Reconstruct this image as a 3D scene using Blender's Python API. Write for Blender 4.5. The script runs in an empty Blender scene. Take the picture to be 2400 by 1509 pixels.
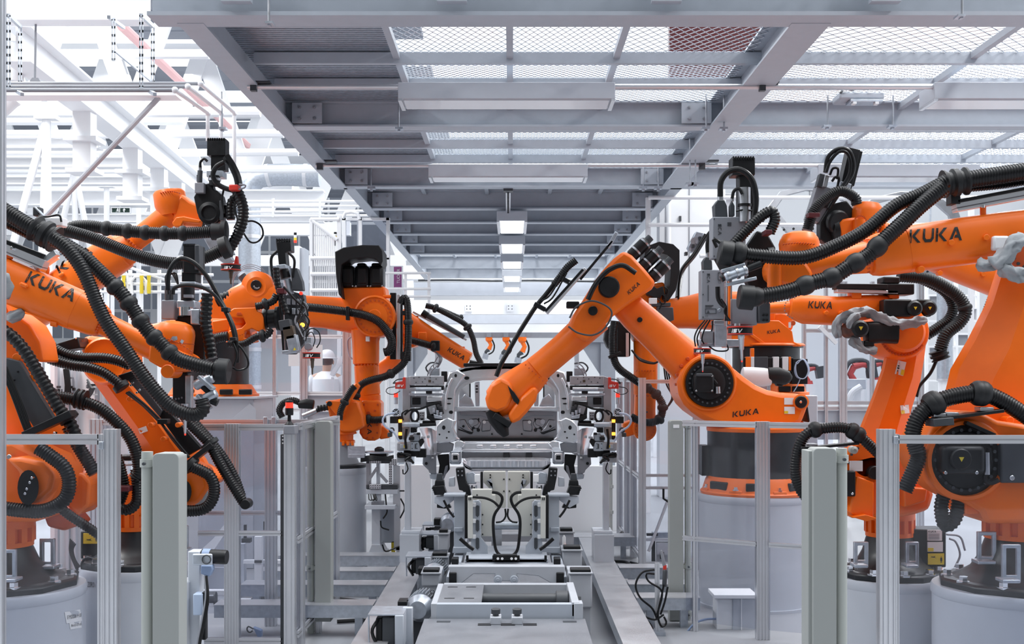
import bpy, bmesh, math, random
from mathutils import Vector, Matrix
from mathutils.bvhtree import BVHTree
random.seed(7)
S = bpy.context.scene
COL = S.collection
PI = math.pi
# ---------------------------------------------------------------- camera
F, EYE, CX, CY = 2800.0, 2.0, 1200.0, 885.0
cam = bpy.data.cameras.new('camera')
cam.sensor_width = 36; cam.sensor_fit = 'HORIZONTAL'; cam.lens = F / 2400 * 36
cam.shift_y = (CY - 754.5) / 2400; cam.clip_end = 200
co = bpy.data.objects.new('camera', cam); COL.objects.link(co)
co.location = (0, 0, EYE); co.rotation_euler = (PI / 2, 0, 0)
S.camera = co
# ---------------------------------------------------------------- light
S.view_settings.view_transform = 'Standard'; S.view_settings.look = 'None'
S.view_settings.gamma = 1; S.view_settings.use_curve_mapping = False
S.view_settings.exposure = 0.9
W = bpy.data.worlds.new('daylight'); S.world = W; W.use_nodes = True
bg = W.node_tree.nodes['Background']; bg.inputs[0].default_value = (.89, .945, 1, 1); 
nt = W.node_tree; _tc = nt.nodes.new('ShaderNodeTexCoord'); _dp = nt.nodes.new('ShaderNodeVectorMath'); _dp.operation = 'DOT_PRODUCT'
_dp.inputs[1].default_value = (0, .55, .83); nt.links.new(_tc.outputs['Generated'], _dp.inputs[0])     # bright roof lights and far hall, dimmer behind the camera
_mr = nt.nodes.new('ShaderNodeMapRange'); _mr.interpolation_type = 'SMOOTHSTEP'
for _i, _v in ((1, -.5), (2, .85), (3, .08), (4, 1.2)): _mr.inputs[_i].default_value = _v
nt.links.new(_dp.outputs['Value'], _mr.inputs[0]); nt.links.new(_mr.outputs[0], bg.inputs[1])
sun = bpy.data.lights.new('daylight_sun', 'SUN'); sun.energy = 1.3; sun.angle = .7
so = bpy.data.objects.new('daylight_sun', sun); COL.objects.link(so); so.rotation_euler = (math.radians(-8), math.radians(9), 0)
def area(x, y, z, sx, sy, e):
    l = bpy.data.lights.new('added_area_light', 'AREA'); l.shape = 'RECTANGLE'; l.size = sx; l.size_y = sy; l.energy = e
    o = bpy.data.objects.new('added_area_light', l); COL.objects.link(o); o.location = (x, y, z)
for ax in (-6.5, 6.5):
    for ay in (8, 15): area(ax, ay, 8.5, 1.2, 5, 260)  # unseen area lights, added for pale highlights on the upper surfaces
for ax in (-9, 0, 9):
    for ay in (23, 31, 40): area(ax, ay, 9.6, 2, 5, 230)  # more unseen area lights, added to whiten the far background
# ---------------------------------------------------------------- materials
M = {}
def mat(n, c, r=.5, metal=0., spec=.5, coat=0., noise=0., nscale=8., bump=0., bscale=60., emit=0., cr=.1):
    m = bpy.data.materials.new(n); m.use_nodes = True; nt = m.node_tree; b = nt.nodes['Principled BSDF']
    b.inputs['Base Color'].default_value = (*c, 1); b.inputs['Roughness'].default_value = r
    b.inputs['Metallic'].default_value = metal; b.inputs['Specular IOR Level'].default_value = spec
    b.inputs['Coat Weight'].default_value = coat; b.inputs['Coat Roughness'].default_value = cr
    if emit:
        b.inputs['Emission Color'].default_value = (*c, 1); b.inputs['Emission Strength'].default_value = emit
    if noise or bump:
        tc = nt.nodes.new('ShaderNodeTexCoord')
    if noise:
        t = nt.nodes.new('ShaderNodeTexNoise'); t.inputs['Scale'].default_value = nscale; t.inputs['Detail'].default_value = 6
        nt.links.new(tc.outputs['Object'], t.inputs['Vector'])
        mx = nt.nodes.new('ShaderNodeMapRange'); mx.inputs[1].default_value = .3; mx.inputs[2].default_value = .7
        mx.inputs[3].default_value = 1 - noise; mx.inputs[4].default_value = 1 + noise * .5
        nt.links.new(t.outputs['Fac'], mx.inputs[0])
        mu = nt.nodes.new('ShaderNodeMix'); mu.data_type = 'RGBA'; mu.blend_type = 'MULTIPLY'; mu.inputs['Factor'].default_value = 1
        mu.inputs['A'].default_value = (*c, 1); nt.links.new(mx.outputs[0], mu.inputs['B']); nt.links.new(mu.outputs['Result'], b.inputs['Base Color'])
        mr = nt.nodes.new('ShaderNodeMath'); mr.operation = 'MULTIPLY'; mr.inputs[1].default_value = r
        nt.links.new(mx.outputs[0], mr.inputs[0]); nt.links.new(mr.outputs[0], b.inputs['Roughness'])
    if bump:
        t2 = nt.nodes.new('ShaderNodeTexNoise'); t2.inputs['Scale'].default_value = bscale
        nt.links.new(tc.outputs['Object'], t2.inputs['Vector'])
        bp = nt.nodes.new('ShaderNodeBump'); bp.inputs['Strength'].default_value = bump; bp.inputs['Distance'].default_value = .004
        nt.links.new(t2.outputs['Fac'], bp.inputs['Height']); nt.links.new(bp.outputs[0], b.inputs['Normal'])
    M[n] = m; return m
mat('orange', (.88, .155, .004), .4, spec=.35, coat=.15, noise=.07, nscale=5, cr=.25)
mat('orange_dark', (.55, .075, .008), .45, noise=.1)
mat('hose', (.006, .006, .007), .36, spec=.3, noise=.15, nscale=20)
mat('black', (.009, .0095, .011), .42, spec=.3, noise=.2, nscale=12)
mat('rubber', (.012, .0125, .014), .5, spec=.3, bump=.1)
mat('foot_black', (.016, .018, .022), .4, spec=.4, noise=.3, nscale=7)
mat('dark', (.045, .05, .058), .5, noise=.15)
mat('grey', (.24, .25, .28), .5, noise=.08)
mat('pedestal', (.50, .53, .585), .38, coat=.2, noise=.06, nscale=3)
mat('beam_grey', (.39, .425, .48), .5, noise=.05)
mat('curtain', (.29, .305, .295), .5)
mat('pole', (.38, .40, .375), .42)
mat('white', (.80, .81, .83), .5)
mat('white_far', (.86, .87, .89), .6)
mat('cream', (.56, .56, .52), .5)
mat('alum', (.70, .71, .74), .36, metal=.85, noise=.05, nscale=4)
mat('slot', (.12, .12, .135), .5, metal=.3)
mat('steel', (.50, .51, .54), .35, metal=1, noise=.15, nscale=14)
mat('chrome', (.85, .86, .88), .18, metal=1)
mat('galv', (.49, .53, .59), .42, metal=.8, noise=.15, nscale=25)
mat('sheet', (.84, .86, .90), .24, metal=.75, noise=.08, nscale=9)
mat('sheet_dark', (.35, .36, .39), .4, metal=.9, noise=.1)
mat('fixture', (.40, .41, .44), .42, metal=.55, noise=.12, nscale=10)
mat('red', (.62, .035, .02), .4)
mat('dark_red', (.085, .006, .010), .5)
mat('pale_red', (.72, .42, .42), .5)
mat('paint', (.42, .44, .48), .45, noise=.06)
mat('far_red', (.45, .05, .05), .5)
mat('yellow', (.72, .55, .03), .45)
mat('blue_grey', (.20, .27, .42), .5)
mat('pale_blue', (.40, .48, .62), .45)
mat('cloth', (.30, .32, .34), .85, noise=.2, nscale=12, bump=.5, bscale=30)
mat('label', (.74, .75, .76), .5)
mat('ink', (.012, .012, .012), .5)
mat('brown', (.10, .075, .055), .4, metal=.5)
mat('violet', (.28, .07, .22), .5)
mat('green_sign', (.02, .05, .04), .4)
mat('floor', (.30, .31, .335), .45, noise=.12, nscale=1.2, bump=.05)
mat('roof_grey', (.21, .23, .27), .6)
mat('lamp', (.95, .97, 1), .4, emit=.7)
mat('diffuser', (.62, .64, .68), .22, coat=.5)
mat('amber', (1, .35, .03), .4, emit=2.)
mat('red_lamp', (.9, .04, .02), .35, emit=.5)
mat('skin', (.55, .36, .28), .6)
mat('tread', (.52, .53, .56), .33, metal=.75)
def glass(n, tint, refl, dust):
    m = bpy.data.materials.new(n); m.use_nodes = True; nt = m.node_tree; nt.nodes.clear()
    out = nt.nodes.new('ShaderNodeOutputMaterial'); tr = nt.nodes.new('ShaderNodeBsdfTransparent'); tr.inputs[0].default_value = (*tint, 1)
    gl = nt.nodes.new('ShaderNodeBsdfGlossy'); gl.inputs['Roughness'].default_value = .03
    df = nt.nodes.new('ShaderNodeBsdfDiffuse'); df.inputs[0].default_value = (.7, .72, .76, 1)
    lw = nt.nodes.new('ShaderNodeLayerWeight'); lw.inputs[0].default_value = .25
    mr = nt.nodes.new('ShaderNodeMapRange'); mr.inputs[3].default_value = refl; mr.inputs[4].default_value = .3
    a = nt.nodes.new('ShaderNodeMixShader'); b = nt.nodes.new('ShaderNodeMixShader')
    tc = nt.nodes.new('ShaderNodeTexCoord'); t = nt.nodes.new('ShaderNodeTexNoise'); t.inputs['Scale'].default_value = 3; t.inputs['Detail'].default_value = 8
    nt.links.new(tc.outputs['Object'], t.inputs['Vector'])
    m2 = nt.nodes.new('ShaderNodeMapRange'); m2.inputs[1].default_value = .4; m2.inputs[2].default_value = .8; m2.inputs[3].default_value = dust * .4; m2.inputs[4].default_value = dust * 2
    nt.links.new(t.outputs['Fac'], m2.inputs[0]); nt.links.new(m2.outputs[0], a.inputs[0])
    nt.links.new(tr.outputs[0], a.inputs[1]); nt.links.new(df.outputs[0], a.inputs[2])
    nt.links.new(lw.outputs['Fresnel'], mr.inputs[0]); nt.links.new(mr.outputs[0], b.inputs[0])
    nt.links.new(a.outputs[0], b.inputs[1]); nt.links.new(gl.outputs[0], b.inputs[2]); nt.links.new(b.outputs[0], out.inputs[0])
    M[n] = m
glass('glass', (.90, .91, .94), .02, .012)
def treadify(m):
    nt = m.node_tree; b = nt.nodes['Principled BSDF']; tc = nt.nodes.new('ShaderNodeTexCoord')
    mp = nt.nodes.new('ShaderNodeMapping'); mp.inputs['Rotation'].default_value = (0, 0, PI / 4)
    nt.links.new(tc.outputs['Object'], mp.inputs[0])
    br = nt.nodes.new('ShaderNodeTexBrick'); br.inputs['Scale'].default_value = 30; br.inputs['Mortar Size'].default_value = .035
    br.inputs['Color1'].default_value = (1, 1, 1, 1); br.inputs['Color2'].default_value = (.2, .2, .2, 1)
    nt.links.new(mp.outputs[0], br.inputs[0])
    bp = nt.nodes.new('ShaderNodeBump'); bp.inputs['Strength'].default_value = .6; bp.inputs['Distance'].default_value = .004
    nt.links.new(br.outputs['Color'], bp.inputs['Height']); nt.links.new(bp.outputs[0], b.inputs['Normal'])
    t = nt.nodes.new('ShaderNodeTexNoise'); t.inputs['Scale'].default_value = 5; t.inputs['Detail'].default_value = 8
    nt.links.new(tc.outputs['Object'], t.inputs['Vector'])
    rp = nt.nodes.new('ShaderNodeMapRange'); rp.inputs[1].default_value = .35; rp.inputs[2].default_value = .65; rp.inputs[3].default_value = .3; rp.inputs[4].default_value = .42
    nt.links.new(t.outputs['Fac'], rp.inputs[0]); nt.links.new(rp.outputs[0], b.inputs['Roughness'])
treadify(M['tread'])
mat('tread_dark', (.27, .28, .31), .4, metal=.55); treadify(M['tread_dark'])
# ---------------------------------------------------------------- geometry kit
def P(x, y, d): return Vector(((x - CX) * d / F, d, EYE - (y - CY) * d / F))
def px(n, d): return n * d / F
def sup(n, e):
    o = []
    for k in range(n):
        a = 2 * PI * k / n; c, s = math.cos(a), math.sin(a)
        o.append((math.copysign(abs(c) ** (2 / e), c), math.copysign(abs(s) ** (2 / e), s)))
    return o
RND = sup(20, 2); BOX = sup(24, 4.5); SOFT = sup(24, 3)
CHM = [(.42, 1), (1, .3), (1, -.5), (.6, -1), (-.6, -1), (-1, -.5), (-1, .3), (-.42, 1)]
SQ = [(1, 1), (1, -1), (-1, -1), (-1, 1)]
def smooth_path(pts, step):
    pts = [Vector(p) for p in pts]
    if len(pts) == 2: pts = [pts[0], pts[0].lerp(pts[1], .5), pts[1]]
    e = [pts[0] * 2 - pts[1]] + pts + [pts[-1] * 2 - pts[-2]]
    out = []
    for i in range(1, len(e) - 2):
        p0, p1, p2, p3 = e[i - 1:i + 3]
        for k in range(24):
            t = k / 24
            out.append(.5 * ((2 * p1) + (p2 - p0) * t + (2 * p0 - 5 * p1 + 4 * p2 - p3) * t * t + (3 * p1 - p0 - 3 * p2 + p3) * t ** 3))
    out.append(pts[-1])
    L = [0.]
    for a, b in zip(out, out[1:]): L.append(L[-1] + (b - a).length)
    n = max(2, int(L[-1] / step)); res = []; j = 0
    for k in range(n + 1):
        s = L[-1] * k / n
        while j < len(L) - 2 and L[j + 1] < s: j += 1
        t = (s - L[j]) / max(1e-9, L[j + 1] - L[j]); res.append(out[j].lerp(out[j + 1], t))
    return res
def frames(pts):
    T = []
    for i in range(len(pts)):
        t = pts[min(i + 1, len(pts) - 1)] - pts[max(i - 1, 0)]
        T.append(t.normalized() if t.length > 1e-9 else Vector((0, 0, 1)))
    n = T[0].orthogonal().normalized(); N = []
    for t in T:
        n = n - t * n.dot(t)
        n = n.normalized() if n.length > 1e-6 else t.orthogonal().normalized()
        N.append(n)
    return T, N
def ax3(d, up=None):
    d = Vector(d).normalized(); up = Vector(up) if up is not None else (Vector((0, 0, 1)) if abs(d.z) < .95 else Vector((0, 1, 0)))
    a = up.cross(d); a = a.normalized() if a.length > 1e-6 else d.orthogonal().normalized()
    return d, a, d.cross(a)
class MB:
    def __init__(s): s.v = []; s.f = []
    def add(s, vs, fs):
        b = len(s.v); s.v += [Vector(v) for v in vs]; s.f += [[i + b for i in f] for f in fs]; return s
    def bx(s, x0, x1, y0, y1, z0, z1):
        return s.add([(x, y, z) for x in (x0, x1) for y in (y0, y1) for z in (z0, z1)],
                     [(0, 1, 3, 2), (4, 6, 7, 5), (0, 4, 5, 1), (2, 3, 7, 6), (0, 2, 6, 4), (1, 5, 7, 3)])
    def pbx(s, x0, x1, y0, y1, d, th):      # box whose front face spans pixels x0..x1, y0..y1 at depth d
        a = P(x0, y1, d); b = P(x1, y0, d); return s.bx(a.x, b.x, d, d + th, a.z, b.z)
    def rings(s, R, closed_ends=(True, True), loop=False):
        n = len(R[0]); b = len(s.v)
        for r in R: s.v += r
        for i in range(len(R) - (0 if loop else 1)):
            for k in range(n):
                k2 = (k + 1) % n; i2 = (i + 1) % len(R)
                s.f.append([b + i * n + k, b + i * n + k2, b + i2 * n + k2, b + i2 * n + k])
        if not loop:
            if closed_ends[0]: s.f.append([b + k for k in range(n)][::-1])
            if closed_ends[1]: s.f.append([b + (len(R) - 1) * n + k for k in range(n)])
        return s
    def tube(s, pts, r, n=10, caps=True):
        pts = [Vector(p) for p in pts]; T, N = frames(pts); R = []
        for i, p in enumerate(pts):
            b = T[i].cross(N[i]); q = r[i] if isinstance(r, (list, tuple)) else r
            R.append([p + (N[i] * math.cos(2 * PI * k / n) + b * math.sin(2 * PI * k / n)) * q for k in range(n)])
        return s.rings(R, (caps, caps))
    def bar(s, p0, p1, w, h, up=None):      # w across, h along up
        p0 = Vector(p0); p1 = Vector(p1); d, a, u = ax3(p1 - p0, up)
        return s.rings([[p + a * x * w / 2 + u * y * h / 2 for x, y in ((1, 1), (-1, 1), (-1, -1), (1, -1))] for p in (p0, p1)])
    def lathe(s, c, d, prof, n=32):         # prof: (radius, height along d)
        c = Vector(c); d, a, u = ax3(d)
        R = [[c + d * h + (a * math.cos(2 * PI * k / n) + u * math.sin(2 * PI * k / n)) * max(r, 1e-4) for k in range(n)] for r, h in prof]
        return s.rings(R)
    def cyl(s, p0, p1, r, r1=None, n=20, ch=0.):
        p0 = Vector(p0); p1 = Vector(p1); L = (p1 - p0).length; r1 = r if r1 is None else r1
        pr = [(r - ch, 0), (r, ch), (r1, L - ch), (r1 - ch, L)] if ch else [(r, 0), (r1, L)]
        return s.lathe(p0, p1 - p0, pr, n)
    def sweep(s, pts, prof, caps=(True, True), vdir=(0, -1, 0)):  # pts: (Vector, ru, rv)
        C = [Vector(p[0]) for p in pts]; R = []
        for i, (c, ru, rv) in enumerate(pts):
            t = (C[min(i + 1, len(C) - 1)] - C[max(i - 1, 0)]).normalized()
            v = Vector(vdir); v = (v - t * v.dot(t)).normalized(); u = v.cross(t)
            R.append([Vector(c) + u * a * ru + v * b * rv for a, b in prof])
        return s.rings(R, caps)
    def ext(s, pts, d, th):                 # pts: pixels; outline at depth d, pushed back th
        a = [P(x, y, d) for x, y in pts]
        if sum(a[i].x * a[(i + 1) % len(a)].z - a[(i + 1) % len(a)].x * a[i].z for i in range(len(a))) < 0: a = a[::-1]
        n = len(a); b = [p + Vector((0, th, 0)) for p in a]
        return s.add(a + b, [list(range(n)), list(range(n, 2 * n))[::-1]] + [[i, i + n, (i + 1) % n + n, (i + 1) % n] for i in range(n)])
    def ring_plate(s, outer, inner, d, th): # two outlines with equal counts, pixels
        o = [P(x, y, d) for x, y in outer]; i_ = [P(x, y, d) for x, y in inner]; t = Vector((0, th, 0))
        return s.rings([o, i_, [p + t for p in i_], [p + t for p in o]], loop=True)
    def ball(s, c, r, n=14, m=9):
        c = Vector(c); r = Vector(r) if isinstance(r, (tuple, list)) else Vector((r, r, r))
        R = []
        for i in range(m + 1):
            a = -PI / 2 + PI * i / m; q = max(math.cos(a), .01)
            R.append([c + Vector((r.x * q * math.cos(2 * PI * k / n), r.y * q * math.sin(2 * PI * k / n), r.z * math.sin(a))) for k in range(n)])
        return s.rings(R)
    def torus(s, c, d, R_, r, n=28, m=8, sy=1.):
        c = Vector(c); d, a, u = ax3(d)
        return s.rings([[c + (a * math.cos(2 * PI * i / n) + u * sy * math.sin(2 * PI * i / n)) * (R_ + r * math.cos(2 * PI * k / m)) + d * r * math.sin(2 * PI * k / m) for k in range(m)] for i in range(n)], loop=True)
    def bolts(s, c, d, R_, r, n, h=.012, a0=0., a1=2 * PI):
        c = Vector(c); d, a, u = ax3(d)
        for k in range(n):
            t = a0 + (a1 - a0) * k / n; p = c + (a * math.cos(t) + u * math.sin(t)) * R_
            s.cyl(p, p + d * h, r, n=6)
        return s
    def profile(s, p0, p1, w, d, up=None, nw=2, nd=1, g=.012, q=.010):   # slotted aluminium extrusion
        p0 = Vector(p0); p1 = Vector(p1); ax, a, u = ax3(p1 - p0, up); o = []
        def side(x0, y0, x1, y1, n, nx, ny):
            L = math.hypot(x1 - x0, y1 - y0); tx, ty = (x1 - x0) / L, (y1 - y0) / L
            o.append((x0, y0))
            for k in range(n):
                m_ = L * (k + .5) / n
                for (e, z) in ((-g / 2, 0), (-g / 2, q), (g / 2, q), (g / 2, 0)):
                    o.append((x0 + tx * (m_ + e) + nx * z, y0 + ty * (m_ + e) + ny * z))
        W_, D_ = w / 2, d / 2
        side(-W_, -D_, W_, -D_, nw, 0, 1); side(W_, -D_, W_, D_, nd, -1, 0); side(W_, D_, -W_, D_, nw, 0, -1); side(-W_, D_, -W_, -D_, nd, 1, 0)
        return s.rings([[p + a * x + u * y for x, y in o] for p in (p0, p1)])
ROOT = {}
def mesh_of(name, mb, m, shift, sharp=.62):
    me = bpy.data.meshes.new(name)
    me.from_pydata([v - shift for v in mb.v], [], mb.f); me.validate(); 
    bmm = bmesh.new(); bmm.from_mesh(me); bmesh.ops.recalc_face_normals(bmm, faces=bmm.faces); bmm.to_mesh(me); bmm.free()
    me.polygons.foreach_set('use_smooth', [True] * len(me.polygons)); me.set_sharp_from_angle(angle=sharp)
    me.materials.append(M[m]); return me
def bevel(o, w, seg=2):
    if w:
        b = o.modifiers.new('bevel', 'BEVEL'); b.width = w; b.segments = seg; b.limit_method = 'ANGLE'; b.angle_limit = .7
def thing(name, label, cat, loc, group=None):
    o = bpy.data.objects.new(name, None); COL.objects.link(o); o.location = loc; o.empty_display_size = .1
    o['label'] = label; o['category'] = cat
    if group: o['group'] = group
    ROOT[o.name] = Vector(loc); return o
def part(name, mb, m, parent, bev=0, label=None, sharp=.62):
    r = ROOT[parent.name]
    o = bpy.data.objects.new(name, mesh_of(name, mb, m, r, sharp)); COL.objects.link(o); o.parent = parent
    ROOT[o.name] = r; bevel(o, bev)
    if label: o['label'] = label
    return o
def solo(name, label, cat, mb, m, group=None, bev=0, kind=None):
    xs = [v.x for v in mb.v]; ys = [v.y for v in mb.v]; zs = [v.z for v in mb.v]
    c = Vector(((min(xs) + max(xs)) / 2, (min(ys) + max(ys)) / 2, min(zs)))
    o = bpy.data.objects.new(name, mesh_of(name, mb, m, c)); COL.objects.link(o); o.location = c; ROOT[o.name] = c; bevel(o, bev)
    if kind: o['kind'] = kind
    if label: o['label'] = label
    if cat: o['category'] = cat
    if group: o['group'] = group
    return o
def struct(name, mb, m, bev=0, label=None): return solo(name, label, None, mb, m, kind='structure', bev=bev)
def dup(o, off, label=None, flip=False):
    def cp(a, par):
        c = a.copy(); COL.objects.link(c)
        if par: c.parent = par
        for ch in [x for x in COL.objects if x.parent == a]: cp(ch, c)
        return c
    c = cp(o, None); c.location = o.location + Vector(off); ROOT[c.name] = Vector(c.location)
    if flip: c.scale.x = -c.scale.x
    if label: c['label'] = label
    return c
# ---------------------------------------------------------------- lettering
K_ = [(0, 0), (.24, 0), (.24, 1), (0, 1)], [(.33, .56), (.84, 1), (1.22, 1), (.62, .5), (1.27, 0), (.9, 0), (.33, .44)]
U_ = [[(0, 1), (.25, 1), (.25, .36), (.39, .22), (.84, .22), (.98, .36), (.98, 1), (1.23, 1), (1.23, .26), (.97, 0), (.26, 0), (0, .26)]]
A_ = [[(0, 0), (.56, 1), (.88, 1), (1.44, 0), (1.14, 0), (1.02, .22), (.55, .22), (.66, .43), (.9, .43), (.72, .76), (.3, 0)]]
I_ = [[(.04, 0), (.26, 0), (.26, .7), (.04, .7)], [(.04, .8), (.26, .8), (.26, 1), (.04, 1)]]
S_ = [[(0, 0), (.8, 0), (1, .15), (1, .5), (.85, .6), (.28, .6), (.28, .8), (1, .8), (1, 1), (.15, 1), (0, .85), (0, .5), (.15, .4), (.74, .4), (.74, .2), (0, .2)]]
V_ = [[(.55, 0), (.8, 0), (1.35, 1), (1.05, 1), (.68, .3), (.3, 1), (0, 1)]]
C_ = [[(.15, 0), (1, 0), (1, .2), (.25, .2), (.25, .8), (1, .8), (1, 1), (.15, 1), (0, .85), (0, .15)]]
def word(ls, gap=.22):
    out = []; x = 0
    for l in ls:
        w = max(p[0] for q in l for p in q)
        out += [[(p[0] + x, p[1]) for p in q] for q in l]; x += w + gap
    return out, x - gap
LOGO = {'KUKA': word([K_, U_, K_, A_]), 'KA': word([K_, A_]), 'iSV': word([I_, S_, V_], .15), 'SCA': word([S_, C_, A_], .25), 'K': word([K_]), 'A': word([A_])}
def font_polys(s):
    cu = bpy.data.curves.new('t', 'FONT'); cu.body = s; cu.size = 1.4; o = bpy.data.objects.new('t', cu)
    me = bpy.data.meshes.new_from_object(o)
    r = [[(me.vertices[i].co.x, me.vertices[i].co.y) for i in p.vertices] for p in me.polygons]
    bpy.data.objects.remove(o); bpy.data.curves.remove(cu); bpy.data.meshes.remove(me)
    return r, max([p[0] for q in r for p in q] + [.1])
def bvh_of(o):
    r = ROOT[o.name]; me = o.data
    return BVHTree.FromPolygons([v.co + r for v in me.vertices], [list(p.vertices) for p in me.polygons])
def decal(name, polys, target, x, y, w, h, ang=0, shear=0, m='ink', parent=None, cuts=3, lift=.004, label=None):
    """lettering laid on the surface of target; x,y = lower left pixel, w,h = pixel size, ang in degrees (up = positive)"""
    pl, W0 = polys if isinstance(polys, tuple) else (LOGO[polys] if polys in LOGO else font_polys(polys))
    if isinstance(target, (int, float)): tree = None
    else: tree = bvh_of(target)
    bm = bmesh.new(); ca, sa = math.cos(math.radians(ang)), math.sin(math.radians(ang))
    for q in pl:
        try: bm.faces.new([bm.verts.new((p[0], p[1], 0)) for p in q])
        except ValueError: pass
    bmesh.ops.triangulate(bm, faces=bm.faces)
    if cuts: bmesh.ops.subdivide_edges(bm, edges=bm.edges, cuts=cuts)
    mb = MB(); O = Vector((0, 0, EYE)); bm.verts.ensure_lookup_table()
    vs = []; dd = 9
    for v in bm.verts:
        u = v.co.x / W0 * w + v.co.y * h * shear; t = v.co.y * h
        d = (P(x + u * ca - t * sa, y - u * sa - t * ca, 1) - O).normalized()
        if tree:
            hit, nn, i, dist = tree.ray_cast(O, d)
            if hit is None: vs.append(None); vs[-1] = (d, None); continue
            dd = dist; vs.append((d, dist))
        else: vs.append((d, target / d.y))
    mb.add([O + d * ((t or dd) - lift) for d, t in vs], [[v.index for v in f.verts] for f in bm.faces]); bm.free()
    r = ROOT[parent.name] if parent else Vector()
    me = bpy.data.meshes.new(name); me.from_pydata([v - r for v in mb.v], [], mb.f); me.materials.append(M[m])
    o = bpy.data.objects.new(name, me); COL.objects.link(o); o.parent = parent; ROOT[o.name] = r
    if label: o['label'] = label
    return o
# ================================================================ the hall
struct('floor', MB().bx(-26, 26, -4, 60, -.2, 0), 'floor')
mb = MB().bx(-26, 26, 59.6, 60, 0, 14)
struct('wall_back', mb, 'white_far')
struct('wall_left', MB().bx(-26.3, -26, -4, 60, 0, 14), 'white_far')
struct('wall_right', MB().bx(26, 26.3, -4, 60, 0, 14), 'white_far')
# roof: grey decking strips with glazed gaps between them
ROOFZ = 10.4
k = 1
y = 21.5
for i, (w, g) in enumerate([(.5, 4.6), (3.2, 2.9), (2.4, 1.9), (2.2, .6), (2.8, .5), (2.6, 1.0), (2.7, .7), (2.5, .9), (2.4, .8)]):
    mb = MB()
    n = max(1, int(w / .8))
    for j in range(n):
        a = y + w * j / n; b = a + w / n - .12
        mb.bx(-26 if y > 32 else -9.3, -2.2, a, b, ROOFZ, ROOFZ + .12)
    struct('trim_%d' % k, mb, 'roof_grey'); k += 1
    y += w + g
# upper back wall on the left: grey cladding boards with gaps for bright panes
for i in range(14):
    mb = MB()
    for j in range(5):
        if (i * 7 + j * 3) % 6 or j > 2: mb.bx(-25.8 + i * 1.42, -25.8 + i * 1.42 + 1.3, 57.4, 57.5, 3.9 + j * 1.4, 5.15 + j * 1.4)
    struct('trim_%d' % k, mb, 'roof_grey'); k += 1
# ---- white roof trusses: two chords and wide zigzag plates, behind one another on the left
TG = 'white roof trusses crossing the hall on the left'
def truss(d, x0, x1, z0, z1, w, n, label):
    t = thing('roof_truss', label, 'truss', (x0, d, z0), TG)
    part('chord', MB().bx(x0, x1, d - .15, d + .15, z0 - .2, z0 + .2), 'white', t); part('chord', MB().bx(x0, x1, d - .15, d + .15, z1 - .15, z1 + .15), 'white', t)
    for i in range(n):
        a = x0 + (x1 - x0) * i / n; b = x0 + (x1 - x0) * (i + 1) / n
        if i % 2: a, b = b, a
        o_ = .05 * (i % 2) - .025; part('diagonal', MB().bar((a, d + o_, z0), (b, d + o_, z1), w, .12, up=(0, 1, 0)), 'white', t)
truss(24, -16, -6.6, 7.3, 10.2, .32, 9, 'nearest white zigzag roof truss, high behind the pipe tray on the left')
truss(30, -18, -5.5, 6.9, 10.2, .42, 11, 'second white zigzag roof truss, behind the nearest one on the left')
truss(37, -20, -5, 6.6, 10.2, .5, 11, 'third white zigzag roof truss, fainter behind two others on the left')
truss(45, -22, -4, 6.4, 10.2, .6, 12, 'farthest white zigzag roof truss deep in the hall on the left')
# ---- white cross beams of the hall frame
CG = 'white cross beams of the hall frame on the left'
def ibeam(mb, p0, p1, w, h, t=.03, up=(0, 0, 1)):
    p0 = Vector(p0); p1 = Vector(p1); u = Vector(up)
    mb.bar(p0 + u * (h / 2 - t / 2), p1 + u * (h / 2 - t / 2), w, t, up); mb.bar(p0 - u * (h / 2 - t / 2), p1 - u * (h / 2 - t / 2), w, t, up)
    return mb.bar(p0, p1, t, h - 2 * t, up)
def xbeam(x0, x1, y0, y1, d, label, m='white', w=.25):
    a = P(x0, (y0 + y1) / 2, d); b = P(x1, (y0 + y1) / 2, d)
    return solo('steel_beam', label, 'beam', ibeam(MB(), a, b, w, px(y1 - y0, d)), m, CG)
xbeam(-60, 352, -34, 54, 13.2, 'deep white steel beam along the top left edge of the picture')
xbeam(-60, 420, 214, 230, 12.2, 'white steel beam directly under the three grey pipes')
xbeam(-60, 236, 322, 350, 18, 'white steel beam ending below the crane runway, highest of the short ones')
xbeam(-60, 310, 368, 394, 20, 'white steel beam ending under the second hanger of the crane runway')
xbeam(-60, 372, 414, 434, 23, 'white steel beam ending under the third hanger of the crane runway')
xbeam(-60, 760, 447, 484, 26, 'broad white steel beam just above the exit sign', w=.4)
xbeam(-60, 760, 502, 522, 31, 'white steel beam passing just below the exit sign')
def hpipe(pts, r, d, label, m='white', cat='pipe', g='round white pipes crossing the hall on the left'):
    return solo('pipe', label, cat, MB().tube([P(x, y, d) for x, y in pts], r), m, g)
hpipe([(-40, 127), (490, 127)], .07, 17, 'round white pipe crossing above the grey pipe tray')
hpipe([(-40, 264), (610, 262)], .085, 19, 'round white pipe crossing in front of the crane runway, highest of them')
hpipe([(-40, 315), (665, 313)], .08, 21, 'round white pipe next below the highest one crossing the crane runway')
hpipe([(-40, 360), (700, 357)], .08, 24, 'round white pipe passing behind the top of the black gun motor')
hpipe([(-40, 399), (745, 396)], .09, 27, 'lowest round white pipe above the broad beam at left')
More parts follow.
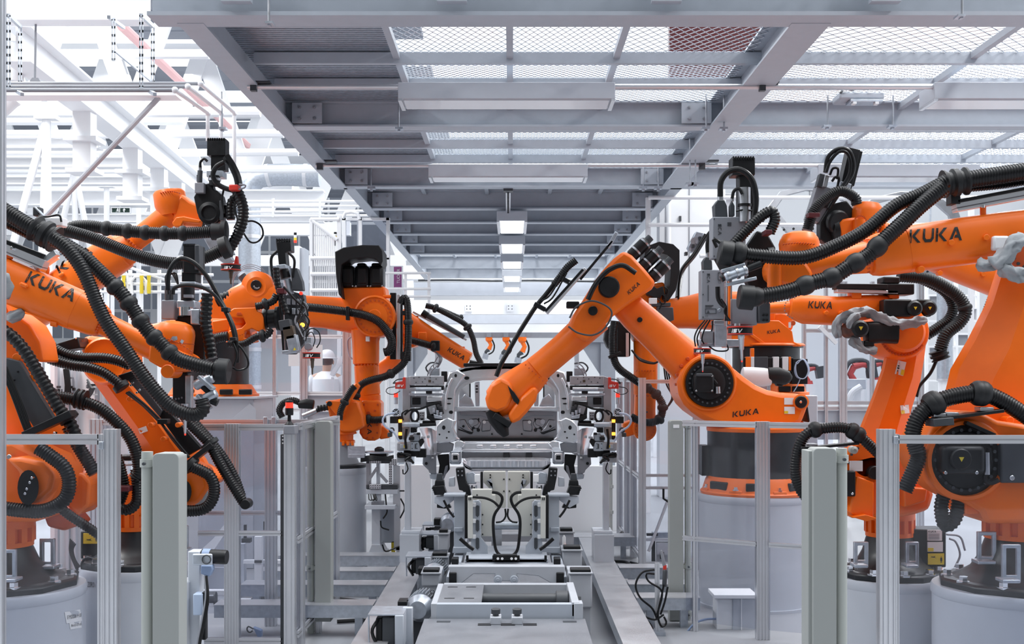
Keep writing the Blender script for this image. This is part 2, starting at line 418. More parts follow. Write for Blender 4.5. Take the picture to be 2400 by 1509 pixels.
# ---- crane runway running away from the camera, with hangers
t = thing('crane_runway', 'long white girder running into the depth at upper left, with hangers below', 'girder', P(100, 160, 14))
A, B = P(40, 100, 13.4), P(500, 470, 26.5)
part('girder', ibeam(MB(), A, B, .3, .42), 'white', t)
for f in (.21, .42, .57, .69, .8):
    q = A.lerp(B, f)
    part('hanger', MB().bx(q.x - .12, q.x + .12, q.y - .12, q.y + .12, q.z - 1.0, q.z - .2), 'white', t)
    part('hanger_plate', MB().bx(q.x - .22, q.x + .22, q.y - .2, q.y + .2, q.z - .62, q.z - .56), 'white', t)
    part('hanger_plate', MB().bx(q.x - .2, q.x + .2, q.y - .18, q.y + .18, q.z - 1.04, q.z - .98), 'white', t)
# red water pipe beside it
solo('sprinkler_pipe', 'pale red water pipe running into the depth beside the grey roof strips', 'pipe', MB().tube([P(285, 60, 20), P(585, 345, 33)], .085), 'pale_red')
solo('diagonal_brace', 'long grey brace sloping down from the beam under the pipe tray', 'brace', MB().tube([P(372, 229, 12.2), P(95, 520, 12.2)], .028), 'paint')
BG = 'white three legged props behind the left robots'
for d, top, legs, l in ((17, (110, 276), ((112, 560), (45, 520), (100, 560)), 'white three legged prop under the first crane hanger'),
        (22, (175, 398), ((177, 560), (140, 550), (205, 550)), 'white three legged prop midway between the long brace and the exit sign'),
        (24, (250, 436), ((250, 580),), 'single upright white prop just left of the exit sign'), (27, (325, 463), ((325, 580),), 'single upright white prop just right of the exit sign')):
    q = P(*top, d); t = thing('prop', l, 'strut', (q.x, d, 0), BG)
    part('head_plate', MB().bx(q.x - .15, q.x + .15, d - .1, d + .1, q.z - .03, q.z + .03), 'white', t)
    for x, y in legs: e = P(x, y, d); e = q + (e - q) * (q.z / (q.z - e.z)); part('leg', MB().tube([q, e], .055), 'white', t)
# exit sign
t = thing('exit_sign', 'dark exit sign with a running figure and an upward arrow, hung below the broad beam', 'sign', P(282, 498, 26))
b_ = part('sign_box', MB().pbx(261, 304, 487, 498, 25.8, .12), 'green_sign', t, label='dark green sign panel')
part('sign_hanger', MB().tube([P(282, 488, 25.9), P(282, 478, 25.9)], .02), 'white', t)
part('sign_frame', MB().ring_plate([(260, 486), (305, 486), (305, 499), (260, 499)], [(261, 487), (304, 487), (304, 498), (261, 498)], 25.75, .1), 'white', t)
run = [[(.3, .9), (.5, 1), (.62, .85), (.45, .75)], [(.2, .35), (.3, .3), (.5, .55), (.75, .55), (.75, .62), (.55, .72), (.35, .72), (.15, .5), (.2, .45), (.38, .6), (.4, .55)], [(.45, .4), (.62, .2), (.55, 0), (.64, 0), (.74, .25), (.58, .48)], [(.4, .4), (.3, .15), (.02, .12), (.02, .05), (.36, .06), (.5, .35)], [(.8, 0), (.95, 0), (.95, 1), (.8, 1)]]
decal('running_figure', (run, 1), 25.75, 271, 497, 11, 9.5, m='label', parent=t, cuts=0)
decal('arrow', ([[(.4, 0), (.6, 0), (.6, .5), (.95, .5), (.5, 1), (.05, .5), (.4, .5)]], 1), 25.75, 287, 497, 8, 9.5, m='label', parent=t, cuts=0)
# small flood lamps
def flood(x, y, d, s, label):
    t = thing('flood_lamp', label, 'lamp', P(x, y, d))
    part('housing', MB().ext([(x - 13 * s, y), (x - 7 * s, y - 9 * s), (x + 7 * s, y - 9 * s), (x + 13 * s, y)], d, .2), 'grey', t)
    part('lens', MB().pbx(x - 12 * s, x + 12 * s, y, y + 1.5 * s, d + .02, .16), 'lamp', t)
    part('hook', MB().tube([P(x, y - 9 * s, d + .1), P(x + 2 * s, 50 if s == 1 else y - 30 * s, d + .1)], .012), 'grey', t)
flood(82, 191, 13.15, 1, 'small grey flood lamp hanging just above the left end of the pipe tray')
flood(324, 347, 20, .8, 'small grey flood lamp hanging beside the crane runway')
# ---- pipe tray: three grey pipes in slotted hangers
t = thing('pipe_tray', 'three parallel grey pipes on slotted hangers at upper left, bending down at their right end', 'pipes', P(240, 215, 11))
for (y0, d0, xe, ye, xv, yb) in [(196, 11.35, 470, 196, 549, 398), (203, 11.1, 440, 203, 518, 330), (211, 10.85, 410, 211, 487, 330)]:
    part('straight_pipe', MB().tube([P(-20, y0, d0), P(xe, ye, d0)], .019), 'grey', t)
    part('sloping_pipe', MB().tube([P(xe, ye, d0), P(xv - 2, 262 + (y0 - 196) * .1, d0 + 1.6), P(xv, 268, d0 + 1.65), P(xv, yb, d0 + 1.65)], .021), 'white', t)
    part('pipe_bend', MB().ball(P(xe, ye, d0), .03), 'white', t); part('pipe_bend', MB().ball(P(xv, 267, d0 + 1.65), .03), 'white', t)
def slotted(p0, p1, w=.035):
    m_ = MB(); p0 = Vector(p0); p1 = Vector(p1); L = (p1 - p0).length; d, a, u = ax3(p1 - p0, (0, 1, 0)); n = int(L / .07)
    for s_ in (-1, 1): m_.bar(p0 + a * s_ * w * .36, p1 + a * s_ * w * .36, w * .28, .006, (0, 1, 0))
    for i in range(n + 1): q = p0.lerp(p1, i / n); m_.bar(q - d * .012, q + d * .012, w, .006, (0, 1, 0))
    return m_
for xx in (20, 331):
    part('slotted_hanger', slotted(P(xx, 36, 10.6), P(xx, 204, 10.6)), 'galv', t); part('slotted_hanger', slotted(P(xx + 27, 62, 11.6), P(xx + 27, 192, 11.6)), 'galv', t)
    part('cross_arm', MB().bar(P(xx, 36, 10.6), P(xx + 27, 62, 11.6), .03, .03), 'galv', t); part('cross_arm', MB().bar(P(xx - 2, 200, 11.6), P(xx + 32, 221, 10.6), .03, .03), 'galv', t)
part('slotted_hanger', slotted(P(266, 45, 11.2), P(266, 140, 11.2)), 'galv', t)
part('cross_arm', MB().bar(P(255, 40, 11.2), P(290, 65, 12.2), .03, .03), 'galv', t)
part('brace', MB().bar(P(268, 118, 11.2), P(354, 190, 11.6), .02, .02), 'galv', t)
# ---- ventilation ducts
t = thing('air_duct', 'silver spiral duct with an elbow, above the white beams left of the platform', 'duct', P(600, 570, 29))
duct = [P(750, 412, 29), P(640, 410, 29), P(597, 420, 29), P(585, 450, 29), P(585, 640, 29), P(585, 1078, 29)]
part('duct_tube', MB().tube(smooth_path(duct, .3), .27, 18), 'galv', t)
q = smooth_path(duct, .3)
for i in range(1, len(q) - 1, 3):
    part('duct_band', MB().tube([q[i], q[i + 1].lerp(q[i], .7)], .285, 18), 'alum', t)
solo('air_duct', 'vertical banded white duct at the upper left edge of the picture', 'duct', MB().lathe(P(33, 192, 14), (0, 0, 1), [(.11, 0), (.11, .2), (.115, .2), (.115, .23), (.11, .23), (.11, .45), (.115, .45), (.115, .48), (.11, .48), (.11, .8)], 20), 'white')
solo('air_duct', 'short silver duct stub poking in below the pipe tray at the left edge', 'duct', MB().lathe(P(-14, 265, 14), P(30, 226, 14) - P(-14, 265, 14), [(.12, 0), (.12, .27), (.125, .27), (.125, .29), (.12, .29), (.12, .3)], 20), 'white')
# ================================================================ steel platform overhead
PZ = 4.7
def Xz(x, y): return (x - CX) / (CY - y) * (PZ - EYE)     # X of a pixel on the plane z = PZ
t = thing('steel_platform', 'grey steel platform overhead carrying expanded metal and ribbed sheet', 'platform', (0, 9, PZ))
XL, XR = -2.45, 2.18
def cbeam(x0, x1, y, h=.26, name='cross_beam'):
    mb = MB(); ibeam(mb, (x0, y, PZ + h / 2), (x1, y, PZ + h / 2), .22, h, .02); return part(name, mb, 'beam_grey', t)
cb = part('front_beam', ibeam(MB(), (-2.72, 9.05, PZ + .24), (9, 9.05, PZ + .24), .3, .48, .03), 'beam_grey', t)
for yy in (12.95, 17.0): cbeam(XL - .12, 9, yy, .28)
for yy in (19.2, 20.9, 22.6, 24.3, 26.2, 29.5, 32.4): cbeam(XL + .05, XR + .2, yy, .3)
def lbeam(x, y0, y1, w=.16, h=.3, name='long_beam'):
    mb = MB(); ibeam(mb, (x, y0, PZ - .004 + h / 2), (x, y1, PZ - .004 + h / 2), w, h, .02); return part(name, mb, 'beam_grey', t)
lbeam(XL, 9.1, 17.1, .2, .34); lbeam(XL + .13, 17, 33, .16, .3)
lbeam(XR + .1, 9.1, 17.1, .3, .3); lbeam(XR + .16, 17, 33, .16, .3)
lbeam(9.1, 9.1, 17.1, .2)
# angle irons carrying the mesh
for x in (-1.05, -.02, .95, 4.2, 6.0, 7.6):
    part('angle_iron', MB().bx(x - .03, x + .03, 9.2, 17, PZ + .2, PZ + .26), 'beam_grey', t)
for yy in (10.9, 11.85, 13.9, 14.9, 15.9):
    part('angle_iron', MB().bx(XL + .1, 9, yy - .035, yy + .035, PZ + .16, PZ + .26), 'beam_grey', t)
for x in (-1.4, .6, -.4, 1.4):
    part('angle_iron', MB().bx(x - .03, x + .03, 17.2, 33, PZ + .24, PZ + .28), 'beam_grey', t)
# ribbed sheet on the left strip and over the far part
def ribbed(x0, x1, y0, y1):
    mb = MB(); n = int((y1 - y0) / .06)
    for i in range(n): a = y0 + (y1 - y0) * i / n; mb.bx(x0, x1, a, a + .03, PZ + .27, PZ + .285)
    mb.bx(x0, x1, y0, y1, PZ + .285, PZ + .29); return mb
part('ribbed_sheet', ribbed(XL, -1.08, 9.1, 12.9), 'galv', t, label='ribbed galvanised sheet'); part('ribbed_sheet', ribbed(XL, -1.08, 13, 17), 'galv', t, label='ribbed galvanised sheet')
part('cover_sheet', MB().bx(XL, XR + .2, 17, 26.2, PZ + .3, PZ + .32), 'beam_grey', t)
# expanded metal: one panel mesh, copied panel by panel
def mesh_panel(w, l):
    mb = MB(); nr = int(l / .042); nx = int(w / .036); W2 = .0055; H2 = .004
    for r in range(nr + 1):
        y0 = l * r / nr; R = []
        for i in range(nx + 1):
            x = w * i / nx; yy = y0 + (.0195 if (i // 1) % 2 else -.0195) * (1 if r % 2 else -1)
            R.append([Vector((x, yy - W2, 0)), Vector((x, yy, H2)), Vector((x, yy + W2, 0)), Vector((x, yy, -H2))])
        mb.rings(R)
    return mb
pw, pl = 1.02, 1.0
pm = mesh_of('mesh_panel', mesh_panel(pw, pl), 'galv', Vector())
xs = [-1.05, -.02, .95]; 
cells = []
for (y0, y1) in ((9.2, 10.9), (10.9, 11.85), (11.85, 12.9), (13.0, 13.9), (13.9, 14.9), (14.9, 15.9), (15.9, 16.95)):
    for (x0, x1) in ((-1.05, -.02), (-.02, .95), (.95, 2.2), (2.3, 4.2), (4.2, 6.0), (6.0, 7.6), (7.6, 9.0)): cells.append((x0, x1, y0, y1))
for x0, x1, y0, y1 in cells:
    o = bpy.data.objects.new('mesh_panel', pm); COL.objects.link(o); o.parent = t
    o.location = Vector((x0, y0, PZ + .27)) - Vector((0, 9, PZ)); o.scale = ((x1 - x0) / pw, (y1 - y0) / pl, 1)
# bolted joint plates
def joint(x, y, px_=1):
    part('joint_plate', MB().bx(x - .16, x + .16, y - .135, y - .115, PZ + .03, PZ + .25), 'beam_grey', t)
    m_ = MB()
    for a in (-.08, .08):
        for b in (.08, .2): m_.lathe((x + a, y - .135, PZ + b), (0, -1, 0), [(.02, 0), (.02, .012), (.011, .013), (.011, .03)], 6)
    part('bolt_group', m_, 'steel', t)
for x in (XL + .25, XR - .2): 
    for yy in (12.95, 17.0): joint(x, yy)
for yy in (19.2, 20.9, 22.6, 24.3, 26.2): joint(XL + .38, yy); joint(XR - .1, yy)
for x in (-2.58, -2.38): part('beam_bolt', MB().lathe((x, 8.9, PZ + .27), (0, -1, 0), [(.024, 0), (.024, .012), (.02, .014), (.02, .03)], 6), 'steel', t)
for x in (2.25, 2.42): part('beam_bolt', MB().lathe((x, 8.9, PZ + .28), (0, -1, 0), [(.024, 0), (.024, .012), (.02, .014), (.02, .03)], 6), 'steel', t)
for xp in (558, 1060, 1560, 2070):
    x = (xp - CX) * 8.9 / F
    h = part('bracket', MB().bx(x - .115, x + .115, 8.84, 8.9, PZ + .12, PZ + .36).bx(x - .11, x + .11, 8.82, 8.9, PZ + .08, PZ + .12), 'beam_grey', t)
    m_ = MB().cyl((x, 8.82, PZ + .14), (x, 8.82, PZ + .4), .025)
    for s_ in (-1, 1): m_.lathe((x + s_ * .08, 8.84, PZ + .2), (0, -1, 0), [(.022, 0), (.022, .01), (.012, .012), (.012, .03)], 6)
    part('bracket_bolts', m_, 'steel', h)
# hanging rods with clamps
for (xp, y0, y1, d) in [(630, -10, 52, 9.0), (520 + 0, 215, 300, 12.8), (935, 235, 300, 12.8), (870, 385, 440, 16.8), (1940, 222, 295, 12.8), (2093, 222, 295, 12.8), (1697, 220, 300, 12.8), (1655, 220, 300, 12.8), (2255, -5, 35, 9.0), (1508, 385, 440, 16.8), (1543, 385, 440, 16.8), (1630, 315, 430, 15), (1617, 325, 430, 15)]:
    r = part('hanging_rod', MB().tube([P(xp, y0, d - .2), P(xp, y1 + 8, d - .2)], .01, 8), 'steel', t)
    part('rod_clamp', MB().pbx(xp - 9, xp + 9, y1 - 3, y1 + 2, d - .26, .1).pbx(xp - 3, xp + 3, y1 + 2, y1 + 7, d - .23, .05), 'galv', r)
for a, b, d in (((580, 203), (2200, 190), 11.05), ((740, 388), (2100, 381), 15.05)):
    r = part('conduit_rail', MB().cyl(P(a[0], a[1], d), P(b[0], a[1], d), .024), 'alum', t)
    for xx in ((592, 1787) if d < 12 else (748, 1645)):
        part('rail_clamp', MB().pbx(xx - 6, xx + 8, a[1] - 14, a[1] + 9, d - .05, .06).pbx(xx - 18, xx + 40, a[1] - 14, a[1] - 10, d - .06, .1), 'dark', r)
# ---- luminaires
LG = 'box luminaires hung below the platform'
def luminaire(x0, x1, y, l, label, z=4.57, m='diffuser'):
    t = thing('luminaire', label, 'light', ((x0 + x1) / 2, y, z), LG)
    part('housing', MB().bx(x0, x1, y, y + l, z, z + .15), 'pedestal', t, bev=.004)
    part('lens', MB().bx(x0 + .05, x1 - .05, y + .03, y + l - .03, z - .012, z), m, t, label='pale light panel')
    part('end_cap', MB().bx(x0, x0 + .035, y, y + l, z - .02, z), 'alum', t); part('end_cap', MB().bx(x1 - .035, x1, y, y + l, z - .02, z), 'alum', t)
    return t
luminaire(-1.05, .95, 11, .42, 'long grey luminaire nearest the camera, under the middle of the platform')
luminaire(-1.05, .95, 15, .42, 'second long grey luminaire, lower in the picture under the middle of the platform', 4.53)
luminaire(3.89, 5.9, 11, .42, 'long grey luminaire at the right edge near the top')
luminaire(3.85, 5.88, 15, .42, 'pale luminaire far right, behind the top of the black robot cables', 4.53)
for i, (yy, l, z) in enumerate(((18.8, 'square white lamp box closest to the camera in the row above the car', 4.47), (21.9, 'square white lamp box second from the camera in the row above the car', 4.45), (25.2, 'square white lamp box third from the camera in the row above the car', 4.45), (28.8, 'square white lamp box fourth from the camera in the row above the car', 4.45), (32.4, 'square white lamp box farthest away in the row above the car', 4.45))):
    luminaire(-.24, .24, yy, 1.6, l, z, 'lamp')
t = thing('cable_ladder', 'perforated vertical strip hanging behind the second luminaire', 'rail', P(1191, 500, 18))
part('perforated_rail', MB().bar(P(1191, 447, 17.2), P(1191, 500, 18.9), .07, .03), 'alum', t)
m_ = MB()
for i in range(16): q = P(1191, 450, 17.2).lerp(P(1191, 498, 18.8), i / 16); m_.bx(q.x - .014, q.x + .014, q.y - .02, q.y + .01, q.z - .03, q.z - .01)
part('rail_slots', m_, 'dark', t)
part('rail_bracket', MB().pbx(1180, 1202, 437, 447, 17.05, .2), 'dark', t)
solo('red_banner', 'dark red panel seen through the mesh of the platform', 'panel', MB().bx(1.95, 3.1, 14.8, 14.95, 5.7, 6.9), 'dark_red')
t = thing('junction_box', 'grey junction box clamped under the mesh beside the right luminaire', 'box', P(2018, 232, 12.4))
part('box_body', MB().pbx(1968, 2074, 214, 232, 12.4, .3), 'beam_grey', t, .02); part('box_rail', MB().pbx(1994, 2070, 232, 238, 12.38, .2), 'galv', t, .004); part('box_cable', MB().tube(smooth_path([P(1970, 218, 12.38), P(1978, 210, 12.4), P(2000, 212, 12.5)], .03), .012, 8), 'dark', t)
for x in (2004, 2056): part('box_foot', MB().pbx(x - 4, x + 4, 238, 243, 12.37, .08), 'label', t)
# ================================================================ safety fences of slotted aluminium and clear panes
FG = 'aluminium safety fences with clear panes'
FT = EYE - .335
def X(x, d): return (x - CX) * d / F
class Fence:
    def __init__(s, label, x, d): s.o = thing('safety_fence', label, 'fence', (X(x, d), d, 0), FG)
    def post(s, x0, x1, d, zt=None, z0=0, dp=.08, nw=3):
        return part('post', MB().profile((X((x0 + x1) / 2, d), d + dp / 2, z0), (X((x0 + x1) / 2, d), d + dp / 2, zt or FT + .03), px(x1 - x0, d), dp, (0, 1, 0), nw), 'alum', s.o)
    def rail(s, a, b, h=.045, w=.04): return part('rail', MB().profile(a, b, w, h, (0, 0, 1), 1, 1, .01, .012), 'alum', s.o)
    def prail(s, xa, da, xb, db, z, h=.045): return s.rail((X(xa, da), da + .03, z), (X(xb, db), db + .03, z), h)
    def pane(s, xa, da, xb, db, z0, z1):
        return part('pane', MB().bar((X(xa, da), da + .035, (z0 + z1) / 2), (X(xb, db), db + .035, (z0 + z1) / 2), .006, z1 - z0, (0, 0, 1)), 'glass', s.o, label='clear pane')
    def bracket(s, x, y, d): return part('corner_bracket', MB().pbx(x - 5, x + 5, y - 9, y + 9, d - .01, .03), 'galv', s.o, .003)
f = Fence('low safety fence at the lower left corner, in front of the nearest left robot', 120, 7.05)
f.post(241, 273, 7.05); f.post(228, 240.5, 7.06, FT, nw=1); f.prail(-60, 7.05, 229, 7.05, FT - .03, .06); f.pane(-60, 7.05, 229, 7.05, .05, FT - .06); f.prail(-60, 7.05, 229, 7.05, .05); f.bracket(236, 1044, 7.04)
f = Fence('low safety fence at the lower right corner, in front of the nearest right robot', 2250, 7.05)
f.post(2063, 2099, 7.05); f.post(2099.5, 2108, 7.06, FT, nw=1); f.prail(2107, 7.05, 2750, 7.05, FT - .03, .05); f.pane(2107, 7.05, 2750, 7.05, .05, FT - .055); f.prail(2107, 7.05, 2750, 7.05, .05); f.bracket(2101, 1031, 7.04)
f = Fence('safety fence with a wide grooved post, behind the tip of the hanging black hose', 540, 8.65)
f.post(525, 559, 8.65, FT, nw=5); f.post(665, 690, 8.65, FT - .06, nw=2); f.prail(462, 8.65, 525, 8.65, FT - .025); f.prail(559, 8.65, 666, 8.65, FT - .025); f.prail(462, 8.65, 525, 8.65, .87, .035); f.prail(559, 8.65, 660, 8.65, .87, .035)
f.prail(462, 8.65, 525, 8.65, .09); f.prail(559, 8.65, 660, 8.65, .09); f.pane(462, 8.65, 525, 8.65, .1, FT - .04); f.pane(559, 8.65, 660, 8.65, .1, FT - .04)
part('post_cap', MB().pbx(664, 691, 997, 1018, 8.6, .14), 'grey', f.o, .006); part('door_edge', MB().pbx(657, 666, 1018, 1640, 8.66, .08), 'dark', f.o, .004)
for k in range(3): part('edge_hole', MB().pbx(661, 664, 1021 + 8 * k, 1024 + 8 * k, 8.655, .01), 'label', f.o)
t = thing('signal_beacon', 'red and black signal beacon on top of the corner fence post', 'lamp', P(678, 997, 8.67))
C0 = P(678, 997, 8.67); z_ = lambda y: (997 - y) * 8.67 / F
part('foot', MB().lathe(C0, (0, 0, 1), [(.035, 0), (.03, .012), (.014, .03), (.012, z_(972)), (.02, z_(970))], 20), 'black', t)
part('base', MB().lathe(C0, (0, 0, 1), [(.028, z_(973)), (.03, z_(970)), (.03, z_(956)), (.026, z_(956))], 24), 'black', t); part('lens', MB().lathe(C0, (0, 0, 1), [(.028, z_(956)), (.028, z_(943))], 24), 'red_lamp', t, label='red lens'); part('cap', MB().lathe(C0, (0, 0, 1), [(.03, z_(943)), (.03, z_(940)), (.01, z_(937))], 24), 'black', t)
f = Fence('rear safety fence on the left, one step behind the fence with the wide grooved post', 440, 9.6)
f.post(209, 239, 9.6, FT, nw=3); f.post(620, 646, 9.6, FT, nw=3); f.prail(239, 9.6, 620, 9.6, FT - .025); f.prail(646, 9.6, 795, 9.6, FT - .025); f.prail(239, 9.6, 620, 9.6, .91, .035); f.prail(646, 9.6, 670, 9.6, .91, .035); f.pane(239, 9.6, 620, 9.6, .1, FT - .04); f.bracket(622, 986, 9.58); f.bracket(641, 986, 9.58)
f = Fence('safety fence running away from the camera beside the left light curtain post', 745, 9.6)
def run(f, xa, da, xb, db, posts, zs=(.81,), w=.05, zt=None):
    zt = zt or FT; a = Vector((X(xa, da), da, 0)); b = Vector((X(xb, db), db, 0))
    for t_ in posts:
        q = a.lerp(b, t_); part('post', MB().profile(q, q + Vector((0, 0, zt)), w, .1, (0, 1, 0), 1, 3), 'alum', f.o)
    for z in (zt - .025, .12) + tuple(zs): f.rail(a + Vector((0, 0, z)), b + Vector((0, 0, z)), .05)
    part('pane', MB().bar(a + Vector((0, 0, (zt + .1) / 2)), b + Vector((0, 0, (zt + .1) / 2)), .006, zt - .1, (0, 0, 1)), 'glass', f.o, label='clear pane')
run(f, 694, 8.75, 788, 10.5, (.1, .42, 1)); part('post_foot', MB().bx(X(788, 10.5) - .07, X(788, 10.5) + .05, 10.42, 10.58, 0, .02), 'galv', f.o)
f = Fence('safety fence with a grooved post in front of the tall pedestal on the right', 1780, 9.1)
f.post(1774, 1805, 9.1, FT, nw=4); f.prail(1603, 9.45, 1775, 9.1, FT - .025); f.prail(1805, 9.05, 1955, 8.85, FT - .025); f.prail(1603, 9.45, 1775, 9.1, .73, .035); f.prail(1805, 9.05, 1955, 8.85, .73, .035); f.pane(1610, 9.43, 1775, 9.1, .08, FT - .04); f.pane(1805, 9.05, 1955, 8.85, .08, FT - .04); f.post(1625, 1636, 9.41, FT, nw=1)
f = Fence('tall safety fence beyond the conveyor on the right, running away from the camera', 1500, 12.9)
run(f, 1505, 12.4, 1452, 15, (0, .35, .62, 1), (.95,), .07, 2.0); 
f.prail(1512, 12.45, 1640, 12.45, .98, .03); f.prail(1512, 12.45, 1640, 12.45, .85, .03); f.prail(1512, 12.45, 1640, 12.45, .06, .04); f.prail(1512, 12.45, 1640, 12.45, 1.96, .04); f.pane(1512, 12.45, 1640, 12.45, .06, 1.95); f.post(1626, 1640, 12.45, 2.0, nw=2)
part('door_handle', MB().tube([P(1555, 1145, 12.4), P(1555, 1168, 12.4), P(1568, 1177, 12.4)], .012, 8), 'black', f.o); part('stay', MB().tube([P(1566, 1170, 12.5), P(1520, 1292, 12.5)], .016, 8), 'white', f.o)
solo('frame_post', 'pale aluminium upright filling the left edge of the picture', 'post', MB().profile((X(-4, 6.4), 6.4, 0), (X(-4, 6.4), 6.4, 4.6), px(27, 6.4), .06, (0, 1, 0), 1), 'alum')
# ---- light curtain columns
def curtain(label, hx0, hx1, y0, y1, px0, px1, py0, d, cl, m='curtain', side=None):
    t = thing('light_curtain', label, 'sensor post', (X((px0 + px1) / 2, d), d, 0), 'light curtain posts at the cell openings')
    h = px(hx1 - hx0, d); zb = max(.0, EYE - (y1 - CY) * d / F); a = P(hx0, y0, d); b = P(hx1, y0, d)
    r = h * .2; Q = [(a.x, zb)] + [(a.x + r - r * math.cos(k * PI / 8), a.z - r + r * math.sin(k * PI / 8)) for k in range(5)] + [(b.x - r + r * math.sin(k * PI / 8), b.z - r + r * math.cos(k * PI / 8)) for k in range(5)] + [(b.x, zb)]
    mb = MB(); n = len(Q); mb.rings([[Vector((x, d + yy, z)) for x, z in Q] for yy in (0, .13)])
    hs = part('housing', mb, m, t, .004)
    if side: part('side_cover', MB().pbx(side[0], side[1], y0 + 6, y1, d - .025 if side[2] else d + .03, .14), m, hs, .004)
    xc = X((px0 + px1) / 2, d); R = px(px1 - px0, d) / 2
    part('pole', MB().lathe((xc, d + .06, 0), (0, 0, 1), [(R, 0), (R, P(0, py0, d).z)], 28), 'pole', t)
    for y in cl:
        z = P(0, y, d).z; c = part('clamp', MB().lathe((xc, d + .06, z - .02), (0, 0, 1), [(R * 1.25, 0), (R * 1.25, .04)], 28), 'pole', t); part('clamp_arm', MB().bx(min(xc, (a.x + b.x) / 2), max(xc, (a.x + b.x) / 2), d + .04, d + .08, z - .014, z + .014), 'pole', t)
        part('clamp_screw', MB().cyl((xc, d + .05 - R * 1.2, z), (xc, d + .03 - R * 1.2, z), .008, n=8), 'dark', c)
    return t
curtain('beige light curtain post with a round pole on its left, beside the lower left fence', 357, 419, 1062, 1620, 323, 350, 1060, 6.0, (1087,), side=(405, 421, 0))
curtain('beige light curtain post with a round pole on its left, left of the conveyor', 738, 775, 987, 1457, 717, 733, 988, 9.3, (1001, 1333, 1444), side=(768, 775.5, 0))
curtain('beige light curtain post with a round pole on its right, right of the conveyor', 1570, 1602, 985, 1455, 1607, 1622, 985, 9.8, (998, 1329, 1442))
curtain('beige light curtain post with a round pole on its right, beside the lower right fence', 1906, 1961, 1050, 1620, 1967, 1993, 1052, 6.0, (1077,), side=(1894, 1910, 0))
solo('sticker', 'small white sticker near the top of the light curtain post right of the conveyor', 'sticker', MB().pbx(1578, 1592, 995, 1003, 9.796, .004), 'label')
solo('post_stub', 'grooved aluminium stub under the light curtain post right of the conveyor', 'post', MB().profile((X(1583, 9.8), 9.86, 0), (X(1583, 9.8), 9.86, EYE - 570 * 9.8 / F), px(22, 9.8), .06, (0, 1, 0), 3), 'alum')
solo('post_stub', 'short aluminium stub under the light curtain post left of the conveyor', 'post', MB().profile((X(744, 9.3), 9.38, 0), (X(744, 9.3), 9.38, EYE - 572 * 9.3 / F), px(12, 9.3), .05, (0, 1, 0), 2), 'alum')
# ---- sensor stand at the lower left
t = thing('sensor_stand', 'white stand with a black barrel sensor, beside the lower left light curtain', 'sensor', (X(455, 6.7), 6.7, 0))
part('stand', MB().pbx(440, 468, 1292, 1640, 6.7, .1), 'pedestal', t, .006); part('stand_box', MB().pbx(411, 441, 1362, 1650, 6.66, .14), 'paint', t, .012)
part('bracket_plate', MB().pbx(450, 497, 1298, 1325, 6.62, .02), 'galv', t, .008); m_ = part('pointer_ring', MB().torus(P(484, 1311, 6.61), (0, 1, 0), px(10, 6.6), px(1.6, 6.6), 20, 6), 'dark', t)
part('sensor_barrel', MB().lathe(P(474, 1303, 6.74), (1, -.1, -.03), [(px(17, 6.7), 0), (px(17, 6.7), px(56, 6.7)), (px(16, 6.7), px(60, 6.7))], 28), 'black', t); part('sensor_band', MB().lathe(P(477, 1303, 6.74), (1, -.1, -.03), [(px(17.6, 6.7), 0), (px(17.6, 6.7), px(18, 6.7))], 28), 'blue_grey', t)
part('plug_cover', MB().ext([(470, 1325), (496, 1325), (498, 1336), (490, 1352), (470, 1345)], 6.66, .06), 'blue_grey', t, .006); part('connector', MB().pbx(452, 474, 1392, 1442, 6.62, .08), 'pale_blue', t, .006); part('cable_duct', MB().pbx(473, 482, 1388, 1500, 6.64, .05), 'black', t, .004)
for k in range(3): part('cable', MB().tube(smooth_path([P(480 + 2 * k, 1350, 6.66), P(482 + 3 * k, 1400, 6.62), P(472 + 4 * k, 1460, 6.6), P(462 + 3 * k, 1520, 6.6), P(466 + 4 * k, 1600, 6.62)], .03), .006, 8), 'hose' if k else 'grey', t)
t = thing('terminal_box', 'white terminal box with a projecting lid at the foot of the tall right pedestal', 'box', (X(1722, 9.5), 9.5, 0))
part('box_body', MB().pbx(1680, 1718, 1403, 1640, 9.5, .2), 'white', t, .01); part('box_side', MB().pbx(1718, 1776, 1402, 1640, 9.48, .25), 'pedestal', t, .01); part('box_lid', MB().pbx(1674, 1776, 1394, 1403, 9.42, .3), 'white', t, .004); part('box_joint', MB().pbx(1737, 1739, 1402, 1640, 9.47, .02), 'white', t)
part('cable', MB().tube(smooth_path([P(1682, 1450, 9.55), P(1650, 1452, 9.5), P(1622, 1466, 9.45), P(1600, 1500, 9.45)], .03), .009, 8), 'blue_grey', t)
# ================================================================ conveyor line in the middle
LC = -.05
def zat(y, d): return EYE - (y - CY) * d / F
# ---- tread plate walkways
WG = 'tread plate walkway beams'
def beam_walk(label, x0, x1, y0, y1, z=.25, th=.07, legs=True):
    t = thing('walkway_beam', label, 'walkway', ((x0 + x1) / 2, (y0 + y1) / 2, 0), WG)
    part('tread_top', MB().bx(x0, x1, y0, y1, z - .006, z), 'tread', t, label='tread plate top'); part('channel', MB().bx(x0 + .004, x1 - .004, y0 + .004, y1 - .004, z - th - .03, z - .006), 'galv', t)
    n = max(1, int(max(y1 - y0, x1 - x0) / 1.3))
    for i in range(n + 1):
        if y1 - y0 > x1 - x0: c = (x0 + .1, y0 + .12 + (y1 - y0 - .24) * i / n)
        else: c = (x0 + .12 + (x1 - x0 - .24) * i / n, y0 + .1)
        part('leg', MB().bx(c[0] - .03, c[0] + .03, c[1] - .03, c[1] + .03, 0, z - th), 'galv', t)
beam_walk('long tread plate walkway along the left side of the conveyor', -1.06, -.82, 6.8, 13.2)
